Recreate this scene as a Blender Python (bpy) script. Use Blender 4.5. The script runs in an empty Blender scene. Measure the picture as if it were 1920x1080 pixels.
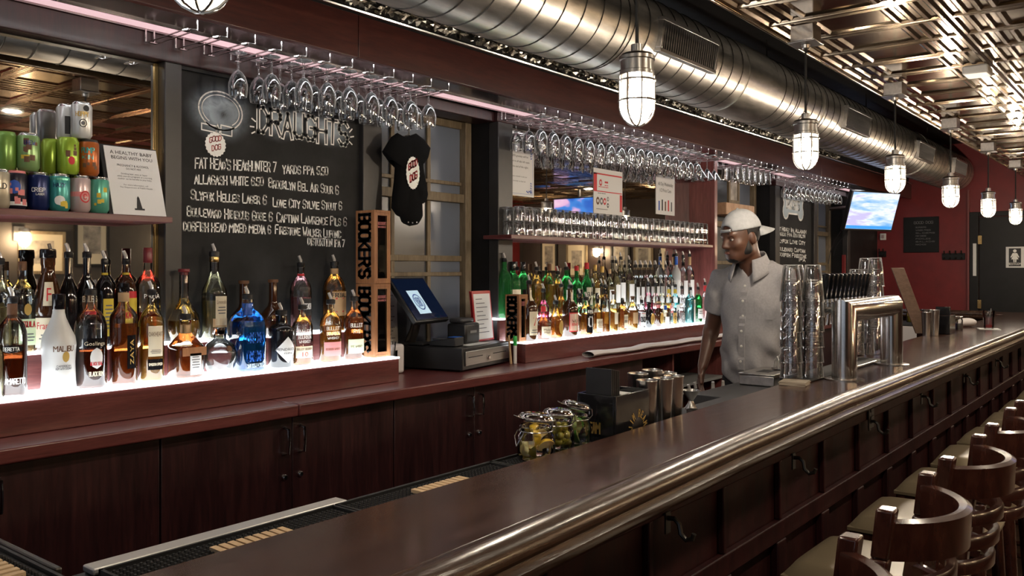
import bpy, math, random
import numpy as np
from math import pi, sin, cos, radians
from mathutils import Vector, Matrix

rnd = random.Random(7)
SC = bpy.context.scene
COL = SC.collection

# ------------------------------------------------------------------ camera, world, exposure
EYE = 1.52
FPX, CXP, HYP = 1600.0, 960.0, 505.0          # focal length and horizon for the 1920 x 1080 frame
YAW = math.atan(1265.0 / 1600.0)              # angle between the view and the length of the bar (+X)
FX, FY = cos(YAW), sin(YAW)
RX, RY = sin(YAW), -cos(YAW)
cam_d = bpy.data.cameras.new('camera')
cam = bpy.data.objects.new('camera', cam_d)
COL.objects.link(cam)
cam.location = (0, 0, EYE)
cam.rotation_euler = (pi / 2, 0, YAW - pi / 2)
cam_d.sensor_width = 36.0
cam_d.lens = 36.0 * FPX / 1920.0
cam_d.shift_y = -(540.0 - HYP) / 1920.0
cam_d.clip_start = 0.02
cam_d.clip_end = 60
SC.camera = cam

SC.view_settings.view_transform = 'Standard'
SC.view_settings.look = 'None'
SC.view_settings.gamma = 1.0
SC.view_settings.exposure = 0.85
SC.view_settings.use_curve_mapping = False
w = bpy.data.worlds.new('world')
SC.world = w
w.use_nodes = True
w.node_tree.nodes['Background'].inputs[0].default_value = (0.55, 0.62, 0.75, 1)
w.node_tree.nodes['Background'].inputs[1].default_value = 0.6
cy = SC.cycles
cy.max_bounces = 12
cy.diffuse_bounces = 3
cy.glossy_bounces = 4
cy.transmission_bounces = 12
cy.transparent_max_bounces = 40
cy.caustics_reflective = False
cy.caustics_refractive = False
cy.sample_clamp_indirect = 4.0
cy.use_denoising = True
PEND_E, LED_E, PINK_E, TV_E, SCONCE_E, ROPE_E = 90.0, 5.2, 0.42, 0.70, 80.0, 18.0


def on_y(px, py, Y):
    """point of the vertical plane at depth Y (parallel to the back wall)"""
    k = (px - CXP) / FPX
    d = Y / (FY + k * RY)
    return Vector((d * (FX + k * RX), Y, EYE - (py - HYP) / FPX * d))


def on_z(px, py, z):
    """point of the horizontal plane at height z"""
    d = FPX * (EYE - z) / (py - HYP)
    k = (px - CXP) / FPX
    return Vector((d * (FX + k * RX), d * (FY + k * RY), z))


def on_x(px, py, X):
    k = (px - CXP) / FPX
    d = X / (FX + k * RX)
    return Vector((X, d * (FY + k * RY), EYE - (py - HYP) / FPX * d))


def depth(p):
    return p[0] * FX + p[1] * FY


# ------------------------------------------------------------------ materials
MATS = {}


def nodes_of(name):
    m = bpy.data.materials.new(name)
    m.use_nodes = True
    nt = m.node_tree
    b = nt.nodes['Principled BSDF']
    MATS[name] = m
    return m, nt, b


def setp(b, **k):
    names = dict(color='Base Color', metal='Metallic', rough='Roughness', ior='IOR', trans='Transmission Weight',
                 coat='Coat Weight', coatr='Coat Roughness', spec='Specular IOR Level', ecol='Emission Color',
                 estr='Emission Strength', aniso='Anisotropic', sheen='Sheen Weight', alpha='Alpha',
                 sss='Subsurface Weight')
    for a, v in k.items():
        if a in ('color', 'ecol') and len(v) == 3:
            v = (*v, 1)
        b.inputs[names[a]].default_value = v


def plain(name, color, rough=0.5, metal=0.0, **k):
    m, nt, b = nodes_of(name)
    setp(b, color=color, rough=rough, metal=metal, **k)
    return m


def ramp(nt, stops):
    r = nt.nodes.new('ShaderNodeValToRGB')
    e = r.color_ramp.elements
    while len(e) < len(stops):
        e.new(0.5)
    for i, (p, c) in enumerate(stops):
        e[i].position = p
        e[i].color = (*c, 1)
    return r


def coords(nt, scale=(1, 1, 1), kind='Object'):
    tc = nt.nodes.new('ShaderNodeTexCoord')
    mp = nt.nodes.new('ShaderNodeMapping')
    mp.inputs['Scale'].default_value = scale
    nt.links.new(tc.outputs[kind], mp.inputs[0])
    return mp


def noise(nt, vec, scale, detail=4, rough=0.55, dist=0.0):
    n = nt.nodes.new('ShaderNodeTexNoise')
    n.inputs['Scale'].default_value = scale
    n.inputs['Detail'].default_value = detail
    n.inputs['Roughness'].default_value = rough
    n.inputs['Distortion'].default_value = dist
    nt.links.new(vec.outputs[0], n.inputs['Vector'])
    return n


def bump(nt, b, src, strength=0.2, dist=0.01):
    bp = nt.nodes.new('ShaderNodeBump')
    bp.inputs['Strength'].default_value = strength
    bp.inputs['Distance'].default_value = dist
    nt.links.new(src, bp.inputs['Height'])
    nt.links.new(bp.outputs[0], b.inputs['Normal'])


def rough_from(nt, b, src, lo, hi):
    mr = nt.nodes.new('ShaderNodeMapRange')
    mr.inputs['To Min'].default_value = lo
    mr.inputs['To Max'].default_value = hi
    nt.links.new(src, mr.inputs['Value'])
    nt.links.new(mr.outputs[0], b.inputs['Roughness'])


def wood(name, c0, c1, c2, scale=(1.2, 12, 12), rough=(0.3, 0.5), coat=0.0, bumps=0.06):
    m, nt, b = nodes_of(name)
    mp = coords(nt, scale)
    n1 = noise(nt, mp, 3.0, 6, 0.6, 0.6)
    n2 = noise(nt, mp, 14.0, 3, 0.6, 0.2)
    mx = nt.nodes.new('ShaderNodeMix')
    mx.data_type = 'FLOAT'
    mx.inputs[0].default_value = 0.4
    nt.links.new(n1.outputs[0], mx.inputs[2])
    nt.links.new(n2.outputs[0], mx.inputs[3])
    r = ramp(nt, [(0.32, c0), (0.5, c1), (0.68, c2)])
    nt.links.new(mx.outputs[0], r.inputs[0])
    nt.links.new(r.outputs[0], b.inputs['Base Color'])
    rough_from(nt, b, n1.outputs[0], *rough)
    bump(nt, b, mx.outputs[0], bumps, 0.004)
    setp(b, coat=coat, coatr=0.12)
    return m


def mottled(name, c0, c1, scale=8, rough=(0.4, 0.6), metal=0.0, stretch=(1, 1, 1), bumps=0.05, **k):
    m, nt, b = nodes_of(name)
    mp = coords(nt, stretch)
    n = noise(nt, mp, scale, 5, 0.6)
    r = ramp(nt, [(0.3, c0), (0.7, c1)])
    nt.links.new(n.outputs[0], r.inputs[0])
    nt.links.new(r.outputs[0], b.inputs['Base Color'])
    rough_from(nt, b, n.outputs[0], *rough)
    if bumps:
        bump(nt, b, n.outputs[0], bumps, 0.004)
    setp(b, metal=metal, **k)
    return m


def emit(name, color, strength):
    m, nt, b = nodes_of(name)
    setp(b, color=color, rough=0.4, ecol=color, estr=strength)
    return m


def thin_glass(name, tint=(1, 1, 1), edge=(0.75, 0.78, 0.8), rough=0.02, gain=1.0, ior=1.5, edge_white=0.0):
    """a single wall of glass: clear when seen straight on, mirror-like towards its edges"""
    m, nt, b = nodes_of(name)
    out = nt.nodes['Material Output']
    lw = nt.nodes.new('ShaderNodeLayerWeight')
    lw.inputs['Blend'].default_value = 0.45
    fr = nt.nodes.new('ShaderNodeFresnel')
    fr.inputs['IOR'].default_value = ior
    mc = nt.nodes.new('ShaderNodeMix')
    mc.data_type = 'RGBA'
    mc.inputs[6].default_value = (*tint, 1)
    mc.inputs[7].default_value = (*edge, 1)
    nt.links.new(lw.outputs['Facing'], mc.inputs[0])
    tr = nt.nodes.new('ShaderNodeBsdfTransparent')
    nt.links.new(mc.outputs[2], tr.inputs[0])
    gl = nt.nodes.new('ShaderNodeBsdfGlossy')
    gl.inputs['Roughness'].default_value = rough
    gl.inputs['Color'].default_value = (1, 1, 1, 1)
    mu = nt.nodes.new('ShaderNodeMath')
    mu.operation = 'MULTIPLY'
    mu.use_clamp = True
    mu.inputs[1].default_value = gain
    nt.links.new(fr.outputs[0], mu.inputs[0])
    ms = nt.nodes.new('ShaderNodeMixShader')
    nt.links.new(mu.outputs[0], ms.inputs[0])
    nt.links.new(tr.outputs[0], ms.inputs[1])
    nt.links.new(gl.outputs[0], ms.inputs[2])
    if edge_white:  # white put into the edges, standing in for light bent by the glass
        pw = nt.nodes.new('ShaderNodeMath')
        pw.operation = 'POWER'
        pw.inputs[1].default_value = 2.5
        nt.links.new(lw.outputs['Facing'], pw.inputs[0])
        m3 = nt.nodes.new('ShaderNodeMath')
        m3.operation = 'MULTIPLY'
        m3.use_clamp = True
        m3.inputs[1].default_value = edge_white
        nt.links.new(pw.outputs[0], m3.inputs[0])
        di = nt.nodes.new('ShaderNodeBsdfDiffuse')
        di.inputs['Color'].default_value = (.95, .96, .97, 1)
        tl = nt.nodes.new('ShaderNodeBsdfTranslucent')
        tl.inputs['Color'].default_value = (.95, .96, .97, 1)
        md = nt.nodes.new('ShaderNodeMixShader')
        nt.links.new(di.outputs[0], md.inputs[1])
        nt.links.new(tl.outputs[0], md.inputs[2])
        mf = nt.nodes.new('ShaderNodeMixShader')
        nt.links.new(m3.outputs[0], mf.inputs[0])
        nt.links.new(ms.outputs[0], mf.inputs[1])
        nt.links.new(md.outputs[0], mf.inputs[2])
        ms = mf
    nt.links.new(ms.outputs[0], out.inputs['Surface'])
    return m


wood('mahogany', (0.06, 0.014, 0.014), (0.11, 0.026, 0.024), (0.16, 0.042, 0.038), (1.2, 9, 12), (0.28, 0.42), 0.15)
wood('mahogany_dark', (0.009, 0.002, 0.003), (0.021, 0.004, 0.005), (0.040, 0.008, 0.008), (9, 9, 0.9), (0.3, 0.48), 0.1)
wood('mahogany_panel', (0.10, 0.026, 0.024), (0.17, 0.045, 0.04), (0.24, 0.075, 0.065), (9, 9, 0.9), (0.35, 0.5), 0.1)
wood('fascia_wood', (0.028, 0.006, 0.005), (0.052, 0.011, 0.008), (0.078, 0.018, 0.012), (1.0, 10, 8), (0.28, 0.4), 0.2)
wood('bar_wood', (0.030, 0.013, 0.009), (0.052, 0.022, 0.015), (0.075, 0.034, 0.023), (1.0, 7, 7), (0.16, 0.30), 0.35, 0.05)
wood('bar_front_wood', (0.012, 0.002, 0.0025), (0.024, 0.004, 0.0045), (0.040, 0.007, 0.0075), (6, 6, 0.9), (0.45, 0.62), 0.0)
MATS['bar_front_wood'].node_tree.nodes['Principled BSDF'].inputs['Specular IOR Level'].default_value = 0.22
wood('rail_wood', (0.018, 0.008, 0.005), (0.036, 0.017, 0.010), (0.060, 0.030, 0.017), (1.0, 14, 14), (0.17, 0.32), 0.2, 0.2)
wood('stool_wood', (0.022, 0.007, 0.005), (0.045, 0.014, 0.010), (0.075, 0.026, 0.017), (6, 6, 2), (0.18, 0.3), 0.4)
wood('crate_wood', (0.16, 0.062, 0.022), (0.28, 0.115, 0.042), (0.38, 0.17, 0.065), (7, 7, 1.0), (0.5, 0.7))
wood('window_wood', (0.10, 0.072, 0.04), (0.18, 0.135, 0.08), (0.26, 0.21, 0.14), (8, 8, 1.2), (0.5, 0.75))
wood('flap_wood', (0.06, 0.033, 0.022), (0.10, 0.055, 0.038), (0.14, 0.085, 0.06), (3, 8, 8), (0.35, 0.5))
wood('floor_wood', (0.03, 0.015, 0.01), (0.05, 0.025, 0.016), (0.07, 0.036, 0.024), (1, 7, 7), (0.3, 0.45))
mottled('black_paint', (0.004, 0.004, 0.0045), (0.010, 0.010, 0.011), 6, (0.4, 0.6), spec=.25)
mottled('post_paint', (0.016, 0.015, 0.015), (0.030, 0.028, 0.027), 5, (0.3, 0.5))
mottled('red_wall', (0.14, 0.008, 0.009), (0.20, 0.012, 0.014), 5, (0.4, 0.6))
mottled('dark_wall', (0.014, 0.008, 0.007), (0.028, 0.016, 0.014), 4, (0.4, 0.6))
mottled('plaster_wall', (0.03, 0.025, 0.022), (0.055, 0.046, 0.04), 4, (0.5, 0.7))
mottled('steel', (0.50, 0.49, 0.48), (0.66, 0.65, 0.63), 30, (0.16, 0.30), 1.0, (1, 1, 0.06), 0.0)
mottled('brushed_steel', (0.42, 0.41, 0.40), (0.60, 0.58, 0.56), 40, (0.25, 0.4), 1.0, (0.05, 1, 1), 0.02)
mottled('soffit_steel', (0.20, 0.18, 0.18), (0.30, 0.27, 0.27), 9, (0.12, 0.24), 1.0, (0.3, 1, 1), 0.02)
mottled('galvanised', (0.42, 0.40, 0.36), (0.68, 0.64, 0.58), 26, (0.26, 0.42), 1.0, (0.25, 1, 1), 0.03)
mottled('tin', (0.28, 0.205, 0.135), (0.52, 0.40, 0.275), 3, (0.10, 0.20), 1.0, (1, 1, 1), 0.0)
mottled('foil_metal', (0.4, 0.36, 0.3), (0.75, 0.70, 0.62), 20, (0.15, 0.35), 1.0, (1, 1, 1), 0.3)
plain('chrome', (0.75, 0.75, 0.75), 0.08, 1.0)
plain('wire', (0.55, 0.53, 0.52), 0.2, 1.0)
plain('dark_metal', (0.06, 0.055, 0.05), 0.35, 0.8)
plain('fixture_metal', (0.40, 0.39, 0.38), 0.3, 1.0)
plain('seam', (0.05, 0.045, 0.04), 0.5, 0.6)
plain('brass', (0.55, 0.38, 0.16), 0.25, 1.0)
plain('black_plastic', (0.010, 0.010, 0.011), 0.35)
plain('black_rubber', (0.008, 0.008, 0.009), 0.6)
plain('dark_gray', (0.035, 0.035, 0.038), 0.4)
plain('gray', (0.18, 0.18, 0.18), 0.5)
plain('paper', (0.72, 0.72, 0.72), 0.7)
plain('paper_cream', (0.72, 0.64, 0.48), 0.7)
plain('white_plastic', (0.75, 0.74, 0.72), 0.4)
plain('cloth_white', (0.62, 0.58, 0.58), 0.9)
plain('ink', (0.012, 0.012, 0.014), 0.6)
plain('ink_gray', (0.12, 0.12, 0.13), 0.6)
plain('ink_red', (0.55, 0.02, 0.03), 0.6)
plain('ink_white', (0.85, 0.85, 0.82), 0.6)
plain('ink_blue', (0.02, 0.08, 0.42), 0.6)
plain('ink_gold', (0.55, 0.36, 0.10), 0.4, 0.4)
plain('ink_brown', (0.12, 0.05, 0.02), 0.6)
plain('chalk', (0.90, 0.90, 0.88), 0.95)
plain('board_dark', (0.03, 0.032, 0.036), 0.85)
plain('chalk_soft', (0.42, 0.50, 0.56), 0.95)
plain('chalk_green', (0.62, 0.75, 0.50), 0.95)
plain('chalk_red', (0.72, 0.25, 0.25), 0.95)
plain('tan_rubber', (0.62, 0.44, 0.26), 0.6)
plain('pale_metal', (0.55, 0.54, 0.54), 0.35, 0.35)
plain('seat_vinyl', (0.19, 0.15, 0.098), 0.32)
plain('red_plastic', (0.40, 0.02, 0.025), 0.4)
plain('green_plastic', (0.02, 0.42, 0.06), 0.35)
plain('blue_plastic', (0.02, 0.12, 0.55), 0.35)
plain('yellow_label', (0.62, 0.46, 0.04), 0.6)
plain('deep_red', (0.16, 0.012, 0.018), 0.35)
plain('screen_dark', (0.004, 0.007, 0.02), 0.06, ecol=(0.01, 0.03, 0.10), estr=0.08)
plain('screen_card', (0.4, 0.55, 0.65), 0.3, ecol=(0.5, 0.7, 0.85), estr=0.35)
plain('black_gloss', (0.010, 0.010, 0.012), 0.15)
plain('coaster_board', (0.40, 0.34, 0.27), 0.7)
plain('logo_print', (0.16, 0.14, 0.12), 0.5)
plain('pipe_red', (0.20, 0.05, 0.05), 0.35)
mottled('tower_steel', (0.52, 0.50, 0.48), (0.66, 0.64, 0.62), 60, (0.14, 0.24), 1.0, (1, 1, 0.02), 0.0)
wood('pine', (0.38, 0.22, 0.12), (0.5, 0.30, 0.18), (0.6, 0.40, 0.26), (6, 6, 2), (0.5, 0.6))
mottled('picture_art', (0.05, 0.045, 0.04), (0.45, 0.40, 0.34), 9, (0.3, 0.5))
plain('cork', (0.50, 0.33, 0.18), 0.7)
plain('mirror_glass', (0.80, 0.79, 0.77), 0.015, 1.0)
plain('black_cloth', (0.004, 0.004, 0.0045), 0.9, spec=.1)
plain('navy_cloth', (0.01, 0.011, 0.016), 0.85)
plain('outlet_black', (0.012, 0.012, 0.012), 0.3)
thin_glass('glass', (0.985, 0.99, 0.99), (0.70, 0.72, 0.74), 0.03, 1.5)
thin_glass('rim_glass', (0.99, 0.99, 0.99), (0.80, 0.82, 0.84), 0.03, 2.0, 1.5, 0.6)
m_, nt_, b_ = nodes_of('clear_glass')
setp(b_, color=(.985, .99, .99), rough=0.0, trans=1.0, ior=1.45)
thin_glass('glass_bottle', (0.97, 0.98, 0.97), (0.62, 0.64, 0.62), 0.03, 1.2)
thin_glass('glass_pane', (0.9, 0.92, 0.92), (0.6, 0.62, 0.62), 0.02, 1.0)
plain('pane_dark', (0.05, 0.058, 0.07), 0.22)
plain('pane_bluish', (0.15, 0.17, 0.21), 0.16)
emit('bulb_glow', (1.0, 0.86, 0.69), PEND_E)
emit('bulb_dim', (1.0, 0.84, 0.66), PEND_E * 0.36)
emit('filament_glow', (1.0, 0.86, 0.69), PEND_E * 2.6)
m_ = thin_glass('jar_glass', (0.97, 0.96, 0.94), (0.75, 0.72, 0.68), 0.05, 1.0)
nt_ = m_.node_tree
em_ = nt_.nodes.new('ShaderNodeEmission')
em_.inputs[0].default_value = (1.0, 0.80, 0.55, 1)
em_.inputs[1].default_value = 0.42
ad_ = nt_.nodes.new('ShaderNodeAddShader')
o_ = nt_.nodes['Material Output'].inputs['Surface']
nt_.links.new(o_.links[0].from_socket, ad_.inputs[0])
nt_.links.new(em_.outputs[0], ad_.inputs[1])
nt_.links.new(ad_.outputs[0], o_)
emit('led_white', (0.90, 0.96, 1.0), LED_E)
emit('led_pink', (1.0, 0.66, 0.70), PINK_E)
emit('rope_glow', (0.95, 0.97, 1.0), ROPE_E)
emit('sconce_glow', (1.0, 0.72, 0.42), SCONCE_E)
emit('downlight_glow', (1.0, 0.9, 0.75), 12.0)
emit('stool_fill_glow', (1.0, 0.86, 0.66), 230.0)


def liquid(name, color, rough=0.0, trans=1.0, ior=1.34, solid=None):
    m, nt, b = nodes_of(name)
    setp(b, color=color, rough=rough, trans=trans, ior=ior)
    return m


for nm, c in dict(amber=(0.85, 0.36, 0.06), gold=(0.93, 0.56, 0.12), dark_amber=(0.55, 0.15, 0.03), brown=(0.20, 0.045, 0.012),
                  clear=(0.95, 0.97, 0.98), blue=(0.02, 0.24, 0.80), teal=(0.18, 0.72, 0.76), green=(0.03, 0.42, 0.08),
                  dark_green=(0.02, 0.16, 0.04), pink=(0.92, 0.14, 0.30), rose=(0.9, 0.45, 0.5), straw=(0.92, 0.84, 0.52),
                  red=(0.75, 0.06, 0.03)).items():
    liquid('liq_' + nm, c, 0.0, 0.94 if nm == 'clear' else 0.72)
plain('frosted', (0.72, 0.76, 0.80), 0.35, trans=0.35)
plain('white_bottle', (0.80, 0.80, 0.79), 0.35, trans=0.2)
plain('bottle_black', (0.008, 0.007, 0.008), 0.08, coat=0.6)
plain('bottle_brown', (0.045, 0.016, 0.006), 0.08, coat=0.6)
liquid('bottle_green', (0.05, 0.40, 0.10), 0.0, 0.8)
plain('pour_plastic', (0.75, 0.72, 0.70), 0.25, trans=0.5)


# ------------------------------------------------------------------ mesh building
class MB:
    def __init__(self):
        self.v, self.f, self.m = [], [], []
        self.mi = 0
        self.T = None

    def add(self, vs, fs):
        o = len(self.v)
        if self.T is not None:
            vs = [self.T @ Vector(p) for p in vs]
        self.v.extend([tuple(p) for p in vs])
        self.f.extend([tuple(o + i for i in q) for q in fs])
        self.m.extend([self.mi] * len(fs))
        return self

    def box(self, x0, x1, y0, y1, z0, z1):
        vs = [(x, y, z) for z in (z0, z1) for y in (y0, y1) for x in (x0, x1)]
        return self.add(vs, [(0, 2, 3, 1), (4, 5, 7, 6), (0, 1, 5, 4), (2, 6, 7, 3), (0, 4, 6, 2), (1, 3, 7, 5)])

    def lathe(self, prof, n=24, c=(0, 0, 0), cap0=True, cap1=True, a0=0.0, a1=2 * pi, sx=1.0, sy=1.0, sq=None):
        """profile of (radius, z) turned about z; sq > 2 squares the section off"""
        full = abs(a1 - a0 - 2 * pi) < 1e-6
        m = n if full else n + 1
        vs, fs = [], []
        for (r, z) in prof:
            for i in range(m):
                a = a0 + (a1 - a0) * i / n
                q = 1.0
                if sq:
                    q = (abs(cos(a)) ** sq + abs(sin(a)) ** sq) ** (-1.0 / sq)
                vs.append((c[0] + r * q * sx * cos(a), c[1] + r * q * sy * sin(a), c[2] + z))
        for j in range(len(prof) - 1):
            for i in range(n):
                i2 = (i + 1) % m
                fs.append((j * m + i, j * m + i2, (j + 1) * m + i2, (j + 1) * m + i))
        if full and cap0 and prof[0][0] > 1e-6:
            fs.append(tuple(range(m - 1, -1, -1)))
        if full and cap1 and prof[-1][0] > 1e-6:
            fs.append(tuple((len(prof) - 1) * m + i for i in range(m)))
        return self.add(vs, fs)

    def tube(self, pts, r, n=8, closed=False, caps=True):
        pts = [Vector(p) for p in pts]
        N = len(pts)
        rs = r if isinstance(r, (list, tuple)) else [r] * N
        vs, fs = [], []
        up = None
        for i, p in enumerate(pts):
            a = pts[(i - 1) % N] if (closed or i > 0) else p
            b = pts[(i + 1) % N] if (closed or i < N - 1) else p
            t = (b - a)
            if t.length < 1e-9:
                t = Vector((0, 0, 1))
            t.normalize()
            if up is None:
                up = Vector((0, 0, 1)) if abs(t.z) < 0.9 else Vector((1, 0, 0))
            s = t.cross(up)
            if s.length < 1e-6:
                s = t.cross(Vector((0, 1, 0)))
            s.normalize()
            up = s.cross(t).normalized()
            for k in range(n):
                an = 2 * pi * k / n
                vs.append(p + s * (rs[i] * cos(an)) + up * (rs[i] * sin(an)))
        segs = N if closed else N - 1
        for i in range(segs):
            j = (i + 1) % N
            for k in range(n):
                k2 = (k + 1) % n
                fs.append((i * n + k, i * n + k2, j * n + k2, j * n + k))
        if caps and not closed:
            fs.append(tuple(range(n - 1, -1, -1)))
            fs.append(tuple((N - 1) * n + k for k in range(n)))
        return self.add(vs, fs)

    def sweep(self, path, sect, closed=False):
        """section (a, b) swept along a path lying flat: a sideways (to the right of travel), b up"""
        path = [Vector(p) for p in path]
        N, n = len(path), len(sect)
        vs, fs = [], []
        for i, p in enumerate(path):
            a = path[max(i - 1, 0)] if not closed else path[(i - 1) % N]
            b = path[min(i + 1, N - 1)] if not closed else path[(i + 1) % N]
            t = (b - a)
            t.z = 0
            t.normalize()
            s = Vector((t.y, -t.x, 0))
            for (u, h) in sect:
                vs.append(p + s * u + Vector((0, 0, h)))
        for i in range(N if closed else N - 1):
            j = (i + 1) % N
            for k in range(n):
                k2 = (k + 1) % n
                fs.append((i * n + k, j * n + k, j * n + k2, i * n + k2))
        if not closed:
            fs.append(tuple(range(n)))
            fs.append(tuple((N - 1) * n + k for k in range(n - 1, -1, -1)))
        return self.add(vs, fs)

    def prism(self, poly, d0, d1, fn):
        """outline (u, v) given a thickness d0..d1, placed with fn(u, v, d)"""
        n = len(poly)
        vs = [fn(u, v, d0) for u, v in poly] + [fn(u, v, d1) for u, v in poly]
        fs = [tuple(range(n - 1, -1, -1)), tuple(range(n, 2 * n))]
        fs += [(i, (i + 1) % n, n + (i + 1) % n, n + i) for i in range(n)]
        return self.add(vs, fs)

    def grid(self, fn, nu, nv, wrap=False):
        vs = [fn(i / nu, j / nv) for j in range(nv + 1) for i in range(nu + 1)]
        m = nu + 1
        fs = [(j * m + i, j * m + i + 1, (j + 1) * m + i + 1, (j + 1) * m + i) for j in range(nv) for i in range(nu)]
        return self.add(vs, fs)

    def ball(self, c, r, n=12, m=8):
        rx, ry, rz = r if isinstance(r, (tuple, list)) else (r, r, r)
        prof = [(max(1e-5, sin(pi * j / m)), -cos(pi * j / m)) for j in range(m + 1)]
        vs, fs = [], []
        for (q, z) in prof:
            for i in range(n):
                a = 2 * pi * i / n
                vs.append((c[0] + rx * q * cos(a), c[1] + ry * q * sin(a), c[2] + rz * z))
        for j in range(m):
            for i in range(n):
                i2 = (i + 1) % n
                fs.append((j * n + i, j * n + i2, (j + 1) * n + i2, (j + 1) * n + i))
        return self.add(vs, fs)

    def mesh(self, name, mats, smooth=True, angle=40):
        me = bpy.data.meshes.new(name)
        me.from_pydata(self.v, [], self.f)
        for mt in (mats if isinstance(mats, (list, tuple)) else [mats]):
            me.materials.append(MATS[mt] if isinstance(mt, str) else mt)
        if any(self.m):
            me.polygons.foreach_set('material_index', self.m)
        if smooth:
            me.polygons.foreach_set('use_smooth', [True] * len(me.polygons))
            me.set_sharp_from_angle(angle=radians(angle))
        me.update()
        return me


def obj(name, mb, mat, parent=None, loc=None, rz=None, bevel=0.0, smooth=True, angle=40):
    me = mb.mesh(name, mat, smooth, angle) if isinstance(mb, MB) else mb
    o = bpy.data.objects.new(name, me)
    COL.objects.link(o)
    if parent is not None:
        o.parent = parent
    if loc is not None:
        o.location = loc
    if rz is not None:
        o.rotation_euler = (0, 0, rz)
    if bevel:
        md = o.modifiers.new('bevel', 'BEVEL')
        md.width = bevel
        md.segments = 2
        md.limit_method = 'ANGLE'
        md.angle_limit = radians(35)
    return o


def tag(o, label, cat, group=None, kind=None):
    o['label'] = label
    o['category'] = cat
    if group:
        o['group'] = group
    if kind:
        o['kind'] = kind
    return o


def thing(name, label, cat, loc=(0, 0, 0), rz=0.0, group=None):
    o = bpy.data.objects.new(name, None)
    COL.objects.link(o)
    o.empty_display_size = 0.05
    o.location = loc
    o.rotation_euler = (0, 0, rz)
    return tag(o, label, cat, group)


def struct(name, mb, mat, bevel=0.0, parent=None, **k):
    o = obj(name, mb, mat, parent, bevel=bevel, **k)
    if parent is None:
        o['kind'] = 'structure'
    return o


def dup(root, loc=None, rz=None, label=None, group=None):
    """a copy of a thing with copies of its parts and sub-parts (mesh data shared)"""
    r = root.copy()
    COL.objects.link(r)
    if loc is not None:
        r.location = loc
    if rz is not None:
        r.rotation_euler = (0, 0, rz)
    if label:
        r['label'] = label
    if group:
        r['group'] = group
    for ch in root.children:
        c = ch.copy()
        COL.objects.link(c)
        c.parent = r
        for g in ch.children:
            d = g.copy()
            COL.objects.link(d)
            d.parent = c
    return r


def circle(r, n, cx=0.0, cy=0.0, ry=None):
    ry = ry or r
    return [(cx + r * cos(2 * pi * i / n), cy + ry * sin(2 * pi * i / n)) for i in range(n)]


# ------------------------------------------------------------------ lettering
GL = {'A': "002640 1232", 'B': "0006 0636454433 0333 3342413000", 'C': "4536160501103041", 'D': "0006 062644422000",
      'E': "46060040 0333", 'F': "460600 0333", 'G': "45361605011030414323", 'H': "0006 4046 0343", 'I': "2026",
      'J': "3631201001", 'K': "0006 4602 1340", 'L': "060040", 'M': "0006234640", 'N': "00064046",
      'O': "160501103041453616", 'P': "00063645443303", 'Q': "160501103041453616 2240", 'R': "00063645443303 2340",
      'S': "453616050413334241301001", 'T': "0646 2620", 'U': "060110304146", 'V': "062046", 'W': "0610233046",
      'X': "0046 0640", 'Y': "062346 2320", 'Z': "06460040", '0': "160501103041453616", '1': "152620",
      '2': "05163645440040", '3': "0516364544334241301001 3313", '4': "360242 3630", '5': "46060313334241301001",
      '6': "453616050110304142331302", '7': "064610", '8': "1605041333424130100102133344453616",
      '9': "431304051636454130", "'": "2625", '.': "2021", '-': "0343", '&': "40152635241001 0110304253"}


def glyph(c):
    return [[(int(s[i]) / 4.0, int(s[i + 1]) / 6.0) for i in range(0, len(s), 2)] for s in GL.get(c, '').split()]


def adv(c):
    return {'I': 0.35, "'": 0.3, '.': 0.3, ' ': 0.55, 'M': 1.15, 'W': 1.15, '1': 0.6}.get(c, 0.85)


def strokes(mb, text, width, height, place, pen, jitter=0.0, small=None, d=0.0):
    """hand-drawn capitals as flat ribbons; place(u, v, d) puts them on a surface, text fills 0..width.
    small: lower-case letters of the string are drawn as small capitals of that relative height"""
    tot = sum(adv(c.upper()) * (small if (small and c.islower()) else 1.0) for c in text) or 1.0
    sc = width / tot
    x = 0.0
    r = random.Random(text)
    for c in text:
        k = small if (small and c.islower()) else 1.0
        a = adv(c.upper()) * k * sc
        gw = a * (0.78 if c.upper() not in 'I1.\'' else 0.9)
        dy = r.uniform(-1, 1) * jitter * height
        sl = r.uniform(-1, 1) * jitter
        for st in glyph(c.upper()):
            P = []
            for (u, v) in st:
                P.append((x + u * gw + sl * v * height * 0.5 + r.uniform(-1, 1) * jitter * gw * 0.3,
                          v * height * k + dy))
            for (p, q) in zip(P[:-1], P[1:]):
                ln = math.hypot(q[0] - p[0], q[1] - p[1]) or 1e-6
                tx, ty = (q[0] - p[0]) / ln, (q[1] - p[1]) / ln
                e = pen * 0.5
                a0 = (p[0] - tx * e, p[1] - ty * e)
                a1 = (q[0] + tx * e, q[1] + ty * e)
                vs = [place(a0[0] - ty * e, a0[1] + tx * e, d), place(a0[0] + ty * e, a0[1] - tx * e, d),
                      place(a1[0] + ty * e, a1[1] - tx * e, d), place(a1[0] - ty * e, a1[1] + tx * e, d)]
                mb.add(vs, [(0, 1, 2, 3)])
        x += a
    return mb


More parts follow.
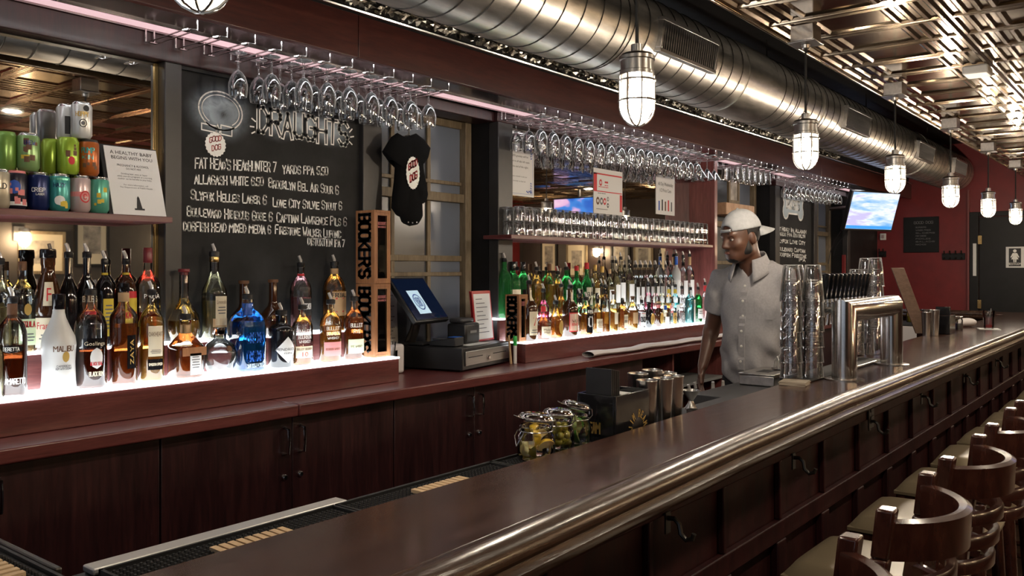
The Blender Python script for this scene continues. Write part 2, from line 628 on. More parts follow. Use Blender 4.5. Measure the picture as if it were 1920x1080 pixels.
def ribbon(mb, pts, pen, place, closed=False, d=0.0):
    n = len(pts)
    for i in range(n if closed else n - 1):
        p, q = pts[i], pts[(i + 1) % n]
        ln = math.hypot(q[0] - p[0], q[1] - p[1]) or 1e-6
        tx, ty = (q[0] - p[0]) / ln, (q[1] - p[1]) / ln
        e = pen * 0.5
        b = e * 0.6
        mb.add([place(p[0] - tx * b - ty * e, p[1] - ty * b + tx * e, d), place(p[0] - tx * b + ty * e, p[1] - ty * b - tx * e, d),
                place(q[0] + tx * b + ty * e, q[1] + ty * b - tx * e, d), place(q[0] + tx * b - ty * e, q[1] + ty * b + tx * e, d)],
               [(0, 1, 2, 3)])
    return mb


def print_text(mb, body, size, place, width=None, d=0.0, center=True):
    """printed lettering (filled) laid on a surface with place(u, v, d)"""
    cu = bpy.data.curves.new('lettering', 'FONT')
    cu.body = body
    cu.size = size
    cu.resolution_u = 2
    o = bpy.data.objects.new('lettering', cu)
    me = o.to_mesh()
    vs = [(v.co.x, v.co.y) for v in me.vertices]
    fs = [tuple(p.vertices) for p in me.polygons]
    o.to_mesh_clear()
    bpy.data.objects.remove(o)
    bpy.data.curves.remove(cu)
    if not vs:
        return mb
    x0, x1 = min(v[0] for v in vs), max(v[0] for v in vs)
    s = (width / (x1 - x0)) if width else 1.0
    off = (x0 + x1) / 2 if center else x0
    mb.add([place((x - off) * s, y, d) for x, y in vs], fs)
    return mb

# ------------------------------------------------------------------ the room
XN, XE, YB, YO = -2.4, 11.3, 3.06, -2.6
ZC, ZT = 2.59, 3.02          # pressed-tin ceiling, black ceiling above the duct
YT = 1.455                   # edge of the tin ceiling
ZCNT, ZBAR, ZLED, ZLED2, ZSH, ZSOF = 1.02, 1.07, 1.130, 1.250, 1.708, 2.40

struct('floor', MB().box(XN, XE, YO, 3.4, -0.1, 0), 'floor_wood')
mb = MB()
for (a, b) in ((XN, 2.80), (3.66, 6.14), (7.75, 8.9), (9.9, XE)):
    mb.box(a, b, YB, 3.36, 0, ZT)
for (a, b) in ((2.80, 3.66), (6.14, 7.75), (8.9, 9.9)):
    mb.box(a, b, YB, 3.36, 0, ZCNT)
    mb.box(a, b, YB, 3.36, 2.36, ZT)
    mb.box(a, b, 3.30, 3.36, ZCNT, 2.36)
struct('wall_back', mb, 'black_paint')
struct('wall_right', MB().box(XE, XE + 0.1, YO, 3.4, 0, ZT), 'red_wall')
struct('trim_14', MB().box(XE - .002, XE, YO, 1.25, .0, ZC).box(XE - .012, XE, 1.25, 1.30, 0, ZC), 'dark_wall')
struct('wall_front', MB().box(XN, XE, YO - 0.1, YO, 0, ZT), 'plaster_wall')
mb = MB().box(XN - 0.1, XN, YO, -1.4, 0, ZT).box(XN - 0.1, XN, 1.9, 3.4, 0, ZT)
mb.box(XN - 0.1, XN, -1.4, 1.9, 0, 0.8).box(XN - 0.1, XN, -1.4, 1.9, 2.35, ZT)
struct('wall_left', mb, 'dark_wall')
struct('trim_1', MB().box(XN, XE, YO, YO + 0.03, 0, 1.0).box(XN, XE, YO, YO + 0.05, 1.0, 1.05), 'bar_front_wood')

# unseen street window behind the camera, added to let in cool sky fill
wn = bpy.data.objects.new('window_4', None)
COL.objects.link(wn)
wn['kind'] = 'structure'
mb = MB()
for y in (-1.4, -0.32, 0.78, 1.86):
    mb.box(XN - 0.07, XN - 0.02, y, y + 0.05, 0.8, 2.35)
mb.box(XN - 0.07, XN - 0.02, -1.4, 1.9, 0.8, 0.86).box(XN - 0.07, XN - 0.02, -1.4, 1.9, 2.29, 2.35)
obj('window_frame', mb, 'window_wood', wn)
obj('pane', MB().box(XN - 0.05, XN - 0.045, -1.4, 1.9, 0.8, 2.35), 'glass_pane', wn)

# pressed-tin ceiling: units of nested ridged rectangles
mb = MB()
ux, uy = 0.335, 0.662
loops = [(0, 0, 0), (.004, .010, .009), (.010, .022, .009), (.013, .034, 0), (.016, .052, 0), (.019, .064, .008), (.022, .078, .008), (.025, .090, 0),
         (.028, .108, 0), (.031, .120, .008), (.034, .134, .008), (.037, .146, 0), (.040, .164, 0), (.043, .176, .008), (.047, .190, .008), (.055, .205, 0)]
nx = int(math.ceil((XE - XN) / ux))
ny = int(math.ceil((YT - YO) / uy))
for i in range(nx):
    for j in range(ny):
        cx_, cy_ = XN + (i + .5) * ux, YT - (j + .5) * uy
        vs, fs = [], []
        for (ix, iy, dz) in loops:
            hx, hy = ux / 2 - ix, uy / 2 - iy
            vs += [(cx_ - hx, cy_ - hy, ZC - dz), (cx_ + hx, cy_ - hy, ZC - dz), (cx_ + hx, cy_ + hy, ZC - dz), (cx_ - hx, cy_ + hy, ZC - dz)]
        for q in range(len(loops) - 1):
            for s in range(4):
                s2 = (s + 1) % 4
                fs.append((q * 4 + s, (q + 1) * 4 + s, (q + 1) * 4 + s2, q * 4 + s2))
        e = (len(loops) - 1) * 4
        fs.append((e, e + 3, e + 2, e + 1))
        mb.add(vs, fs)
struct('ceiling', mb, 'tin', smooth=False)
struct('trim_2', MB().box(XN, XE, YT - 0.02, YT, ZC - 0.03, ZC + 0.01), 'tin', bevel=0.008)
struct('trim_3', MB().box(XN, XE, YO, YT - 0.001, ZC + 0.02, ZC + 0.05).box(XN, XE, YT - 0.03, YT - 0.005, ZC + 0.01, ZT)
       .box(XN, XE, YO, 3.4, ZT, ZT + 0.1), 'black_paint')

# soffit over the back bar: wooden face board, steel underside, pink light strip along the wall
struct('trim_4', MB().box(XN, 2.35, 2.66, 2.69, ZSOF - 0.014, 2.563).box(2.353, 8.0, 2.66, 2.69, ZSOF - 0.014, 2.563)
       .box(8.003, XE, 2.66, 2.69, ZSOF - 0.014, 2.563), 'fascia_wood', bevel=0.003)
struct('trim_5', MB().box(XN, XE, 2.69, 2.885, ZSOF, ZSOF + 0.01), 'soffit_steel')
struct('trim_6', MB().box(XN, XE, 2.69, YB, ZSOF + 0.01, ZT), 'black_paint')
mb = MB().box(XN, 2.80, 2.995, YB, 2.30, ZSOF - 0.004).box(3.66, 6.14, 2.995, YB, 2.34, ZSOF - 0.004).box(7.75, 8.9, 2.995, YB, 2.30, ZSOF - 0.004)
mb.box(2.80, 3.66, 3.02, YB + .1, 2.34, ZSOF - 0.004).box(6.14, 7.75, 3.02, YB + .1, 2.34, ZSOF - .004).box(8.9, 9.9, 3.02, YB + .1, 2.34, ZSOF - .004)
struct('trim_7', mb, 'mahogany_dark', bevel=0.004)
t = thing('light_strip', 'long pink glowing light strip under the wooden soffit along the back wall', 'light strip', (0, 0, 0))
obj('diffuser', MB().box(XN + .02, 10.2, 2.893, 2.985, ZSOF + 0.001, ZSOF + 0.009), 'led_pink', t)
obj('channel', MB().box(XN + .02, 10.2, 2.887, 2.893, ZSOF - 0.006, ZSOF + 0.009).box(XN + .02, 10.2, 2.985, 2.991, ZSOF - 0.006, ZSOF + 0.009), 'soffit_steel', t)
t = obj('conduit', MB().tube([(XN, 2.648, 2.575), (XE, 2.648, 2.575)], 0.009, 8), 'wire')
tag(t, 'thin metal conduit running along the top of the wooden soffit board', 'pipe')
t = thing('light_rope', 'thin dotted white light rope along the lower edge of the wooden soffit board', 'light strip', (0, 0, 0))
obj('sleeve', MB().box(XN + .02, XE - .5, 2.6905, 2.706, ZSOF - .0035, ZSOF - .0003), 'wire', t)
mb = MB()
for i in range(int((XE - XN - .6) / .03)):
    x = XN + .04 + i * .03
    mb.box(x, x + .022, 2.692, 2.704, ZSOF - .0062, ZSOF - .0037)
obj('diodes', mb, 'rope_glow', t, smooth=False)
mb = MB()
r9 = random.Random(3)
nu, nv = 700, 9
hh = [[r9.uniform(-1, 1) for _ in range(nu + 1)] for _ in range(nv + 1)]


def foil(u, v):
    i, j = int(round(u * nu)), int(round(v * nv))
    a = pi * v * 0.9
    h = hh[j][i]
    return (XN + u * 11.0, 2.745 - sin(a) * 0.075 - cos(a) * 0.0 + h * 0.010, 2.575 + v * 0.11 + h * 0.010)


mb.grid(foil, nu, nv)
t = obj('foil_wrap', mb, 'foil_metal', smooth=False)
tag(t, 'crumpled silvery foil stuffed between the duct and the wooden soffit', 'foil')

# posts and frames of the back wall
struct('trim_8', MB().box(1.70, 1.77, 3.0, YB, ZCNT, 2.30).box(2.68, 2.80, 3.0, YB, ZCNT, 2.30), 'post_paint', bevel=0.004)
struct('trim_9', MB().box(3.66, 3.79, 2.99, YB, ZCNT, 2.34), 'post_paint', bevel=0.004)
struct('trim_10', MB().box(6.10, 6.15, 2.84, YB, ZCNT + 0.001, ZSOF - 0.005), 'mahogany_panel', bevel=0.004)
struct('trim_11', MB().box(7.75, 7.86, 3.0, YB, ZCNT, 2.30).box(8.80, 8.9, 3.0, YB, ZCNT, 2.30).box(9.9, 10.0, 3.0, YB, ZCNT, 2.34), 'post_paint', bevel=0.004)


def sash_window(nm, x0, xs, x1, y, zs, z0, z1, bluish):
    e = bpy.data.objects.new(nm, None)
    COL.objects.link(e)
    e['kind'] = 'structure'
    mb = MB()
    mb.box(x0, x0 + .05, y, y + .05, z0, z1).box(x1 - .05, x1, y - .03, y + .05, z0, z1)
    mb.box(x0, x1, y, y + .05, z1 - .05, z1).box(x0, x1, y - .03, y + .05, z0, z0 + .05)
    for x in xs:
        mb.box(x - .013, x + .013, y + .002, y + .03, z0 + .05, z1 - .05)
    for (z, h, dy) in zs:
        mb.box(x0 + .05, x1 - .05, y - dy, y + .03, z - h, z + h)
    obj('window_frame', mb, 'window_wood', e, bevel=0.003)
    edges = [x0 + .05] + list(xs) + [x1 - .05]
    for i in range(len(edges) - 1):
        a, b = edges[i] + .001, edges[i + 1] - .001
        obj('pane', MB().box(a, b, y + .014, y + .018, z0 + .05, z1 - .05), 'pane_bluish' if i >= bluish else 'pane_dark', e)
    return e


zs = [(2.0, .010, 0), (1.917, .024, .02), (1.58, .016, 0), (1.494, .011, 0)]
sash_window('window_1', 2.80, (3.077, 3.346), 3.658, 3.215, zs, ZCNT, 2.36, 2)
sash_window('window_2', 6.14, (6.55, 6.95, 7.35), 7.75, 3.215, zs, ZCNT, 2.36, 3)
sash_window('window_3', 8.90, (9.23, 9.56), 9.90, 3.215, zs, ZCNT, 2.36, 0)

# ------------------------------------------------------------------ mirrors
t = thing('bar_mirror', 'large mirror behind the beer cans and the bottles at far left', 'mirror', (0, 0, 0))
obj('glass', MB().box(XN + .1, 1.685, 3.052, 3.058, ZCNT + .002, 2.296), 'mirror_glass', t)
obj('frame', MB().box(1.685, 1.699, 3.045, 3.059, ZCNT + .002, 2.296), 'brass', t)
t = thing('bar_mirror', 'mirror behind the hanging glasses and the tumblers in the middle bay', 'mirror', (0, 0, 0))
obj('glass', MB().box(3.80, 6.095, 3.052, 3.058, ZCNT + .002, 2.336), 'mirror_glass', t)
obj('frame', MB().box(3.791, 3.80, 3.045, 3.059, ZCNT + .002, 2.336), 'dark_metal', t)

# ------------------------------------------------------------------ back counter, cabinets, lit shelves
mb = MB().box(XN + .02, 1.99, 2.58, YB - .004, ZCNT - .045, ZCNT).box(1.993, 9.6, 2.58, YB - .004, ZCNT - .045, ZCNT)
t = obj('back_counter', mb, 'mahogany', bevel=0.006)
tag(t, 'long reddish wooden back counter along the wall below the lit bottle shelves', 'counter')


def cabinet(x0, x1, label, doors=True):
    t = thing('base_cabinet', label, 'cabinet', ((x0 + x1) / 2, 2.85, 0), 0, 'dark cabinets under the back counter')
    hw = (x1 - x0) / 2
    mb = MB().box(-hw, hw, -.19, .2, .10, .973).box(-hw + .02, hw - .02, -.15, .2, 0.001, .10)
    obj('carcass', mb, 'mahogany_dark', t)
    for s in (-1, 1):
        xa, xb = (-hw + .002, -.0015) if s < 0 else (.0015, hw - .002)
        d = obj('door', MB().box(xa, xb, -.212, -.191, .105, .965), 'mahogany_dark', t, bevel=0.003)
        hx = s * .036
        mb = MB().tube([(hx, -.212, .93), (hx, -.238, .925), (hx, -.242, .88), (hx, -.238, .835), (hx, -.212, .83)], .0055, 8)
        mb.lathe([(.009, 0), (.009, .003)], 10, (hx, -.213, .93))
        obj('handle', mb, 'chrome', d)
        mb = MB()
        mb.T = Matrix.Translation((hx, -.212, .745)) @ Matrix.Rotation(pi / 2, 4, 'X')
        mb.lathe([(.011, 0), (.011, .006), (.008, .010), (.004, .010)], 14)
        obj('lock', mb, 'chrome', d)
    return t


cabinet(-0.62, .428, 'dark cabinet at the left frame edge with only its right door edge in view')
cabinet(.43, 1.478, 'dark two door cabinet under the counter at far left')
cabinet(1.48, 2.528, 'dark two door cabinet below the lit shelf with blue and black bottles')
cabinet(2.53, 3.568, 'dark two door cabinet below the cash register')
cabinet(3.57, 4.64, 'dark cabinet behind the black napkin caddy and steel tins')
t = thing('open_cabinet', 'open dark cabinet with a divider beside the bartender', 'cabinet', (0, 0, 0))
obj('carcass', MB().box(4.645, 4.67, 2.66, 3.05, .001, .973).box(7.2, 7.225, 2.66, 3.05, .001, .973).box(4.67, 7.2, 3.03, 3.05, .001, .973)
    .box(4.67, 7.2, 2.66, 3.03, .05, .08), 'mahogany_dark', t)
for x in (5.07, 5.9):
    obj('divider', MB().box(x, x + .02, 2.66, 3.03, .08, .973), 'mahogany_panel', t)
obj('shelf', MB().box(4.67, 7.2, 2.68, 3.03, .72, .74), 'gray', t)
cabinet(7.23, 8.4, 'dark cabinet hidden mostly behind the taps')
cabinet(8.402, 9.58, 'dark cabinet at the far end of the back counter')


def lit_shelf(x0, x1, label):
    t = thing('bottle_step', label, 'shelf', (0, 0, 0), 0, 'lit bottle steps on the back counter')
    obj('riser', MB().box(x0, x1, 2.755, 2.775, ZCNT + .001, ZLED - .007).box(x0, x0 + .02, 2.775, 3.043, ZCNT + .001, ZLED - .007)
        .box(x1 - .02, x1, 2.775, 3.043, ZCNT + .001, ZLED - .007).box(x0 + .02, x1 - .02, 2.775, 3.043, ZCNT + .001, ZCNT + .02), 'mahogany', t, bevel=.002)
    obj('lit_top', MB().box(x0, x1, 2.752, 2.933, ZLED - .007, ZLED), 'led_white', t)
    obj('back_riser', MB().box(x0 + .001, x1 - .001, 2.934, 2.95, ZLED - .006, ZLED2 - .007), 'mahogany', t)
    obj('lit_back_step', MB().box(x0 + .001, x1 - .001, 2.932, 3.043, ZLED2 - .007, ZLED2), 'led_white', t)
    return t


lit_shelf(XN + .1, 2.672, 'lit white two-step bottle shelf at left with the blue and black bottles')
lit_shelf(3.60, 6.06, 'lit white two-step bottle shelf right of the cash register')
t = obj('wall_shelf', MB().box(XN + .1, 1.645, 2.85, 3.05, ZSH - .022, ZSH), 'mahogany', bevel=0.003)
tag(t, 'dark wooden shelf carrying beer cans at upper left', 'shelf')
t = obj('wall_shelf', MB().box(3.60, 6.095, 2.85, 3.05, ZSH - .022, ZSH), 'mahogany', bevel=0.003)
tag(t, 'reddish wooden shelf carrying rows of upturned tumblers', 'shelf')

# ------------------------------------------------------------------ the bar
BACK = [(-.9, 1.20), (2.0, 1.222), (3.2, 1.25), (5.8, 1.40), (10.3, 1.45)]
FRONT = [(-.9, .872), (.9, .888), (2.0, .935), (2.95, .955), (10.3, .955)]


def bar_back(x):
    for (a, b) in zip(BACK[:-1], BACK[1:]):
        if a[0] <= x <= b[0]:
            return a[1] + (b[1] - a[1]) * (x - a[0]) / (b[0] - a[0])
    return BACK[-1][1]


t = thing('bar_counter', 'long dark glossy wooden bar counter with a rounded rail in the foreground', 'bar', (0, 0, 0))
poly = [(x, y - .02) for x, y in FRONT] + BACK[::-1]
mb = MB().prism(poly, ZBAR - .045, ZBAR, lambda u, v, d: (u, v, d))
mb.prism([(9.75, 1.4), (10.3, 1.4), (10.3, 3.05), (9.75, 3.05)], ZBAR - .045, ZBAR - .0005, lambda u, v, d: (u, v, d))
obj('bar_top', mb, 'bar_wood', t, bevel=.004)
sect = [(-.028, .001), (-.020, .006), (-.010, .003), (.002, .010), (.02, .025), (.036, .032), (.052, .031), (.068, .024), (.078, .010), (.079, -.003),
        (.071, -.013), (.074, -.019), (.081, -.027), (.080, -.040), (.072, -.050), (.055, -.056), (.02, -.062), (-.028, -.062)]
for (pa, pb) in ((FRONT[0:4], 0), (FRONT[3:], 0)):
    path = []
    for (a, b) in zip(pa[:-1], pa[1:]):
        n = 12
        for i in range(n):
            s = i / n
            path.append((a[0] + (b[0] - a[0]) * s, a[1] + (b[1] - a[1]) * s, ZBAR))
    path.append((pa[-1][0] - .002, pa[-1][1], ZBAR))
    if pa is FRONT[0:4]:
        pass
    obj('rail', MB().sweep(path, sect), 'rail_wood', t)
path = [(9.74, 3.0, ZBAR), (9.74, 1.5, ZBAR)]
obj('rail', MB().sweep(path, sect), 'rail_wood', t)
obj('body', MB().box(-.9, 10.3, .985, 1.16, .001, ZBAR - .046).box(9.85, 10.3, 1.16, 3.0, .001, ZBAR - .046), 'bar_front_wood', t)
mb = MB().box(-.9, 10.3, .962, .985, .94, ZBAR - .05).box(-.9, 10.3, .962, .985, .70, .76).box(-.9, 10.3, .962, .985, .05, .20)
for i in range(28):
    x = -.7 + i * .4
    mb.box(x, x + .07, .960, .985, .20, .70)
    mb.box(x + .03, x + .05, .966, .985, .76, .94)
obj('panelling', mb, 'bar_front_wood', t, bevel=.004)

mb = MB()
mb.tube([(0, 0, .02), (0, -.02, .022), (0, -.032, .012), (0, -.036, -.01), (0, -.05, -.022), (0, -.066, -.016), (0, -.07, -.004)], .006, 8)
mb.box(-.012, .012, -.004, 0, -.015, .035)
hook_me = mb.mesh('bag_hook', 'dark_metal')
hl = ['dark bag hook under the bar rail nearest the camera', 'dark bag hook under the bar rail, second from the camera', 'dark bag hook just left of the outlet under the bar rail',
      'dark bag hook right of the outlet under the bar rail', 'dark bag hook under the bar rail, second beyond the outlet', 'farthest dark bag hook under the bar rail']
for i, x in enumerate((1.80, 2.62, 3.43, 4.25, 5.2, 6.2)):
    h = obj('bag_hook', hook_me, None, loc=(x, .959, .915))
    tag(h, hl[i], 'hook', 'bag hooks under the bar rail')
p = on_y(1631, 776, .96)
t = thing('electrical_outlet', 'small black electrical outlet under the bar rail', 'outlet', (p.x, .959, p.z))
obj('plate', MB().box(-.035, .035, -.006, 0, -.055, .055), 'outlet_black', t, bevel=.003)
for dz in (-.022, .022):
    obj('socket', MB().box(-.016, .016, -.009, -.006, dz - .014, dz + .014), 'dark_gray', t, bevel=.003)

# service ledge behind the bar with rubber mats and steel edge
mb = MB()
P1 = [(.645, bar_back(.645) + .002), (2.0, bar_back(2.0) + .002), (3.2, bar_back(3.2) + .002), (3.2, 1.43), (.645, 1.43)]
mb.prism(P1, ZCNT - .06, ZCNT, lambda u, v, d: (u, v, d))
t = obj('service_ledge', mb, 'dark_gray', bevel=.003)
tag(t, 'low dark service ledge along the back of the bar under the rubber mats', 'ledge')
t = obj('edge_strip', MB().box(.665, 1.20, 1.392, 1.43, ZCNT + .001, ZCNT + .013), 'pale_metal', bevel=.003)
tag(t, 'pale steel edge strip behind the rubber mats at the bottom', 'strip')
mb = MB().box(.40, .6385, 1.222, 2.55, ZCNT - .06, ZCNT)
t = obj('service_ledge', mb, 'dark_gray', bevel=.003)
tag(t, 'dark ledge crossing to the back counter in the bottom left corner', 'ledge')
obj('lip', MB().box(.626, .638, 1.44, 2.5, ZCNT + .0005, ZCNT + .014), 'dark_metal', t, bevel=.003)


def bar_mat(x0, x1, y0, y1, label, letters):
    lx, ly = x1 - x0, y1 - y0
    t = thing('bar_mat', label, 'mat', (x0, y0, ZCNT + .0015), 0, 'black rubber bar mats')
    mb = MB().box(0, lx, 0, ly, 0, .005)
    mb.box(0, lx, 0, .006, .005, .012).box(0, lx, ly - .006, ly, .005, .012).box(0, .006, 0, ly, .005, .012).box(lx - .006, lx, 0, ly, .005, .012)
    s = .0115
    for i in range(int((lx - .02) / s)):
        for j in range(int((ly - .016) / s)):
            x, y = .012 + i * s, .012 + j * s
            mb.add([(x, y, .005), (x + .006, y, .005), (x + .006, y + .006, .005), (x, y + .006, .005),
                    (x + .001, y + .001, .011), (x + .005, y + .001, .011), (x + .005, y + .005, .011), (x + .001, y + .005, .011)],
                   [(4, 5, 6, 7), (0, 1, 5, 4), (1, 2, 6, 5), (2, 3, 7, 6), (3, 0, 4, 7)])
    obj('pad', mb, 'black_rubber', t)
    if letters:
        mb = MB()
        if letters == 'x':
            for k in range(9):
                u = lx * .34 + k * lx * .036
                mb.prism([(u, .014), (u + lx * .026, .014), (u + lx * .030, ly * .62), (u + lx * .004, ly * .62)], .008, .016, lambda a, b, d: (a, b, d))
            mb.box(lx * .335, lx * .665, .010, .022, .008, .014)
        else:
            for k in range(9):
                v = ly * .30 + k * ly * .045
                mb.prism([(lx * .2, v), (lx * .8, v + .004), (lx * .8, v + ly * .034), (lx * .2, v + ly * .030)], .008, .016, lambda a, b, d: (a, b, d))
        obj('raised_lettering', mb, 'tan_rubber', t)
    return t


bar_mat(.67, 1.155, 1.245, 1.385, 'black rubber mat with tan lettering beside the pale steel strip', 'x')
bar_mat(1.16, 1.66, 1.255, 1.385, 'black rubber mat with tan lettering left of the jars', 'x')
bar_mat(.45, .622, 1.30, 1.80, 'black rubber mat with tan letters in the bottom left corner', 'y')

# ------------------------------------------------------------------ spiral duct with grilles
DC, DR = (2.15, 2.654), .212
t = thing('spiral_duct', 'large galvanised spiral duct running the length of the ceiling', 'duct', (0, DC[0], DC[1]))
XD = 11.1


def ring_x(mb, x, r, n=40):
    return [(x, r * cos(2 * pi * i / n), r * sin(2 * pi * i / n)) for i in range(n)]


def tube_x(mb, secs, n=48, cap=(False, False)):
    vs, fs = [], []
    for (x, r) in secs:
        vs += [(x, r * cos(2 * pi * i / n), r * sin(2 * pi * i / n)) for i in range(n)]
    for j in range(len(secs) - 1):
        for i in range(n):
            i2 = (i + 1) % n
            fs.append((j * n + i, (j + 1) * n + i, (j + 1) * n + i2, j * n + i2))
    if cap[0]:
        fs.append(tuple(range(n)))
    if cap[1]:
        fs.append(tuple((len(secs) - 1) * n + i for i in range(n - 1, -1, -1)))
    return mb.add(vs, fs)


obj('pipe', tube_x(MB(), [(XN + .02, DR), (4.6, DR), (XD, DR)], cap=(True, True)), 'galvanised', t)
obj('sleeve', tube_x(MB(), [(4.62, DR), (4.62, DR + .005), (5.05, DR + .005), (5.05, DR)]), 'galvanised', t)
pts = []
turns = (XD - XN - .1) / .131
for i in range(int(turns * 40)):
    a = -2 * pi * i / 40
    x = XN + .05 + .131 * i / 40
    if 4.62 < x < 5.05:
        rr = DR - .01
    else:
        rr = DR + .0005
    pts.append((x, rr * cos(a), rr * sin(a)))
obj('spiral_seam', MB().tube(pts, .0032, 5), 'seam', t)
for x in (5.9, 8.9):
    obj('collar', tube_x(MB(), [(x, DR), (x, DR + .007), (x + .03, DR + .007), (x + .03, DR)]), 'galvanised', t)
for x in (1.2, 3.3, 5.4, 7.6, 9.8):
    mb = MB()
    mb.tube([(x, DR * cos(a), DR * sin(a)) for a in [2 * pi * i / 36 for i in range(36)]], .004, 6, closed=True)
    mb.tube([(x, 0, DR), (x, 0, ZT - DC[1] - .002)], .004, 6)
    obj('hanger', mb, 'dark_metal', t)
for gx in (1.45, 3.86, 6.62, 8.75, 10.3):
    f = MB()
    f.T = Matrix.Translation((gx, 0, 0)) @ Matrix.Rotation(radians(188), 4, 'X')
    L, H, D0, D1 = .30, .082, DR - .045, DR + .022
    f.box(-L, L, D0, D1, -H, -H + .018).box(-L, L, D0, D1, H - .018, H)
    f.box(-L, -L + .018, D0, D1, -H + .018, H - .018).box(L - .018, L, D0, D1, -H + .018, H - .018)
    g = obj('grille', f, 'brushed_steel', t, bevel=.002)
    m = MB()
    m.T = f.T
    m.box(-L + .018, L - .018, DR - .03, DR + .002, -H + .018, H - .018)
    obj('opening', m, 'black_paint', g)
    m = MB()
    m.T = f.T
    for i in range(25):
        x = -L + .03 + i * .0225
        m.box(x, x + .006, DR + .003, D1 - .002, -H + .018, H - .018)
    obj('vanes', m, 'brushed_steel', g)

# ------------------------------------------------------------------ pendant lamps
PY = 1.30


def pendant():
    t = thing('pendant_lamp', '', 'lamp', (0, 0, 0), 0, 'caged jar lamps hanging over the bar')
    z = 1.952                                        # lowest point of the cage
    mb = MB().lathe([(.006, z + .004), (.022, z + .008), (.038, z + .022), (.047, z + .045), (.050, z + .07), (.048, z + .12), (.045, z + .150)], 24)
    g = obj('globe', mb, 'jar_glass', t)
    obj('bulb', MB().lathe([(.0001, z + .024), (.016, z + .028), (.026, z + .042), (.030, z + .062), (.029, z + .09), (.022, z + .118), (.016, z + .14), (.016, z + .15)], 20, cap0=False), 'filament_glow', g)
    mb = MB().lathe([(.047, z + .150), (.052, z + .152), (.052, z + .164), (.049, z + .166), (.049, z + .196), (.054, z + .198), (.054, z + .208), (.046, z + .216), (.018, z + .222), (.018, z + .245), (.010, z + .248)], 28)
    obj('socket_cap', mb, 'fixture_metal', t)
    mb = MB()
    for k in range(4):
        a = k * pi / 4
        P = []
        for j in range(21):
            s = -1 + 2 * j / 20
            if abs(s) > .55:
                zz, r = z + .155 - (1 - abs(s)) / .45 * .095, .0545
            else:
                b = s / .55 * pi / 2
                zz, r = z + .060 - .060 * cos(b), .0545 * abs(sin(b))
            P.append((cos(a) * r * (1 if s > 0 else -1), sin(a) * r * (1 if s > 0 else -1), zz))
        mb.tube(P, .0029, 5)
    for zz in (z + .135, z + .075):
        mb.tube([(.055 * cos(2 * pi * i / 32), .055 * sin(2 * pi * i / 32), zz) for i in range(32)], .0029, 5, closed=True)
    obj('cage', mb, 'fixture_metal', t)
    obj('cord', MB().tube([(0, 0, z + .245), (0, 0, ZC - .10)], .0055, 8), 'black_rubber', t)
    mb = MB().box(-.05, .05, -.05, .05, ZC - .085, ZC - .015).box(-.06, .06, -.06, .06, ZC - .092, ZC - .086).lathe([(.016, ZC - .112), (.02, ZC - .092)], 12)
    obj('ceiling_box', mb, 'brushed_steel', t, bevel=.004)
    return t


pl = ['caged jar lamp cut off by the top of the frame above the chalkboard', 'largest fully visible caged jar lamp, hanging before the duct',
      'caged jar lamp hanging beyond the largest one, above the bartender', 'third whole caged jar lamp, above the television corner',
      'caged jar lamp beyond the television, fourth whole one from the left', 'second farthest caged jar lamp, before the dark door', 'farthest caged jar lamp at the right frame edge']
p0 = pendant()
for i in range(7):
    o = p0 if i == 0 else dup(p0)
    o.location = (.80 + 1.452 * i, PY, 0)
    o['label'] = pl[i]

# smoke detector, downlight
p = on_z(1833, 140, ZC - .05)
t = thing('ceiling_detector', 'white square detector box on the tin ceiling', 'detector', (p.x, p.y, ZC))
obj('housing', MB().box(-.075, .075, -.06, .06, -.055, -.012), 'white_plastic', t, bevel=.008)
obj('base', MB().box(-.06, .06, -.05, .05, -.0119, -.002), 'white_plastic', t)
t = thing('downlight', 'small round lit downlight in the far ceiling', 'lamp', (10.3, 1.15, ZC - .018))
obj('ring', MB().lathe([(.055, -.004), (.07, -.006), (.075, 0)], 24, cap0=False), 'white_plastic', t)
obj('lens', MB().lathe([(.0001, -.002), (.055, -.002)], 24, cap0=False, cap1=False), 'downlight_glow', t)

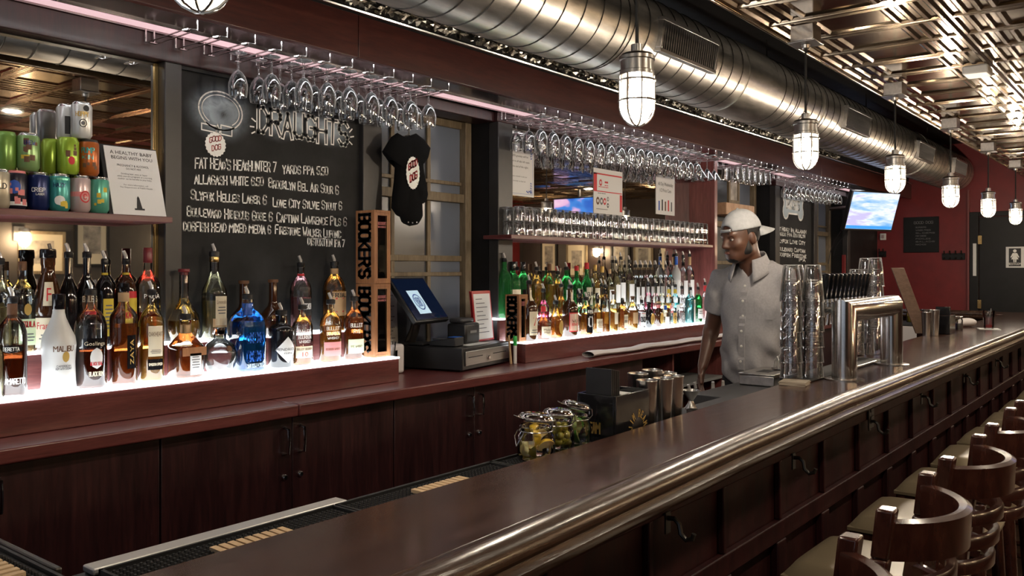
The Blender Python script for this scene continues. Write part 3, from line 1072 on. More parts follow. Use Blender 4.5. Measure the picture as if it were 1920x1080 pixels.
# ------------------------------------------------------------------ chalkboards
m, nt, b = nodes_of('chalkboard')
mp = coords(nt, (1, 1, 1))
n1 = noise(nt, mp, 5, 5, .6)
n2 = noise(nt, mp, 18, 4, .6, 1.0)
r1 = ramp(nt, [(0.3, (.009, .009, .0095)), (.75, (.024, .024, .0245))])
nt.links.new(n1.outputs[0], r1.inputs[0])
cur = r1.outputs[0]
YCH = 3.028
blobs = [(on_y(414, 212, YCH), .175, .135, .85), (on_y(420, 215, YCH), .09, .075, -.55), (on_y(520, 228, YCH), .13, .10, .5), (on_y(565, 232, YCH), .16, .085, .75),
         (on_y(618, 246, YCH), .15, .08, .75)]
for (c, sx, sz, amt) in blobs:
    q = nt.nodes.new('ShaderNodeMapping')
    q.vector_type = 'POINT'
    q.inputs['Location'].default_value = (-c.x / sx, 0, -c.z / sz)
    q.inputs['Scale'].default_value = (1 / sx, 0, 1 / sz)
    nt.links.new(mp.outputs[0], q.inputs[0])
    g = nt.nodes.new('ShaderNodeTexGradient')
    g.gradient_type = 'QUADRATIC_SPHERE'
    nt.links.new(q.outputs[0], g.inputs[0])
    mu = nt.nodes.new('ShaderNodeMath')
    mu.operation = 'MULTIPLY'
    nt.links.new(g.outputs[1], mu.inputs[0])
    nt.links.new(n2.outputs[0], mu.inputs[1])
    m2 = nt.nodes.new('ShaderNodeMath')
    m2.operation = 'MULTIPLY'
    m2.use_clamp = True
    m2.inputs[1].default_value = abs(amt) * 4.5
    nt.links.new(mu.outputs[0], m2.inputs[0])
    mx = nt.nodes.new('ShaderNodeMix')
    mx.data_type = 'RGBA'
    nt.links.new(m2.outputs[0], mx.inputs[0])
    nt.links.new(cur, mx.inputs[6])
    mx.inputs[7].default_value = (.36, .43, .50, 1) if amt > 0 else (.05, .055, .06, 1)
    cur = mx.outputs[2]
nt.links.new(cur, b.inputs['Base Color'])
setp(b, rough=.75, spec=.25)


def plane_y(Y):
    return lambda u, v, d: (u, Y - .0006 - d, v)


def span_text(mb, text, p0, p1, hpx, Y, pen, small=None, jitter=.05):
    """one chalk line running from pixel p0 to pixel p1 on the board"""
    a, b = on_y(*p0, Y), on_y(*p1, Y)
    ln = (b - a).length
    ex = (b - a) / ln
    hgt = hpx / FPX * depth(a)
    strokes(mb, text, ln, hgt, lambda u, v, d: (a.x + ex.x * u, Y - .0006 - d, a.z + ex.z * u + v), pen, jitter, small)


t = thing('chalkboard', 'large black chalkboard headed DRAUGHTS with a drawn collar, beside the window', 'chalkboard', (0, 0, 0))
obj('board', MB().box(1.771, 2.679, YCH, YCH + .02, 1.26, 2.285), 'chalkboard', t)
obj('frame', MB().box(1.771, 2.679, 3.012, YB - .012, 2.286, 2.299), 'black_paint', t)
mb = MB()
for (tx, p, q, h) in [("FAT HEAd'S HEAdHUNTER 7", (366, 315), (519, 322), 19), ("YARDS PPA 5.50", (530, 325), (616, 328), 15),
                      ("ALLAGASH WHITE 6.50", (365, 344), (495, 348), 16), ("Brooklyn Bel Air Sour 6", (504, 351), (636, 364), 17),
                      ("Slyfox Helles Lager 6", (358, 374), (501, 383), 18), ("Love City Sylvie Stout 6", (512, 387), (642, 394), 16),
                      ("Boulevard Hibiscus Gose 6", (351, 404), (512, 415), 18), ("Captian Lawrence Pils 6", (519, 415), (651, 424), 17),
                      ("DOGFISH HEAD MIXED MEDIA 6", (344, 432), (509, 438), 16), ("Firestone Walker Luponic", (516, 438), (640, 446), 16),
                      ("DISTORTION IPA 7", (577, 459), (647, 463), 13)]:
    span_text(mb, tx, p, q, h, YCH, .0051, .80)
obj('beer_list', mb, 'chalk', t, smooth=False)
mb = MB()
YK = YCH - .0012
span_text(mb, 'DRAUGHTS', (484, 249), (655, 272), 46, YK, .0075, None, .06)
obj('heading_fill', mb, 'board_dark', t, smooth=False)
mb = MB()
span_text(mb, 'DRAUGHTS', (484, 249), (655, 272), 46, YCH, .019, None, .06)
for (px, py, qx, qy) in [(472, 222, 479, 228), (469, 237, 476, 238), (472, 250, 478, 247), (655, 248, 660, 242), (657, 257, 663, 256), (655, 266, 660, 271)]:
    ribbon(mb, [tuple(on_y(px, py, YK).xz), tuple(on_y(qx, qy, YK).xz)], .006, plane_y(YK))
obj('heading', mb, 'chalk', t, smooth=False)
mb = MB()
c = on_y(414, 208, YK)


def ell(rx, rz, n=40, a0=0., a1=2 * pi, tilt=.12):
    P = []
    for i in range(n + 1):
        a = a0 + (a1 - a0) * i / n
        P.append((c.x + rx * cos(a), c.z + rz * sin(a) - tilt * rx * cos(a) * .3))
    return P


ribbon(mb, ell(.098, .076, a0=-2.3, a1=pi + .75 + 1.5), .006, plane_y(YK))
ribbon(mb, ell(.084, .062, a0=-.9, a1=pi + .9), .004, plane_y(YK))
for (x0, x1, z0, z1) in ((-.085, -.02, -.085, -.060), (.0, .05, -.092, -.056)):
    ribbon(mb, [(c.x + x0, c.z + z0), (c.x + x1, c.z + z0 - .004), (c.x + x1, c.z + z1 - .004), (c.x + x0, c.z + z1)], .005, plane_y(YK), True)
ribbon(mb, [(c.x - .015, c.z - .055), (c.x - .022, c.z - .085), (c.x - .012, c.z - .10), (c.x - .004, c.z - .08), (c.x - .015, c.z - .055)], .004, plane_y(YK))
obj('collar_drawing', mb, 'chalk', t, smooth=False)
ct = on_y(404, 271, YK)
mb = MB()
P = []
for i in range(40):
    a = 2 * pi * i / 40
    r = .046 + (.004 if i % 2 else 0)
    P.append((ct.x + r * cos(a) * .95, ct.z + r * sin(a)))
mb.prism(P, 0, .0004, plane_y(YK))
cap = obj('bottle_cap_drawing', mb, 'chalk', t, smooth=False)
mb = MB()
YK2 = YK - .0012
strokes(mb, 'GOOD', .055, .020, lambda u, v, d: (ct.x - .027 + u, YK2, ct.z + .006 + v + u * .25), .004, .08)
strokes(mb, 'DOG', .042, .020, lambda u, v, d: (ct.x - .016 + u, YK2, ct.z - .026 + v + u * .25), .004, .08)
obj('red_lettering', mb, 'chalk_red', cap, smooth=False)

# the second board, far along the wall
t = thing('chalkboard', 'far chalkboard with a pale drawn bone, behind the bartender', 'chalkboard', (0, 0, 0))
obj('board', MB().box(7.862, 8.798, YCH, YCH + .02, 1.26, 2.285), 'chalkboard', t)
mb = MB()
for (tx, p, q) in [('Fat Heads Ipa Allagash', (1455, 431), (1512, 438)), ('Yards Ppa Brooklyn', (1458, 441), (1510, 446)), ('Slyfox Love City', (1456, 454), (1510, 459)),
                   ('Boulevard Captian', (1456, 469), (1510, 474)), ('Dogfish Firestone', (1460, 480), (1512, 484)), ('Ipa', (1497, 489), (1511, 491))]:
    span_text(mb, tx, p, q, 7, YCH, .010, .8)
obj('beer_list', mb, 'chalk', t, smooth=False)
bc = on_y(1487, 384, YCH)
out = []
for (ux_, uz_, a0, a1) in ((-.20, .07, .2, 4.0), (-.20, -.07, 2.4, 6.0), (.20, -.07, 3.4, 7.0), (.20, .07, -.7, 2.9)):
    for i in range(9):
        a = a0 + (a1 - a0) * i / 8
        out.append((bc.x + ux_ + .075 * cos(a), bc.z + uz_ + .075 * sin(a)))
mb = MB().prism(out, 0, .0004, plane_y(YK))
bn = obj('bone_drawing', mb, 'chalk_soft', t, smooth=False)
mb = MB()
ribbon(mb, out, .016, plane_y(YK2), True)
strokes(mb, 'DRAUGHTS', .36, .085, lambda u, v, d: (bc.x - .18 + u, YK2, bc.z - .045 + v), .014, .05)
obj('bone_outline', mb, 'chalk', bn, smooth=False)

# ------------------------------------------------------------------ hanging racks and glasses
SP = .118                       # spacing of the rails
ZR = 2.352


def rail_mesh():
    mb = MB()
    r = .0032
    for s in (-.016, .016):
        mb.tube([(s, 2.985, ZSOF - .002), (s, 2.985, ZR), (s, 2.97, ZR - .004), (s, 2.735, ZR), (s * .2, 2.722, ZR + .004)], r, 6)
    mb.tube([(-.016, 2.97, ZR - .004), (.016, 2.97, ZR - .004)], r, 6)
    mb.tube([(.0, 2.722, ZR + .004), (.028, 2.720, ZR + .006), (.03, 2.720, ZSOF - .001)], r, 6)
    return mb.mesh('rack_rail', 'wire')


rail_me = rail_mesh()


def wine(prof_bowl, foot_r, stem_top, total, n=20):
    """an upturned stemmed glass hanging by its foot: foot at z=0, rim at z=-total"""
    foot = MB().lathe([(.0001, .0016), (foot_r, .0016), (foot_r, 0), (foot_r * .5, -.001), (.0065, -.006), (.0001, -.0065)][::-1], n, cap0=False, cap1=False)
    stem = MB().lathe([(.006, -.0066), (.0040, -.016), (.0038, stem_top * .6), (.0045, stem_top + .008), (.006, stem_top + .001)][::-1], 10)
    P = [(.0001, prof_bowl[0][1])] + list(prof_bowl)
    Q = [(max(.0001, r - .0013), z - (.0016 if i < 3 else 0)) for i, (r, z) in enumerate(prof_bowl)]
    P = P + Q[::-1] + [(.0001, prof_bowl[0][1] - .0016)]
    bowl = MB().lathe(P[::-1], n, cap0=False, cap1=False)
    return foot, stem, bowl


def tulip(h=.168, R=.037, st=-.066):
    b = [(.0045, st), (.016, st - .006), (R * .78, st - .026), (R * .98, st - .050), (R, st - .062), (R * .95, -h + .016), (R * .88, -h)]
    return wine(b, .034, st, h)


def snifter(h=.150, R=.0385, st=-.050):
    b = [(.0045, st), (.018, st - .004), (R * .85, st - .024), (R, st - .048), (R * .95, st - .066), (R * .8, -h)]
    return wine(b, .033, st, h)


def flared(h=.160, R=.052, st=-.085):
    b = [(.0045, st), (.012, st - .006), (R * .6, st - .040), (R, -h)]
    return wine(b, .036, st, h)


def merged(parts, name):
    mb = MB()
    for q in parts:
        mb.add(q.v, q.f)
    return mb.mesh(name, 'rim_glass')


tul = tulip()
tul_me = [q.mesh(nm, 'rim_glass') for q, nm in zip(tul, ('foot', 'stem', 'bowl'))]
tulip_me, snif_me, flare_me = merged(tulip(), 'wine_glass'), merged(snifter(), 'wine_glass'), merged(flared(), 'wine_glass')
GZ = ZR + .0005


def rack(x0, n, label, group):
    for k in range(n):
        o = obj('glass_rack_rail', rail_me, None, loc=(x0 + SP * k, 0, 0))
        tag(o, label, 'rack', group)


X0L = 1.633
rack(X0L, 12, 'wire rail under the soffit holding stemmed glasses above the large chalkboard', 'wire glass rails above the large chalkboard')
GLH = 'clear stemmed glass hanging upside down in the cluster above the chalkboard'
lg = 'stemmed glasses above the large chalkboard'


def obj_me(name, me, parent=None, loc=None):
    return obj(name, me, None, parent, loc)


def hang_parts(x, y, label):
    t = thing('wine_glass', label, 'glass', (x, y, GZ), rnd.uniform(0, 6), lg)
    for me, nm in zip(tul_me, ('foot', 'stem', 'bowl')):
        obj_me(nm, me, t)
    return t


for k in range(11):
    xs = X0L + SP * (k + .5)
    ys = {0: [], 1: [], 2: [2.87], 3: [2.90, 2.815], 4: [2.93, 2.85, 2.77]}.get(k, [2.93, 2.85, 2.77])
    for j, y in enumerate(ys):
        lab = GLH
        if k == 2:
            lab = 'single stemmed glass hanging at the left end of the rack above the chalkboard'
        elif k == 10 and j == 2:
            lab = 'rightmost stemmed glass of the rack above the chalkboard, in front'
        hang_parts(xs + rnd.uniform(-.006, .006), y + rnd.uniform(-.002, .002), lab)

X0R = 3.70
NR = 21
rack(X0R, NR, 'wire rail under the soffit holding glasses in the mirrored middle bay', 'wire glass rails in the middle bay')
for k in range(NR - 1):
    xs = X0R + SP * (k + .5)
    me = tulip_me if k < 8 else (snif_me if k < 14 else (tulip_me if k < 17 else flare_me))
    kind = 'rounded stemmed' if me is snif_me else ('wide flared stemmed' if me is flare_me else 'narrow stemmed')
    for y in ((2.93, 2.80) if me is flare_me else (2.94, 2.855, 2.77)):
        o = obj('wine_glass', me, None, loc=(xs + rnd.uniform(-.004, .004), y + rnd.uniform(-.003, .003), GZ))
        tag(o, kind + ' glass hanging among many in the mirrored middle bay' if k < 8 or k >= 17 else (kind + ' glass hanging in the middle of the mirrored bay' if k < 14 else 'narrow stemmed glass hanging just left of the flared ones'),
            'glass', 'stemmed glasses in the middle bay')
X0F = 6.45
rack(X0F, 7, 'wire rail under the soffit right of the red-brown panel above the bartender', 'wire glass rails behind the bartender')
tum = MB().lathe([(.0001, -.012), (.030, -.014), (.0385, -.10), (.0392, -.105), (.041, -.105), (.040, -.10), (.034, -.02), (.0345, .002), (.0001, .002)], 18, cap0=False, cap1=False)
tum_me = tum.mesh('footed_tumbler', 'rim_glass')
for k in range(6):
    for y in (2.93, 2.83):
        o = obj('footed_tumbler', tum_me, None, loc=(X0F + SP * (k + .5), y, GZ))
        tag(o, 'straight tumbler hanging upside down right of the red-brown panel', 'glass', 'tumblers hanging behind the bartender')
X0G = 7.66
rack(X0G, 12, 'wire rail under the soffit above the far chalkboard', 'wire glass rails above the far chalkboard')
for k in range(11):
    for y in (2.90, 2.79):
        o = obj('wine_glass', tulip_me, None, loc=(X0G + SP * (k + .5), y, GZ))
        tag(o, 'stemmed glass hanging in the short far row beside the television', 'glass', 'stemmed glasses above the far chalkboard')

# ------------------------------------------------------------------ upturned tumblers on the right-hand shelf
rg = MB().lathe([(.0001, .066), (.026, .065), (.0302, .058), (.0318, .03), (.0332, .0005), (.0355, .0), (.0362, .004), (.0350, .03), (.0325, .074), (.029, .0795), (.012, .0775), (.0001, .0765)], 18, cap0=False, cap1=False)
rg_me = rg.mesh('tumbler', 'rim_glass')
TL = {0: 'upturned tumbler standing on the shelf in the lower layer, front row', 1: 'upturned tumbler stacked in the upper layer, front row',
      2: 'upturned tumbler standing on the shelf in the lower layer, back row', 3: 'upturned tumbler stacked in the upper layer, back row'}
n = 31
for k in range(n):
    for row, y in enumerate((2.895, 2.975)):
        for tier in range(2):
            o = obj('tumbler', rg_me, None, loc=(3.725 + .0765 * k + rnd.uniform(-.001, .001), y + rnd.uniform(-.002, .002), ZSH + .0005 + tier * .0805))
            o.rotation_euler = (0, 0, rnd.uniform(0, 6))
            tag(o, TL[row * 2 + tier], 'glass', 'upturned tumblers on the shelf')

# ------------------------------------------------------------------ bottles
def prof(shape, R, H):
    """(radius, height) of the outside of a bottle up to the mouth"""
    P = {'std': [(.9, 0), (1, .02), (1, .55), (.93, .61), (.62, .68), (.38, .73), (.32, .78), (.31, 1)],
         'round': [(.9, 0), (1, .03), (1, .60), (.97, .66), (.84, .73), (.58, .79), (.36, .82), (.31, .86), (.31, 1)],
         'tall': [(.9, 0), (1, .02), (1, .62), (.95, .66), (.7, .71), (.40, .75), (.33, .79), (.32, 1)],
         'straight': [(.96, 0), (1, .02), (1, .66), (.96, .70), (.72, .75), (.42, .80), (.36, .84), (.36, 1)],
         'decanter': [(.72, 0), (.85, .03), (1, .16), (1, .26), (.90, .38), (.62, .48), (.36, .56), (.30, .64), (.28, 1)],
         'globe': [(.45, 0), (.62, .03), (.86, .16), (1, .36), (.97, .52), (.76, .68), (.42, .78), (.36, .80), (.36, 1)],
         'coconut': [(.86, 0), (1, .03), (.97, .10), (.93, .3), (.98, .46), (1, .50), (.93, .58), (.66, .68), (.42, .78), (.35, .84), (.34, 1)],
         'monk': [(.85, 0), (1, .02), (1, .34), (.88, .36), (.98, .40), (.80, .55), (.58, .70), (.42, .78), (.40, .86), (.44, .88), (.44, 1)],
         'vodka': [(.95, 0), (1, .015), (1, .62), (.96, .66), (.55, .73), (.36, .76), (.34, .8), (.34, 1)],
         'wine': [(.93, 0), (1, .02), (1, .52), (.94, .58), (.60, .68), (.40, .74), (.36, .80), (.36, 1)],
         'squat': [(.92, 0), (1, .03), (1, .44), (.95, .52), (.66, .62), (.40, .70), (.32, .74), (.32, 1)],
         'apoth': [(.95, 0), (1, .03), (1, .66), (.97, .71), (.72, .76), (.44, .785), (.40, .81), (.40, 1)],
         'jug': [(.9, 0), (1, .03), (1, .52), (.9, .60), (.5, .68), (.36, .72), (.34, 1)]}[shape]
    out = []
    for i in range(len(P) - 1):
        out.append(P[i])
    out.append(P[-1])
    return [(r * R, z * H) for r, z in out]


def liquid_prof(pr, level):
    out = []
    for (a, b) in zip(pr[:-1], pr[1:]):
        out.append((a[0] * .93, a[1] + (.004 if not out else 0)))
        if b[1] >= level:
            f = (level - a[1]) / max(1e-6, b[1] - a[1])
            out.append(((a[0] + (b[0] - a[0]) * f) * .93, level))
            break
    return out


def bottle(label, px, yb, yt, wpx, tier, shape='std', glass='glass_bottle', liq=None, fill=.6, cap=('pour', 'black_plastic'), labels=(), Y=None, sq=None,
           group='bottles on the left lit steps', rz=0.0, sy=1.0, band=None):
    z0 = ZLED if tier == 1 else ZLED2
    if Y is None:
        R0 = wpx / FPX * depth(on_y(px, 500, 2.9)) / 2 * sy
        Y = max(2.932 + .3 * R0, min(2.985, 3.018 - R0)) if tier == 2 else max(2.757 + R0, min(2.85, 2.926 - R0, on_z(px, yb, z0).y + R0 * .9))
    base = on_y(px, 500, Y)
    d = depth(base)
    R = wpx / FPX * d / 2
    if tier == 2 or yb is None:
        yb = HYP + FPX * (EYE - z0) / d
    H = (yb - yt) / FPX * d
    if sq:
        R *= .86
    t = thing('bottle', label, 'bottle', (base.x, Y, z0 + .0008), rz, group)
    caph = .022 if cap[0] == 'pour' else (cap[2] if len(cap) > 2 else .03)
    Hb = H - (caph - .012)
    pr = prof(shape, R, Hb)
    mb = MB().lathe(pr, 28, cap1=False, sq=sq, sy=sy)
    solid = glass not in ('glass_bottle',)
    obj('body', mb, glass, t, angle=50)
    if liq and not solid:
        lp = liquid_prof(pr, fill * Hb)
        obj('liquid', MB().lathe(lp, 24, sq=sq, sy=sy), 'liq_' + liq, t, angle=50)
    nr = pr[-1][0]
    if cap[0] == 'pour':
        mb = MB().lathe([(nr * 1.06, Hb - .012), (nr * 1.18, Hb - .010), (nr * 1.2, Hb + .006), (nr * .9, Hb + .010)], 16)
        c = obj('stopper', mb, cap[1], t)
        mb = MB().tube([(0, 0, Hb + .010), (0, 0, Hb + .017), (-.007, .004, Hb + .038)], [.0065, .0065, .0058], 8)
        obj('spout', mb, 'pour_plastic', c)
    elif cap[0] == 'cap':
        mb = MB().lathe([(nr * 1.1, Hb - caph + .012), (nr * 1.14, Hb - caph + .014), (nr * 1.12, Hb + .010), (nr * 1.0, Hb + .012)], 16)
        obj('cap', mb, cap[1], t)
    elif cap[0] == 'cork':
        mb = MB().lathe([(nr * .9, Hb - .01), (nr * .9, Hb), (nr * 1.25, Hb + .001), (nr * 1.3, Hb + .004), (nr * 1.3, Hb + .011), (nr * 1.2, Hb + .013)], 16)
        obj('cork', mb, cap[1], t)
    if band:
        z, h, m_ = band
        rr = max([r for (r, zz) in pr if zz >= z * Hb - .01] + [nr]) if z > .8 else nr * 1.1
        obj('neck_band', MB().lathe([(nr * 1.07, z * Hb), (nr * 1.1, z * Hb + .001), (nr * 1.1, (z + h) * Hb), (nr * 1.07, (z + h) * Hb + .001)], 16, cap0=False, cap1=False), m_, t)

    def rad(z):
        for (a, b) in zip(pr[:-1], pr[1:]):
            if a[1] <= z <= b[1] and b[1] > a[1]:
                return a[0] + (b[0] - a[0]) * (z - a[1]) / (b[1] - a[1])
        return R
    for sp in labels:
        za, zb, half, mat_ = sp['z'][0] * Hb, sp['z'][1] * Hb, sp.get('w', 1.0), sp.get('m', 'paper_cream')
        sh = sp.get('a', 0.0) - .42

        def place(u, v, dd, sh=sh):
            r = rad(v) + .0007 + dd
            if sq:
                return (u + (sh + .35) * R * .6, -(R * sy) - .0007 - dd, v)
            return (r * sin(u / R + sh), -r * cos(u / R + sh) * sy, v)
        if mat_:
            mb = MB()
            kind = sp.get('k', 'rect')
            zm, hz = (za + zb) / 2, (zb - za) / 2
            nu, nv = 10, 6

            def fn(a, b):
                u = (a * 2 - 1) * half * R
                v = (b * 2 - 1)
                if kind == 'oval':
                    u *= math.sqrt(max(0, 1 - v * v))
                elif kind == 'diamond':
                    u *= 1 - abs(v)
                return place(u, zm + v * hz, 0)
            mb.grid(fn, nu, 8 if kind != 'rect' else nv)
            lb = obj('label', mb, mat_, t)
        else:
            lb = t
        txt = sp.get('t')
        if txt:
            for (s, fz, fh, fw, m_, style) in txt:
                mb = MB()
                zz = za + (zb - za) * fz
                wd = 2 * half * R * fw
                hh = (zb - za) * fh
                if style == 'p':
                    print_text(mb, s, hh * 1.35, lambda u, v, d: place(u, zz + v, .0006), wd)
                elif style == 'v':
                    print_text(mb, s, wd * 1.2, lambda u, v, d: place(-v + wd * .42, zz + u, .0006), hh)
                elif style == 'r':
                    for k in range(int(fw)):
                        v = zz - k * hh
                        mb.grid(lambda a, b: place((a * 2 - 1) * half * R * (.72 if k % 2 else .6), v + b * hh * .35, .0006), 8, 1)
                else:
                    strokes(mb, s, wd, hh, lambda u, v, d: place(u - wd / 2, zz + v, .0006), hh * .16)
                if mb.v:
                    obj('print', mb, m_, lb, smooth=False)
    return t


PB = ('pour', 'black_plastic')
L = []
bottle('squat lime green bottle cut off by the left frame edge', -14, 735, 590, 40, 1, 'std', 'glass_bottle', 'straw', .7, PB)
bottle('brown almond liqueur bottle with black oval label at far left', 23, 732, 546, 50, 1, 'round', 'glass_bottle', 'brown', .53, PB,
       [dict(z=(.45, .53), w=.9, m='bottle_black', k='oval', t=[('BERETTA', .28, .42, .6, 'ink_white', 's')]),
        dict(z=(.12, .22), w=.8, m=None, a=.3, t=[('AMARETTO', .1, .55, .9, 'ink_white', 's')])], band=(.8, .15, 'ink_brown'))
bottle('white coconut rum bottle with a palm tree mark', 110, 729, 533, 60, 1, 'coconut', 'white_bottle', None, 1, ('cap', 'bottle_black', .05),
       [dict(z=(.40, .52), w=.62, m=None, a=.35, t=[('MALIBU', .25, .45, 1.0, 'ink_brown', 's')]),
        dict(z=(.31, .43), w=.22, m='ink_gold', k='oval', a=.45),
        dict(z=(.22, .29), w=.5, m=None, a=.35, t=[('CARIBBEAN', .6, .28, .9, 'ink_gray', 's'), ('RUM WITH COCONUT', .2, .28, 1.0, 'ink_gray', 's')])])
bottle('clear rum bottle half full of dark rum with a black seal label', 170, 722, 538, 57, 1, 'round', 'glass_bottle', 'brown', .40, PB,
       [dict(z=(.42, .52), w=.72, m='bottle_black', a=.25, t=[('Goslings', .25, .42, .9, 'paper_cream', 'p')]),
        dict(z=(.20, .42), w=.40, m='paper', k='oval', a=.35, t=[('BLACK SEAL', .18, .14, .95, 'ink_red', 's')]),
        dict(z=(.08, .20), w=.5, m=None, a=.35, t=[('BLACK RUM', .4, .35, .9, 'paper_cream', 's')])], band=(.76, .03, 'ink_red'))
bottle('straight dark rum bottle with an upright gold word on black', 232, 716, 524, 49, 1, 'straight', 'glass_bottle', 'dark_amber', .62, ('cap', 'bottle_black', .03),
       [dict(z=(.16, .50), w=.36, m='bottle_black', a=.55, t=[('ZAYA', .5, .75, .5, 'ink_gold', 'v')])], band=(.84, .09, 'cork'))
bottle('golden spiced rum bottle with a tilted cream label', 284, 709, 538, 45, 1, 'round', 'glass_bottle', 'gold', .72, PB,
       [dict(z=(.28, .62), w=.62, m='paper_cream', a=.30, t=[('OAKHEART', .66, .16, .95, 'ink_brown', 'p'), ('X', .2, .05, 3, 'ink_gray', 'r')]),
        dict(z=(.13, .25), w=.66, m='bottle_black', a=.30, t=[('SMOOTH SPICED', .4, .22, .85, 'paper_cream', 's')])])
bottle('square brown orange liqueur bottle with a slanted band', 348, 702, 584, 63, 1, 'squat', 'glass_bottle', 'dark_amber', .52, PB,
       [dict(z=(.36, .50), w=.9, m='crate_wood', a=.2), dict(z=(.05, .40), w=.42, m='paper', a=.35, t=[('X', .8, .12, 5, 'ink_gray', 'r')])], sq=5, band=(.72, .14, 'cork'))
bottle('round globe-shaped clear bottle with a steel cap', 412, 696, 609, 64, 1, 'globe', 'glass_bottle', 'clear', .50, ('cap', 'chrome', .026), [dict(z=(.52, .66), w=.2, m='ink_brown', k='oval', a=.5)])
bottle('square bright blue gin bottle with pale scrollwork', 464, 690, 547, 64, 1, 'round', 'glass_bottle', 'blue', .66, PB,
       [dict(z=(.04, .60), w=.8, m=None, t=[('KNICKERBOCKER', .02, .09, .8, 'chalk_soft', 's'), ('OX8XO', .18, .22, .85, 'blue_plastic', 's'), ('OX8XO', .62, .22, .85, 'blue_plastic', 's')])], sq=6, band=(.74, .16, 'blue_plastic'))
bottle('black gin bottle with a silver diamond label', 527, 684, 578, 47, 1, 'apoth', 'bottle_black', None, 1, PB,
       [dict(z=(.08, .56), w=1.0, m='paper', k='diamond', a=.35, t=[("HENDRICK'S", .47, .11, .95, 'ink', 'p'), ('GIN', .34, .07, .35, 'ink', 'p')])])
E5 = 'ink_white'
bottle('clear and pale amber bourbon flask with a cream label reading 10', 567, 679, 567, 44, 1, 'round', 'glass_bottle', 'amber', .30, PB,
       [dict(z=(.12, .32), w=.9, m='paper_cream', a=.2, t=[('10', .12, .42, .3, 'ink_red', 'p'), ('BULLEIT BOURBON', .68, .16, .85, 'ink_brown', 's')]),
        dict(z=(.38, .62), w=.7, m=None, a=.2, t=[('BULLEIT', .68, .26, .9, E5, 's'), ('BOURBON', .30, .26, .9, E5, 's'), ('WHISKEY', 0, .18, .8, E5, 's')])], sy=.7)
bottle('amber bourbon flask with an orange label', 620, 673, 557, 46, 1, 'round', 'glass_bottle', 'amber', .60, PB,
       [dict(z=(.10, .33), w=.9, m='chalk_red', a=.2, t=[('BOURBON WHISKEY', .42, .14, .8, 'ink_brown', 's')]),
        dict(z=(.38, .60), w=.7, m=None, a=.2, t=[('BULLEIT', .68, .24, .9, E5, 's'), ('BOURBON', .30, .24, .9, E5, 's'), ('WHISKEY', 0, .16, .8, E5, 's')])], sy=.7)
bottle('amber rye flask with a green label beside the wooden crates', 664, 669, 552, 43, 1, 'round', 'glass_bottle', 'dark_amber', .70, PB,
       [dict(z=(.10, .33), w=.9, m='chalk_green', a=.2, t=[('RYE WHISKEY', .42, .14, .7, 'ink_brown', 's')]),
        dict(z=(.40, .62), w=.7, m=None, a=.2, t=[('BULLEIT', .60, .26, .9, E5, 's'), ('RYE', .15, .26, .5, E5, 's')])], sy=.7)
# back step, left
bottle('tall clear bottle at the left frame edge on the back step', 0, None, 484, 40, 2, 'vodka', 'glass_bottle', 'straw', .5, PB)
bottle('gold tequila bottle with a round seal and green label, back step', 42, None, 487, 42, 2, 'straight', 'glass_bottle', 'gold', .18, ('cap', 'ink_brown', .03),
       [dict(z=(.08, .38), w=.9, m='chalk_green', a=.3, t=[('TEQUILA', .7, .2, .8, 'ink_red', 's'), ('X', .4, .12, 3, 'ink_gray', 'r')]), dict(z=(.42, .56), w=.36, m='ink_gold', k='oval', a=.3)], sq=5)
bottle('brown monk-shaped hazelnut liqueur bottle with an F seal', 90, None, 464, 56, 2, 'monk', 'bottle_brown', None, 1, ('cap', 'bottle_black', .03),
       [dict(z=(.46, .70), w=.42, m='paper_cream', a=.1, t=[('F', .2, .6, .45, 'ink_red', 'p')]), dict(z=(.04, .34), w=1.0, m='paper_cream', a=.2, t=[('Frangelico', .62, .25, .85, 'ink_red', 'p'), ('X', .4, .12, 3, 'ink_gray', 'r')])])
bottle('tall black bottle behind the white rum bottle', 128, None, 472, 34, 2, 'wine', 'bottle_black', None, 1, PB)
bottle('black cream liqueur bottle with an oval picture label', 163, None, 472, 38, 2, 'wine', 'bottle_black', None, 1, PB, [dict(z=(.34, .62), w=.8, m='ink_brown', k='oval', a=.35, t=[('BAILEYS', .55, .2, .9, 'paper_cream', 's')])])
bottle('dark bottle with a bright yellow label, back step', 196, None, 485, 34, 2, 'round', 'bottle_black', None, 1, PB, [dict(z=(.12, .56), w=.6, m='yellow_label', a=.45, t=[('X', .8, .1, 7, 'ink_gray', 'r')])], band=(.80, .06, 'yellow_label'))
bottle('dark coffee liqueur bottle with a yellow and red label', 236, None, 485, 38, 2, 'round', 'bottle_brown', None, 1, PB, [dict(z=(.22, .56), w=.7, m='yellow_label', a=.6, t=[('KAHLUA', .3, .2, .9, 'ink_red', 's')]), dict(z=(.56, .64), w=.6, m='ink_red', a=.6)], band=(.80, .06, 'yellow_label'))
bottle('tall clear pomegranate liqueur bottle with a dark red neck', 277, None, 449, 46, 2, 'tall', 'glass_bottle', 'red', .34, ('cap', 'deep_red', .055), [dict(z=(.46, .56), w=.7, m=None, a=.3, t=[('PAMA', .3, .5, .9, 'ink_white', 'p')])])
bottle('long-necked bulbous cognac decanter, half full', 345, None, 502, 58, 2, 'decanter', 'glass_bottle', 'gold', .30, ('cork', 'deep_red'))
bottle('tallest clear bottle with a slanted orange neck band', 402, None, 471, 46, 2, 'wine', 'glass_bottle', 'straw', .45, PB,
       [dict(z=(.16, .50), w=.55, m='paper_cream', a=.5, t=[('Limoncello', .74, .14, .8, 'ink_brown', 'p'), ('X', .6, .1, 3, 'ink_gray', 'r')]), dict(z=(.04, .24), w=.7, m='cork', a=.45)], band=(.90, .06, 'brass'))
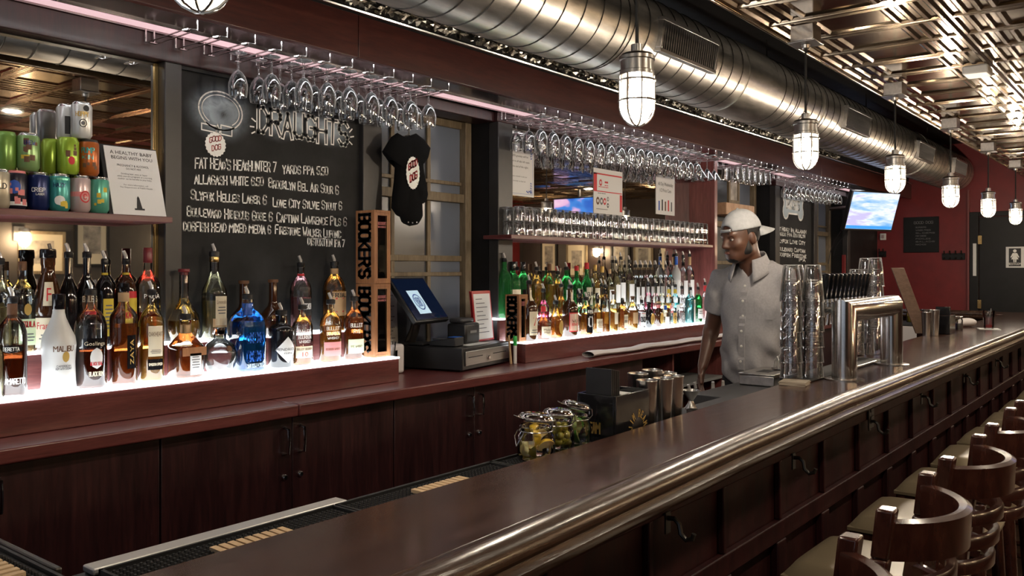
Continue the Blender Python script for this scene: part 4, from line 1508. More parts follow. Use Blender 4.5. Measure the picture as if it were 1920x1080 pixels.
bottle('dark brown chocolate liqueur bottle behind the blue bottle', 457, None, 524, 54, 2, 'decanter', 'bottle_brown', None, 1, ('cork', 'ink_brown'))
bottle('dark brown chocolate liqueur bottle with an oval label, behind the black gin', 512, None, 522, 53, 2, 'decanter', 'bottle_brown', None, 1, ('cork', 'ink_brown'), [dict(z=(.26, .42), w=.5, m='deep_red', k='oval', a=.2, t=[('GODIVA', .42, .3, .9, 'ink_gold', 's')])])
bottle('clear bottle of pink spirit behind the cream labelled flask', 564, None, 492, 40, 2, 'round', 'glass_bottle', 'rose', .52, PB, [dict(z=(.25, .5), w=.5, m='ink', a=.5, t=[('PEACH', .4, .3, .8, 'paper', 's')])], band=(.83, .03, 'ink_red'))
bottle('orange cinnamon whisky bottle with a red devil mark', 627, None, 490, 44, 2, 'round', 'glass_bottle', 'amber', .60, PB,
       [dict(z=(.22, .58), w=.75, m='cork', a=.3, t=[('FIREBALL', .78, .16, .95, 'ink', 's'), ('X', .2, .5, .5, 'ink_red', 's')])], band=(.84, .08, 'cork'))

# ---- right-hand steps
GR = 'bottles on the right lit steps'


def rb(label, px, yb, yt, w, tier, shape, glass, liq, fill, cap=PB, labels=(), **k):
    if tier == 1 and 'Y' not in k:
        k['Y'] = 2.812
    return bottle(label, px, yb, yt, w, tier, shape, glass, liq, fill, cap, labels, group=GR, **k)


rb('dark brown whiskey bottle with a cream label and red 7, nearest the register', 992, 636, 522, 31, 1, 'std', 'bottle_brown', None, 1, PB, [dict(z=(.10, .50), w=.8, m='paper_cream', a=.35, t=[('7', .40, .38, .4, 'ink_red', 'p'), ('X', .2, .1, 2, 'ink_gray', 'r')]), dict(z=(.68, .86), w=.5, m='paper_cream', a=.2)])
rb('squat amber whiskey bottle with a wide cream label and red waxy neck', 1019, 630, 566, 27, 1, 'squat', 'glass_bottle', 'dark_amber', .55, ('cap', 'ink_red', .03), [dict(z=(.06, .42), w=.95, m='paper_cream', a=.2, t=[('Maker', .62, .2, .7, 'ink_brown', 'p'), ('Mark', .38, .2, .6, 'ink_brown', 'p')])])
rb('cut-glass style amber whisky bottle with a gold shield', 1042, 630, 559, 28, 1, 'squat', 'glass_bottle', 'amber', .58, PB, [dict(z=(.1, .5), w=.45, m='ink_gold', k='oval', a=.4)])
rb('dark brown bourbon bottle with a red-edged cream label', 1069, 625, 528, 30, 1, 'std', 'bottle_brown', None, 1, PB, [dict(z=(.10, .48), w=.85, m='ink_red', a=.2), dict(z=(.12, .46), w=.75, m='paper_cream', a=.2, t=[('WILD', .5, .14, .6, 'ink_brown', 's'), ('RARE', .3, .14, .6, 'ink_red', 's')]), dict(z=(.7, .86), w=.5, m='paper_cream', a=.2)])
rb('orange triple sec bottle with a black and white label', 1099, 623, 552, 26, 1, 'straight', 'glass_bottle', 'amber', .6, PB, [dict(z=(.06, .78), w=.75, m='bottle_black', a=.3, t=[('TRIPLE', .76, .10, .8, 'paper', 's'), ('O', .25, .35, .6, 'paper', 's')])])
rb('slim amber bottle with a black waxed neck', 1120, 620, 533, 19, 1, 'std', 'glass_bottle', 'amber', .55, ('cap', 'bottle_black', .06), [dict(z=(.05, .38), w=.9, m='paper_cream', a=.2, t=[('X', .8, .12, 5, 'ink_brown', 'r')])])
rb('slim tawny bottle with a pale strap label', 1135, 618, 528, 18, 1, 'straight', 'glass_bottle', 'amber', .45, PB, [dict(z=(.04, .7), w=.2, m='gray', a=.6)])
rb('gold reposado bottle with a wooden stopper', 1150, 616, 538, 18, 1, 'straight', 'glass_bottle', 'gold', .6, ('cork', 'ink_brown'), [dict(z=(.2, .5), w=.5, m='paper_cream', a=.2)])
rb('rectangular bourbon bottle with a newsprint label', 1167, 615, 549, 19, 1, 'straight', 'glass_bottle', 'amber', .7, ('cap', 'bottle_black', .04), [dict(z=(.08, .52), w=.85, m='paper_cream', t=[('KNOB', .7, .2, .9, 'ink', 'p'), ('CREEK', .45, .16, .8, 'ink_brown', 's')])], sq=6)
rb('wide gold tequila bottle with a brown stopper', 1186, 613, 549, 21, 1, 'round', 'glass_bottle', 'gold', .62, ('cork', 'ink_brown'), [dict(z=(.2, .55), w=.6, m='cork', a=.1)])
rb('small clear bottle with a black and white patterned label', 1203, 612, 558, 15, 1, 'straight', 'glass_bottle', 'clear', .6, PB, [dict(z=(.1, .6), w=.9, m='paper', t=[('OXOX', .3, .35, .9, 'ink', 's'), ('X', .9, .1, 1, 'ink_red', 'r')])])
rb('round dark bottle with a gold oval label, left of its twin', 1217, 611, 561, 21, 1, 'globe', 'bottle_black', None, 1, ('cork', 'bottle_black'), [dict(z=(.10, .62), w=.62, m='ink_gold', k='oval', a=.3)])
rb('round dark bottle with a gold oval label and orange neck', 1235, 609, 560, 19, 1, 'globe', 'bottle_brown', None, 1, ('cork', 'cork'), [dict(z=(.10, .62), w=.62, m='ink_gold', k='oval', a=.3)], band=(.8, .14, 'chalk_red'))
rb('small clear tequila bottle with a bright blue cap', 1248, 607, 567, 14, 1, 'straight', 'glass_bottle', 'straw', .5, ('cap', 'blue_plastic', .03), [dict(z=(.1, .5), w=.8, m='paper', a=.1)])
rb('small clear tequila bottle with a brown gold label', 1262, 606, 566, 14, 1, 'straight', 'glass_bottle', 'clear', .6, ('cap', 'white_plastic', .02), [dict(z=(.1, .62), w=.7, m='ink_gold', a=.1, t=[('O', .4, .3, .4, 'ink', 's')])])
rb('small clear tequila bottle with a grey label beside the pale blue gin', 1277, 604, 566, 14, 1, 'straight', 'glass_bottle', 'clear', .6, ('cap', 'white_plastic', .02), [dict(z=(.1, .62), w=.7, m='gray', a=.1, t=[('O', .4, .3, .4, 'paper', 's')])])
rb('pale blue square gin bottle', 1294, 602, 534, 19, 1, 'straight', 'glass_bottle', 'teal', .72, PB, [dict(z=(.05, .68), w=.36, m='paper', a=.5, t=[('O', .7, .12, .6, 'ink_blue', 's')])], sq=5)
rb('round-shouldered green gin bottle near the right end', 1309, 601, 534, 16, 1, 'round', 'glass_bottle', 'green', .8, PB, [dict(z=(.12, .4), w=.8, m='paper', a=.1, t=[('X', .7, .2, 2, 'ink_gray', 'r')])])
rb('clear rum bottle with a red neck, last at the right end', 1322, 599, 525, 16, 1, 'std', 'glass_bottle', 'clear', .6, PB, [dict(z=(.08, .5), w=.85, m='chalk_red', a=.1), dict(z=(.1, .3), w=.8, m='paper', a=.1)], band=(.80, .14, 'ink_red'))
# second row on the front step
for (c, yt, liqn, desc, lm) in [(1019, 541, 'pink', 'crimson liqueur bottle behind the wide cream labelled one', None), (1052, 532, 'amber', 'amber bottle between the cut-glass one and the red-edged one', 'paper_cream'), (1087, 550, 'straw', 'pale straw bottle left of the orange triple sec', 'paper'),
                                (1112, 531, 'straw', 'pale bottle behind the triple sec with a black cap', 'paper_cream'), (1128, 531, 'gold', 'pale gold bottle with a long neck', 'paper'),
                                (1216, 528, 'pink', 'magenta flavoured vodka bottle behind the round dark twins', None), (1229, 530, 'rose', 'rose flavoured vodka bottle', None), (1241, 531, 'straw', 'straw coloured flavoured vodka bottle', 'paper_cream'),
                                (1254, 533, 'amber', 'orange flavoured vodka bottle with a yellow neck', 'chalk_red'), (1266, 533, 'teal', 'pale teal liqueur bottle with a yellow neck', 'paper'), (1279, 536, 'clear', 'clear bottle left of the pale blue gin', 'paper')]:
    rb(desc, c, None, yt, 17 if c > 1110 else 22, 1, 'vodka', 'glass_bottle', liqn, .55, PB, [dict(z=(.2, .5), w=.6, m=lm, a=.2)] if lm else [], Y=2.888, band=(.8, .1, 'yellow_label') if c in (1254, 1266) else None)
# back step, right
for (c, yt, w_, shape, glass, liqn, fill, cp, lm, desc) in [
    (946, 484, 27, 'round', 'bottle_green', None, 1, PB, None, 'green whiskey bottle at the left end of the back step'),
    (962, 482, 29, 'round', 'bottle_green', None, 1, ('cap', 'bottle_black', .05), ('paper_cream', 'JAMESON'), 'green whiskey bottle with a cream label above the small wooden crate'),
    (981, 483, 27, 'round', 'bottle_green', None, 1, ('cap', 'bottle_black', .05), ('bottle_black', 'J'), 'green whiskey bottle with a black label'),
    (1006, 500, 26, 'round', 'glass_bottle', 'gold', .65, PB, None, 'gold rum bottle right of the green whiskeys'),
    (1030, 490, 24, 'round', 'glass_bottle', 'gold', .62, ('cap', 'ink_brown', .04), None, 'gold whisky bottle with a brown cap on the back step'),
    (1046, 508, 22, 'straight', 'glass_bottle', 'amber', .7, PB, None, 'amber square-shouldered bottle on the back step'),
    (1062, 500, 25, 'round', 'bottle_green', None, 1, PB, ('paper', 'X'), 'green bottle with a white label on the back step'),
    (1081, 497, 24, 'std', 'bottle_green', None, 1, ('cap', 'ink_red', .03), ('bottle_black', 'O'), 'dark green bottle with a red cap on the back step'),
    (1100, 488, 22, 'wine', 'bottle_green', None, 1, ('cap', 'ink_red', .04), ('paper_cream', 'GLEN'), 'light green scotch bottle with a pale label'),
    (1116, 492, 19, 'round', 'glass_bottle', 'gold', .7, ('cap', 'ink_gold', .04), ('paper_cream', None), 'gold scotch bottle with a gold cap'),
    (1129, 495, 18, 'wine', 'glass_bottle', 'gold', .7, ('cap', 'ink_gold', .04), ('bottle_black', None), 'gold scotch bottle with a black label on the back step'),
    (1143, 503, 17, 'round', 'glass_bottle', 'straw', .6, ('cap', 'cork', .03), ('paper', None), 'pale scotch bottle with a cork-coloured cap'),
    (1155, 488, 17, 'std', 'glass_bottle', 'straw', .7, PB, ('paper', None), 'pale bottle left of the brown-necked one'),
    (1164, 481, 18, 'round', 'glass_bottle', 'gold', .5, PB, ('paper', None), 'tall pale bottle with a brown neck band'),
    (1180, 487, 19, 'round', 'glass_bottle', 'straw', .6, PB, ('paper', None), 'pale bottle with a wide shoulder left of the vodka row')]:
    lb = []
    if lm:
        lb = [dict(z=(.15, .52), w=.8, m=lm[0], a=.25, t=[(lm[1], .5, .22, .85, 'ink' if lm[0] != 'bottle_black' else 'ink_gold', 's')] if lm[1] else [])]
    rb(desc, c, None, yt, w_, 2, shape, glass, liqn, fill, cp, lb)
ordn = ['first', 'second', 'third', 'fourth', 'fifth', 'sixth', 'seventh', 'eighth']
for i in range(8):
    rb('clear flavoured vodka bottle with a pourer, %s of the even row on the back step' % ordn[i], 1193 + i * 9.2, None, 496, 13.5, 2, 'vodka', 'glass_bottle', ['clear', 'clear', 'rose', 'clear', 'straw', 'clear', 'clear', 'teal'][i], .5, PB,
       [dict(z=(.1, .5), w=.7, m='paper', a=.2)])
for (c, yt, g, cm, desc) in [(1268, 475, 'frosted', 'blue_plastic', 'frosted vodka bottle with a blue neck on the back step'), (1281, 478, 'glass_bottle', 'bottle_black', 'clear vodka bottle with a black neck on the back step'),
                             (1293, 476, 'glass_bottle', 'cork', 'clear vodka bottle with an orange neck at the right end')]:
    rb(desc, c, None, yt, 17, 2, 'tall', g, 'clear', .6, PB, [dict(z=(.1, .5), w=.7, m='paper', a=.2)], band=(.80, .16, cm))

# ------------------------------------------------------------------ beer cans on the upper left shelf
def can_mesh(mat):
    r, h = .0325, .122
    mb = MB().lathe([(.023, 0), (.026, .002), (.0325, .012), (r, .016), (r, h - .016), (.0315, h - .012), (.027, h - .004), (.0275, h - .001), (.0265, h)], 28, cap1=False)
    return mb


def can(px, zlev, Y, body, label, arts=(), top='steel'):
    p = on_y(px, 400, Y)
    r, h = .0325, .122
    t = thing('beer_can', label, 'can', (p.x, Y, ZSH + .0005 + zlev * (h + .0008)), 0, 'beer cans on the shelf')
    obj('body', MB().lathe([(.024, .001), (.0265, .003), (r, .014), (r, h - .014), (.030, h - .008)], 32, cap1=False), body, t)
    mb = MB().lathe([(.030, h - .008), (.0275, h - .003), (.0275, h), (.0255, h), (.0245, h - .004), (.0001, h - .004)], 28, cap0=False, cap1=False)
    lid = obj('lid', mb, top, t)
    obj('tab', MB().box(-.005, .005, -.014, .004, h - .0038, h - .0025), top, lid)

    def place(u, v, d):
        a = u / r - .35
        return (sin(a) * (r + .0006 + d), -cos(a) * (r + .0006 + d), v)
    for (kind, u, v, su, sv, mat, txt) in arts:
        mb = MB()
        if kind == 'disc':
            mb.grid(lambda a, b: place(u + su * math.sqrt(max(0, 1 - (2 * b - 1) ** 2)) * (2 * a - 1), v + sv * (2 * b - 1), 0), 8, 10)
        elif kind == 'rect':
            mb.grid(lambda a, b: place(u + su * (2 * a - 1), v + sv * (2 * b - 1), 0), 10, 1)
        elif kind == 'ring':
            mb.grid(lambda a, b: place(u + su * (1 - .22 * b) * cos(2 * pi * a), v + sv * (1 - .22 * b) * sin(2 * pi * a), 0.0003), 24, 1)
        elif kind == 'text':
            strokes(mb, txt, su * 2, sv * 2, lambda x, y, d: place(u - su + x, v - sv + y, .0006), sv * .35)
        elif kind == 'spots':
            rr = random.Random(label)
            for _ in range(int(txt)):
                a0, b0, s0 = rr.uniform(-1, 1) * su + u, rr.uniform(-1, 1) * sv + v, rr.uniform(.003, .008)
                mb.grid(lambda a, b: place(a0 + s0 * (2 * a - 1), b0 + s0 * 1.2 * (2 * b - 1), .0002), 3, 2)
        obj('print', mb, mat, t, smooth=False)
    return t


for nm, c in dict(can_green=(.16, .30, .06), can_pale=(.22, .36, .14), can_lime=(.30, .45, .04), can_orange=(.42, .11, .02), can_navy=(.01, .02, .10),
                  can_teal=(.05, .30, .28), can_white=(.62, .62, .60), can_pink=(.55, .42, .42), can_mint=(.10, .38, .28), can_dark=(.02, .018, .03), can_cream=(.45, .40, .30)).items():
    plain(nm, c, .28, .35)
S = 26.5
can(-2, 0, 2.905, 'can_cream', 'cream can cut off by the left frame edge, bottom row', [('text', .004, .07, .02, .008, 'ink', 'OLD')])
can(29, 0, 2.905, 'can_dark', 'dark can with blue disc and red splashes, bottom row', [('disc', -.004, .07, .018, .022, 'ink_blue', ''), ('spots', 0, .05, .03, .03, 'chalk_red', '9'), ('rect', 0, .018, .04, .006, 'paper', '')], 'chalk_red')
can(72, 0, 2.905, 'can_navy', 'navy blue can in the bottom row', [('text', 0, .066, .020, .006, 'paper', 'CRISP'), ('text', .004, .052, .012, .003, 'paper', 'lager')])
can(111, 0, 2.895, 'can_teal', 'teal can with a yellow hill picture, bottom row', [('disc', 0, .035, .016, .016, 'paper', ''), ('spots', .012, .018, .012, .008, 'yellow_label', '6'), ('rect', 0, .105, .04, .004, 'can_mint', ''), ('text', 0, .085, .018, .006, 'can_navy', 'HAZY')])
can(150, 0, 2.895, 'can_pink', 'pale can with a red ring and pink band, bottom row', [('rect', -.01, .06, .035, .008, 'chalk_red', ''), ('ring', .014, .052, .017, .020, 'ink_red', ''), ('text', .014, .052, .005, .008, 'ink_red', 'C')])
can(185, 0, 2.895, 'can_mint', 'green can at the right end of the bottom row', [('spots', .005, .06, .02, .04, 'yellow_label', '5')])
can(97, 0, 2.985, 'can_dark', 'dark can in the back of the bottom row', [])
can(10, 1, 2.93, 'can_green', 'green can behind the patterned pale green one', [], 'can_green')
can(53, 1, 2.905, 'can_pale', 'pale green can with a busy picture, second row at left', [('spots', .004, .066, .02, .03, 'ink_brown', '10'), ('rect', -.01, .045, .012, .006, 'yellow_label', ''), ('text', .004, .09, .016, .006, 'can_navy', 'BREW')])
can(97, 1, 2.975, 'can_lime', 'lime green can standing behind another lime one, second row', [], 'can_lime')
can(128, 1, 2.895, 'can_lime', 'lime green can with a red mark, second row', [('disc', .008, .045, .010, .014, 'ink_red', ''), ('spots', .006, .08, .014, .02, 'ink_brown', '5')], 'can_lime')
can(166, 1, 2.895, 'can_orange', 'orange can in the second row', [('text', -.004, .085, .02, .008, 'can_teal', 'PUMP'), ('text', -.004, .062, .018, .006, 'can_teal', 'KIN'), ('spots', 0, .03, .02, .01, 'ink_brown', '4')], 'dark_metal')
can(125, 2, 2.975, 'can_white', 'white can with a barcode, behind the other white one on top', [('rect', 0, .05, .008, .03, 'ink', '')])
can(153, 2, 2.895, 'can_white', 'white can with black crest alone on top of the pyramid', [('disc', .012, .10, .010, .010, 'ink', ''), ('text', 0, .080, .020, .007, 'ink_gold', 'HOPPY'), ('ring', .002, .050, .012, .014, 'ink', ''), ('disc', .002, .050, .006, .007, 'ink_gray', '')])

# ------------------------------------------------------------------ signs
def sheet(name, label, cat, p0, w_, h_, mat='paper', lean=0.0, th=.003, border=None, rz=0.0, y=None):
    """an upright sheet facing -Y; origin at its lower left corner"""
    t = thing(name, label, cat, p0, rz)

    def place(u, v, d):
        return (u, v * lean - d - .0006, v)
    mb = MB().prism([(0, 0), (w_, 0), (w_, h_), (0, h_)], 0, th, lambda u, v, d: (u, v * lean + d, v))
    obj('sheet', mb, mat, t, smooth=False)
    return t, place


def txt(t, place, items):
    for (s, u, v, wd, h, mat) in items:
        mb = MB()
        print_text(mb, s, h * 1.38, lambda a, b, d: place(u + a, v + b, .0003), wd)
        obj('lettering', mb, mat, t, smooth=False)


def lines(t, place, rows, mat='ink_gray'):
    mb = MB()
    for (u, v, wd, h) in rows:
        r = random.Random(u * 7 + v * 13)
        x = u - wd / 2
        while x < u + wd / 2 - h:
            l = min(r.uniform(1.2, 4) * h, u + wd / 2 - x)
            mb.add([place(x, v, .0003), place(x + l, v, .0003), place(x + l, v + h, .0003), place(x, v + h, .0003)], [(0, 1, 2, 3)])
            x += l + h * .6
    obj('lettering', mb, mat, t, smooth=False)


a, b2 = on_y(213, 402, 2.872), on_y(312, 404, 2.872)
w_ = b2.x - a.x
t, pl_ = sheet('notice_sign', 'white notice headed A HEALTHY BABY leaning on the can shelf', 'sign', (a.x, 2.872, ZSH + .001), w_, .242, 'paper', lean=.30)
obj('backing', MB().prism([(-.012, 0), (w_ + .002, 0), (w_ + .002, .246), (-.012, .246)], .0035, .012, lambda u, v, d: (u, v * .30 + d, v)), 'black_plastic', t)
c = w_ / 2
txt(t, pl_, [('A HEALTHY BABY', c, .215, w_ * .80, .013, 'ink'), ('BEGINS WITH YOU', c, .197, w_ * .78, .012, 'ink'), ('PREGNANCY & ALCOHOL', c, .172, w_ * .60, .008, 'ink'), ('DO NOT MIX', c, .161, w_ * .28, .007, 'ink'),
             ('Drinking beer, wine or liquor', c, .143, w_ * .5, .006, 'ink_gray'), ('while you are pregnant or a nursing', c, .134, w_ * .66, .006, 'ink_gray'), ('mother can be harmful to your baby.', c, .125, w_ * .64, .006, 'ink_gray'),
             ('For more information, call', c, .104, w_ * .46, .005, 'ink_gray'), ('The Department of Public Health', c, .095, w_ * .62, .005, 'ink_gray')])
mb = MB().prism([(c - .018, .018), (c + .018, .018), (c + .018, .024), (c + .010, .024), (c + .004, .062), (c, .068), (c - .004, .062), (c - .010, .024), (c - .018, .024)], .0002, .0008, lambda u, v, d: pl_(u, v, d))
obj('emblem', mb, 'ink', t, smooth=False)

YM = 3.0495
a, b2 = on_y(945, 361, YM), on_y(1001, 277, YM)
w_, h_ = b2.x - a.x, b2.z - a.z + .02
t, pl_ = sheet('notice_sign', 'laminated notice with a blue corner border on the mirror', 'sign', (a.x, YM, a.z - .01), w_, h_, 'paper', th=.002)
c = w_ / 2
txt(t, pl_, [('A 20% gratuity will be', c, h_ * .74, w_ * .60, .012, 'ink'), ('added to all tabs left open', c, h_ * .64, w_ * .68, .012, 'ink'), ('at the end of the night.', c, h_ * .54, w_ * .60, .012, 'ink'), ('Please remember to ask your', c, h_ * .36, w_ * .52, .009, 'ink_gray'), ('bartender to close out', c, h_ * .27, w_ * .42, .009, 'ink_gray')])
mb = MB()
for (cx_, cz_, sx_, sz_) in ((.02, h_ - .02, 1, -1), (w_ - .02, h_ - .02, -1, -1), (.02, .02, 1, 1), (w_ - .02, .02, -1, 1)):
    for q in range(5):
        r = random.Random(q + int(cx_ * 999) + int(cz_ * 99))
        for (du, dv) in ((q * .011, r.uniform(0, .008)), (r.uniform(0, .008), q * .014)):
            ribbon(mb, [(cx_ + sx_ * du, cz_ + sz_ * dv), (cx_ + sx_ * (du + .006), cz_ + sz_ * (dv + .008)), (cx_ + sx_ * (du + .010), cz_ + sz_ * (dv + .002))], .0045, lambda u, v, d: pl_(u, v, .0002))
ribbon(mb, [(.014, .014), (w_ - .014, .014), (w_ - .014, h_ - .014), (.014, h_ - .014)], .0015, lambda u, v, d: pl_(u, v, .0002), True)
obj('border', mb, 'ink_blue', t, smooth=False)

a, b2 = on_y(1113, 396, YM), on_y(1167, 326, YM)
w_, h_ = b2.x - a.x, b2.z - a.z + .01
t, pl_ = sheet('notice_sign', 'white and red poster with round badges on the mirror', 'sign', (a.x, YM, a.z - .02), w_, h_ + .02, 'paper', th=.002)
h_ += .02
mb = MB()
for (u0, u1, v0, v1) in ((.0, .04, .52 * h_, .90 * h_), (w_ - .036, w_ - .004, .10 * h_, .48 * h_), (.0, w_ * .98, .87 * h_, .90 * h_), (.0, w_ * .98, .50 * h_, .52 * h_)):
    mb.add([pl_(u0, v0, .0002), pl_(u1, v0, .0002), pl_(u1, v1, .0002), pl_(u0, v1, .0002)], [(0, 1, 2, 3)])
obj('red_panel', mb, 'ink_red', t, smooth=False)
for (u, v, r_, mt) in ((.085, .70, .017, 'ink_red'), (.05, .30, .020, 'ink_brown'), (.095, .30, .019, 'ink_gray'), (.135, .30, .018, 'ink_red'), (.175, .22, .012, 'ink'), (.175, .36, .012, 'gray')):
    mb = MB().prism([(u + r_ * cos(2 * pi * i / 18), v * h_ + r_ * 1.3 * sin(2 * pi * i / 18)) for i in range(18)], .0002, .0006, lambda a_, b_, d: pl_(a_, b_, d))
    bd = obj('badge', mb, mt, t, smooth=False)
    mb = MB().prism([(u + r_ * .5 * cos(2 * pi * i / 12), v * h_ + r_ * .6 * sin(2 * pi * i / 12)) for i in range(12)], .0008, .0011, lambda a_, b_, d: pl_(a_, b_, d))
    obj('mark', mb, 'paper', bd, smooth=False)
lines(t, pl_, [(.16, .70 * h_, .05, .012), (.16, .64 * h_, .05, .006), (.12, .60 * h_, .12, .005)], 'ink_red')
lines(t, pl_, [(.10, .46 * h_, .10, .005), (.10, .12 * h_, .14, .004)], 'ink_gray')

a, b2 = on_y(1230, 401, YM), on_y(1265, 338, YM)
w_, h_ = b2.x - a.x, b2.z - a.z + .02
t, pl_ = sheet('notice_sign', 'small white notice about Wednesday cans on the mirror', 'sign', (a.x, YM, a.z), w_, h_, 'paper', th=.002)
txt(t, pl_, [('All Day Wednesday', w_ / 2, h_ * .74, w_ * .80, .026, 'ink'), ('1/2 Price Cans', w_ / 2, h_ * .58, w_ * .60, .026, 'ink')])
mb = MB()
for i, mt in enumerate(('ink_blue', 'ink', 'ink_brown', 'ink_red', 'ink_gray')):
    u = w_ * (.16 + .165 * i)
    hh_ = .07 + .012 * (i % 2)
    m1 = MB().add([pl_(u - .010, h_ * .10, .0002), pl_(u + .010, h_ * .10, .0002), pl_(u + .010, h_ * .10 + hh_, .0002), pl_(u - .010, h_ * .10 + hh_, .0002)], [(0, 1, 2, 3)])
    obj('can_picture', m1, mt, t, smooth=False)

# ------------------------------------------------------------------ wooden bottle crates
def crate(loc, label, rz=0.0, k=1.0, word='BOOKERS'):
    W, D, H = .098 * k, .122 * k, .325 * k
    t = thing('bottle_crate', label, 'crate', loc, rz, 'wooden bottle crates')
    e = .011
    mb = MB().box(0, e, 0, D, 0, H).box(W - e, W, 0, D, 0, H).box(e, W - e, 0, D, 0, e).box(e, W - e, 0, D, H - e, H).box(e, W - e, D - .006, D, e, H - e)
    obj('box', mb, 'crate_wood', t, bevel=.0015)
    mb = MB().box(e, e + .010, .001, .008, e, H - e).box(W - e - .010, W - e, .001, .008, e, H - e).box(e + .010, W - e - .010, .001, .008, e, e + .012).box(e + .010, W - e - .010, .001, .008, H - e - .012, H - e)
    f = obj('sliding_front', mb, 'crate_wood', t)
    obj('window_pane', MB().box(e + .010, W - e - .010, .003, .005, e + .012, H - e - .012), 'glass_pane', f)
    mb = MB()
    print_text(mb, "BOOKER'S", .02, lambda u, v, d: (W / 2 + u, .0025, H * .80 + v), W * .50)
    print_text(mb, 'BOURBON', .012, lambda u, v, d: (W / 2 + u, .0025, H * .76 + v), W * .5)
    obj('front_lettering', mb, 'chalk_red', f, smooth=False)
    mb = MB()
    sc = H * .88
    strokes(mb, "BOOKER'S", sc, D * .56, lambda u, v, d: (-.0008, D * .79 - v, H / 2 + sc / 2 - u), .0155)
    strokes(mb, "BOOKER'S", sc, D * .56, lambda u, v, d: (-.0008, D * .79 - v + .006, H / 2 + sc / 2 - u), .008)
    obj('side_lettering', mb, 'ink', t, smooth=False)
    mb = MB().lathe([(.018 * k, 0), (.019 * k, .004), (.019 * k, .12 * k), (.012 * k, .15 * k), (.009 * k, .20 * k), (.009 * k, .23 * k)], 16, (W / 2, D / 2, e + .001))
    obj('bottle_inside', mb, 'bottle_brown', t)
    return t


crate((2.566, 2.80, ZLED + .001), 'lower wooden bottle crate at the end of the lit shelf, under another', 0)
crate((2.566, 2.80, ZLED + .327), 'upper wooden bottle crate with big vertical black letters', 0)
crate((3.603, 2.80, ZLED + .001), 'small wooden crate beside the red-edged menus', 0, .78)

# ------------------------------------------------------------------ cash register corner
A = radians(11)
t = thing('cash_drawer', 'black cash drawer with a steel front on the counter', 'cash drawer', (3.085, 2.745, ZCNT + .001), A)
obj('case', MB().box(0, .50, .0, .34, .008, .116), 'black_plastic', t, bevel=.004)
obj('feet', MB().box(.03, .06, .03, .06, 0, .008), 'black_rubber', t)
obj('drawer_front', MB().box(.025, .475, -.006, 0, .028, .098), 'brushed_steel', t, bevel=.002)
for u in (.05, .30):
    obj('slot', MB().box(u, u + .14, -.0075, -.0061, .066, .070), 'ink', t)
mb = MB()
mb.T = Matrix.Translation((.25, -.006, .052)) @ Matrix.Rotation(pi / 2, 4, 'X')
mb.lathe([(.011, 0), (.011, .005), (.008, .008), (.003, .008)], 16)
obj('lock', mb, 'chrome', t)
ZD = ZCNT + .118
t = thing('paper_sheet', 'white paper lying on the front of the cash drawer', 'paper', (3.20, 2.80, ZD + .0005), A)
obj('sheet', MB().box(0, .22, 0, .09, 0, .001), 'paper', t)

t = thing('register_screen', 'tilted touch screen of the cash register with a white logo', 'monitor', (3.05, 2.93, ZD + .001), A + .05)
W, Hh, cA, sA = .33, .27, .60, .80
z0 = .125


def scr(u, v, d):
    """u along the width, v up the tilted face, d out of the face (towards the viewer)"""
    return (u - .12, v * cA - d * sA, z0 + v * sA + d * cA * .0 - d * 0 + d * .6 * 0 + d * cA)


obj('housing', MB().prism([(0, 0), (W, 0), (W, Hh), (0, Hh)], -.028, 0, scr), 'black_plastic', t, bevel=.006)
obj('glass', MB().prism([(.012, .014), (W - .012, .014), (W - .012, Hh - .012), (.012, Hh - .012)], .0005, .0025, scr), 'screen_dark', t)
mb = MB().prism([(.075, .045), (.185, .045), (.185, .185), (.075, .185)], .0028, .0034, scr)
card = obj('logo_card', mb, 'screen_card', t, smooth=False)
mb = MB()
ribbon(mb, [(.13 + .038 * cos(2 * pi * i / 24), .115 + .045 * sin(2 * pi * i / 24)) for i in range(24)], .006, lambda u, v, d: scr(u, v, .0038), True)
strokes(mb, 'GOOD', .05, .022, lambda u, v, d: scr(.105 + u, .118 + v, .0038), .004, .08)
strokes(mb, 'DOG', .042, .022, lambda u, v, d: scr(.11 + u, .09 + v, .0038), .004, .08)
obj('logo_print', mb, 'ink_blue', card, smooth=False)
mb = MB().box(.02, .14, .05, .20, 0, .012)
obj('base', mb, 'black_plastic', t, bevel=.004)
obj('arm', MB().tube([(.08, .16, .010), (.06, .12, .08), (.05, .09, .17)], [.028, .024, .022], 10), 'dark_metal', t)

t = thing('card_reader', 'small black card terminal with a blue screen beside the monitor', 'card reader', (3.115, 2.82, ZD + .001), A)
obj('case', MB().prism([(0, 0), (.15, 0), (.15, .02), (.0, .045)], 0, .085, lambda u, v, d: (d, u, v)), 'black_plastic', t, bevel=.003)
obj('display', MB().box(.01, .075, .002, .05, .0445, .0455), 'blue_plastic', t)
obj('keypad', MB().box(.012, .073, .06, .14, .030, .034), 'dark_gray', t, bevel=.002)

t = thing('receipt_printer', 'black receipt printer between the monitor and the red menus', 'printer', (3.245, 2.862, ZD + .001), A)
obj('case', MB().box(0, .145, 0, .115, 0, .105), 'black_plastic', t, bevel=.012)
obj('lid', MB().box(.008, .137, .03, .108, .1055, .130), 'dark_gray', t, bevel=.01)
obj('paper_slot', MB().box(.02, .125, .012, .022, .1052, .107), 'gray', t)
obj('badge', MB().box(.04, .105, -.002, -.0005, .055, .068), 'gray', t)


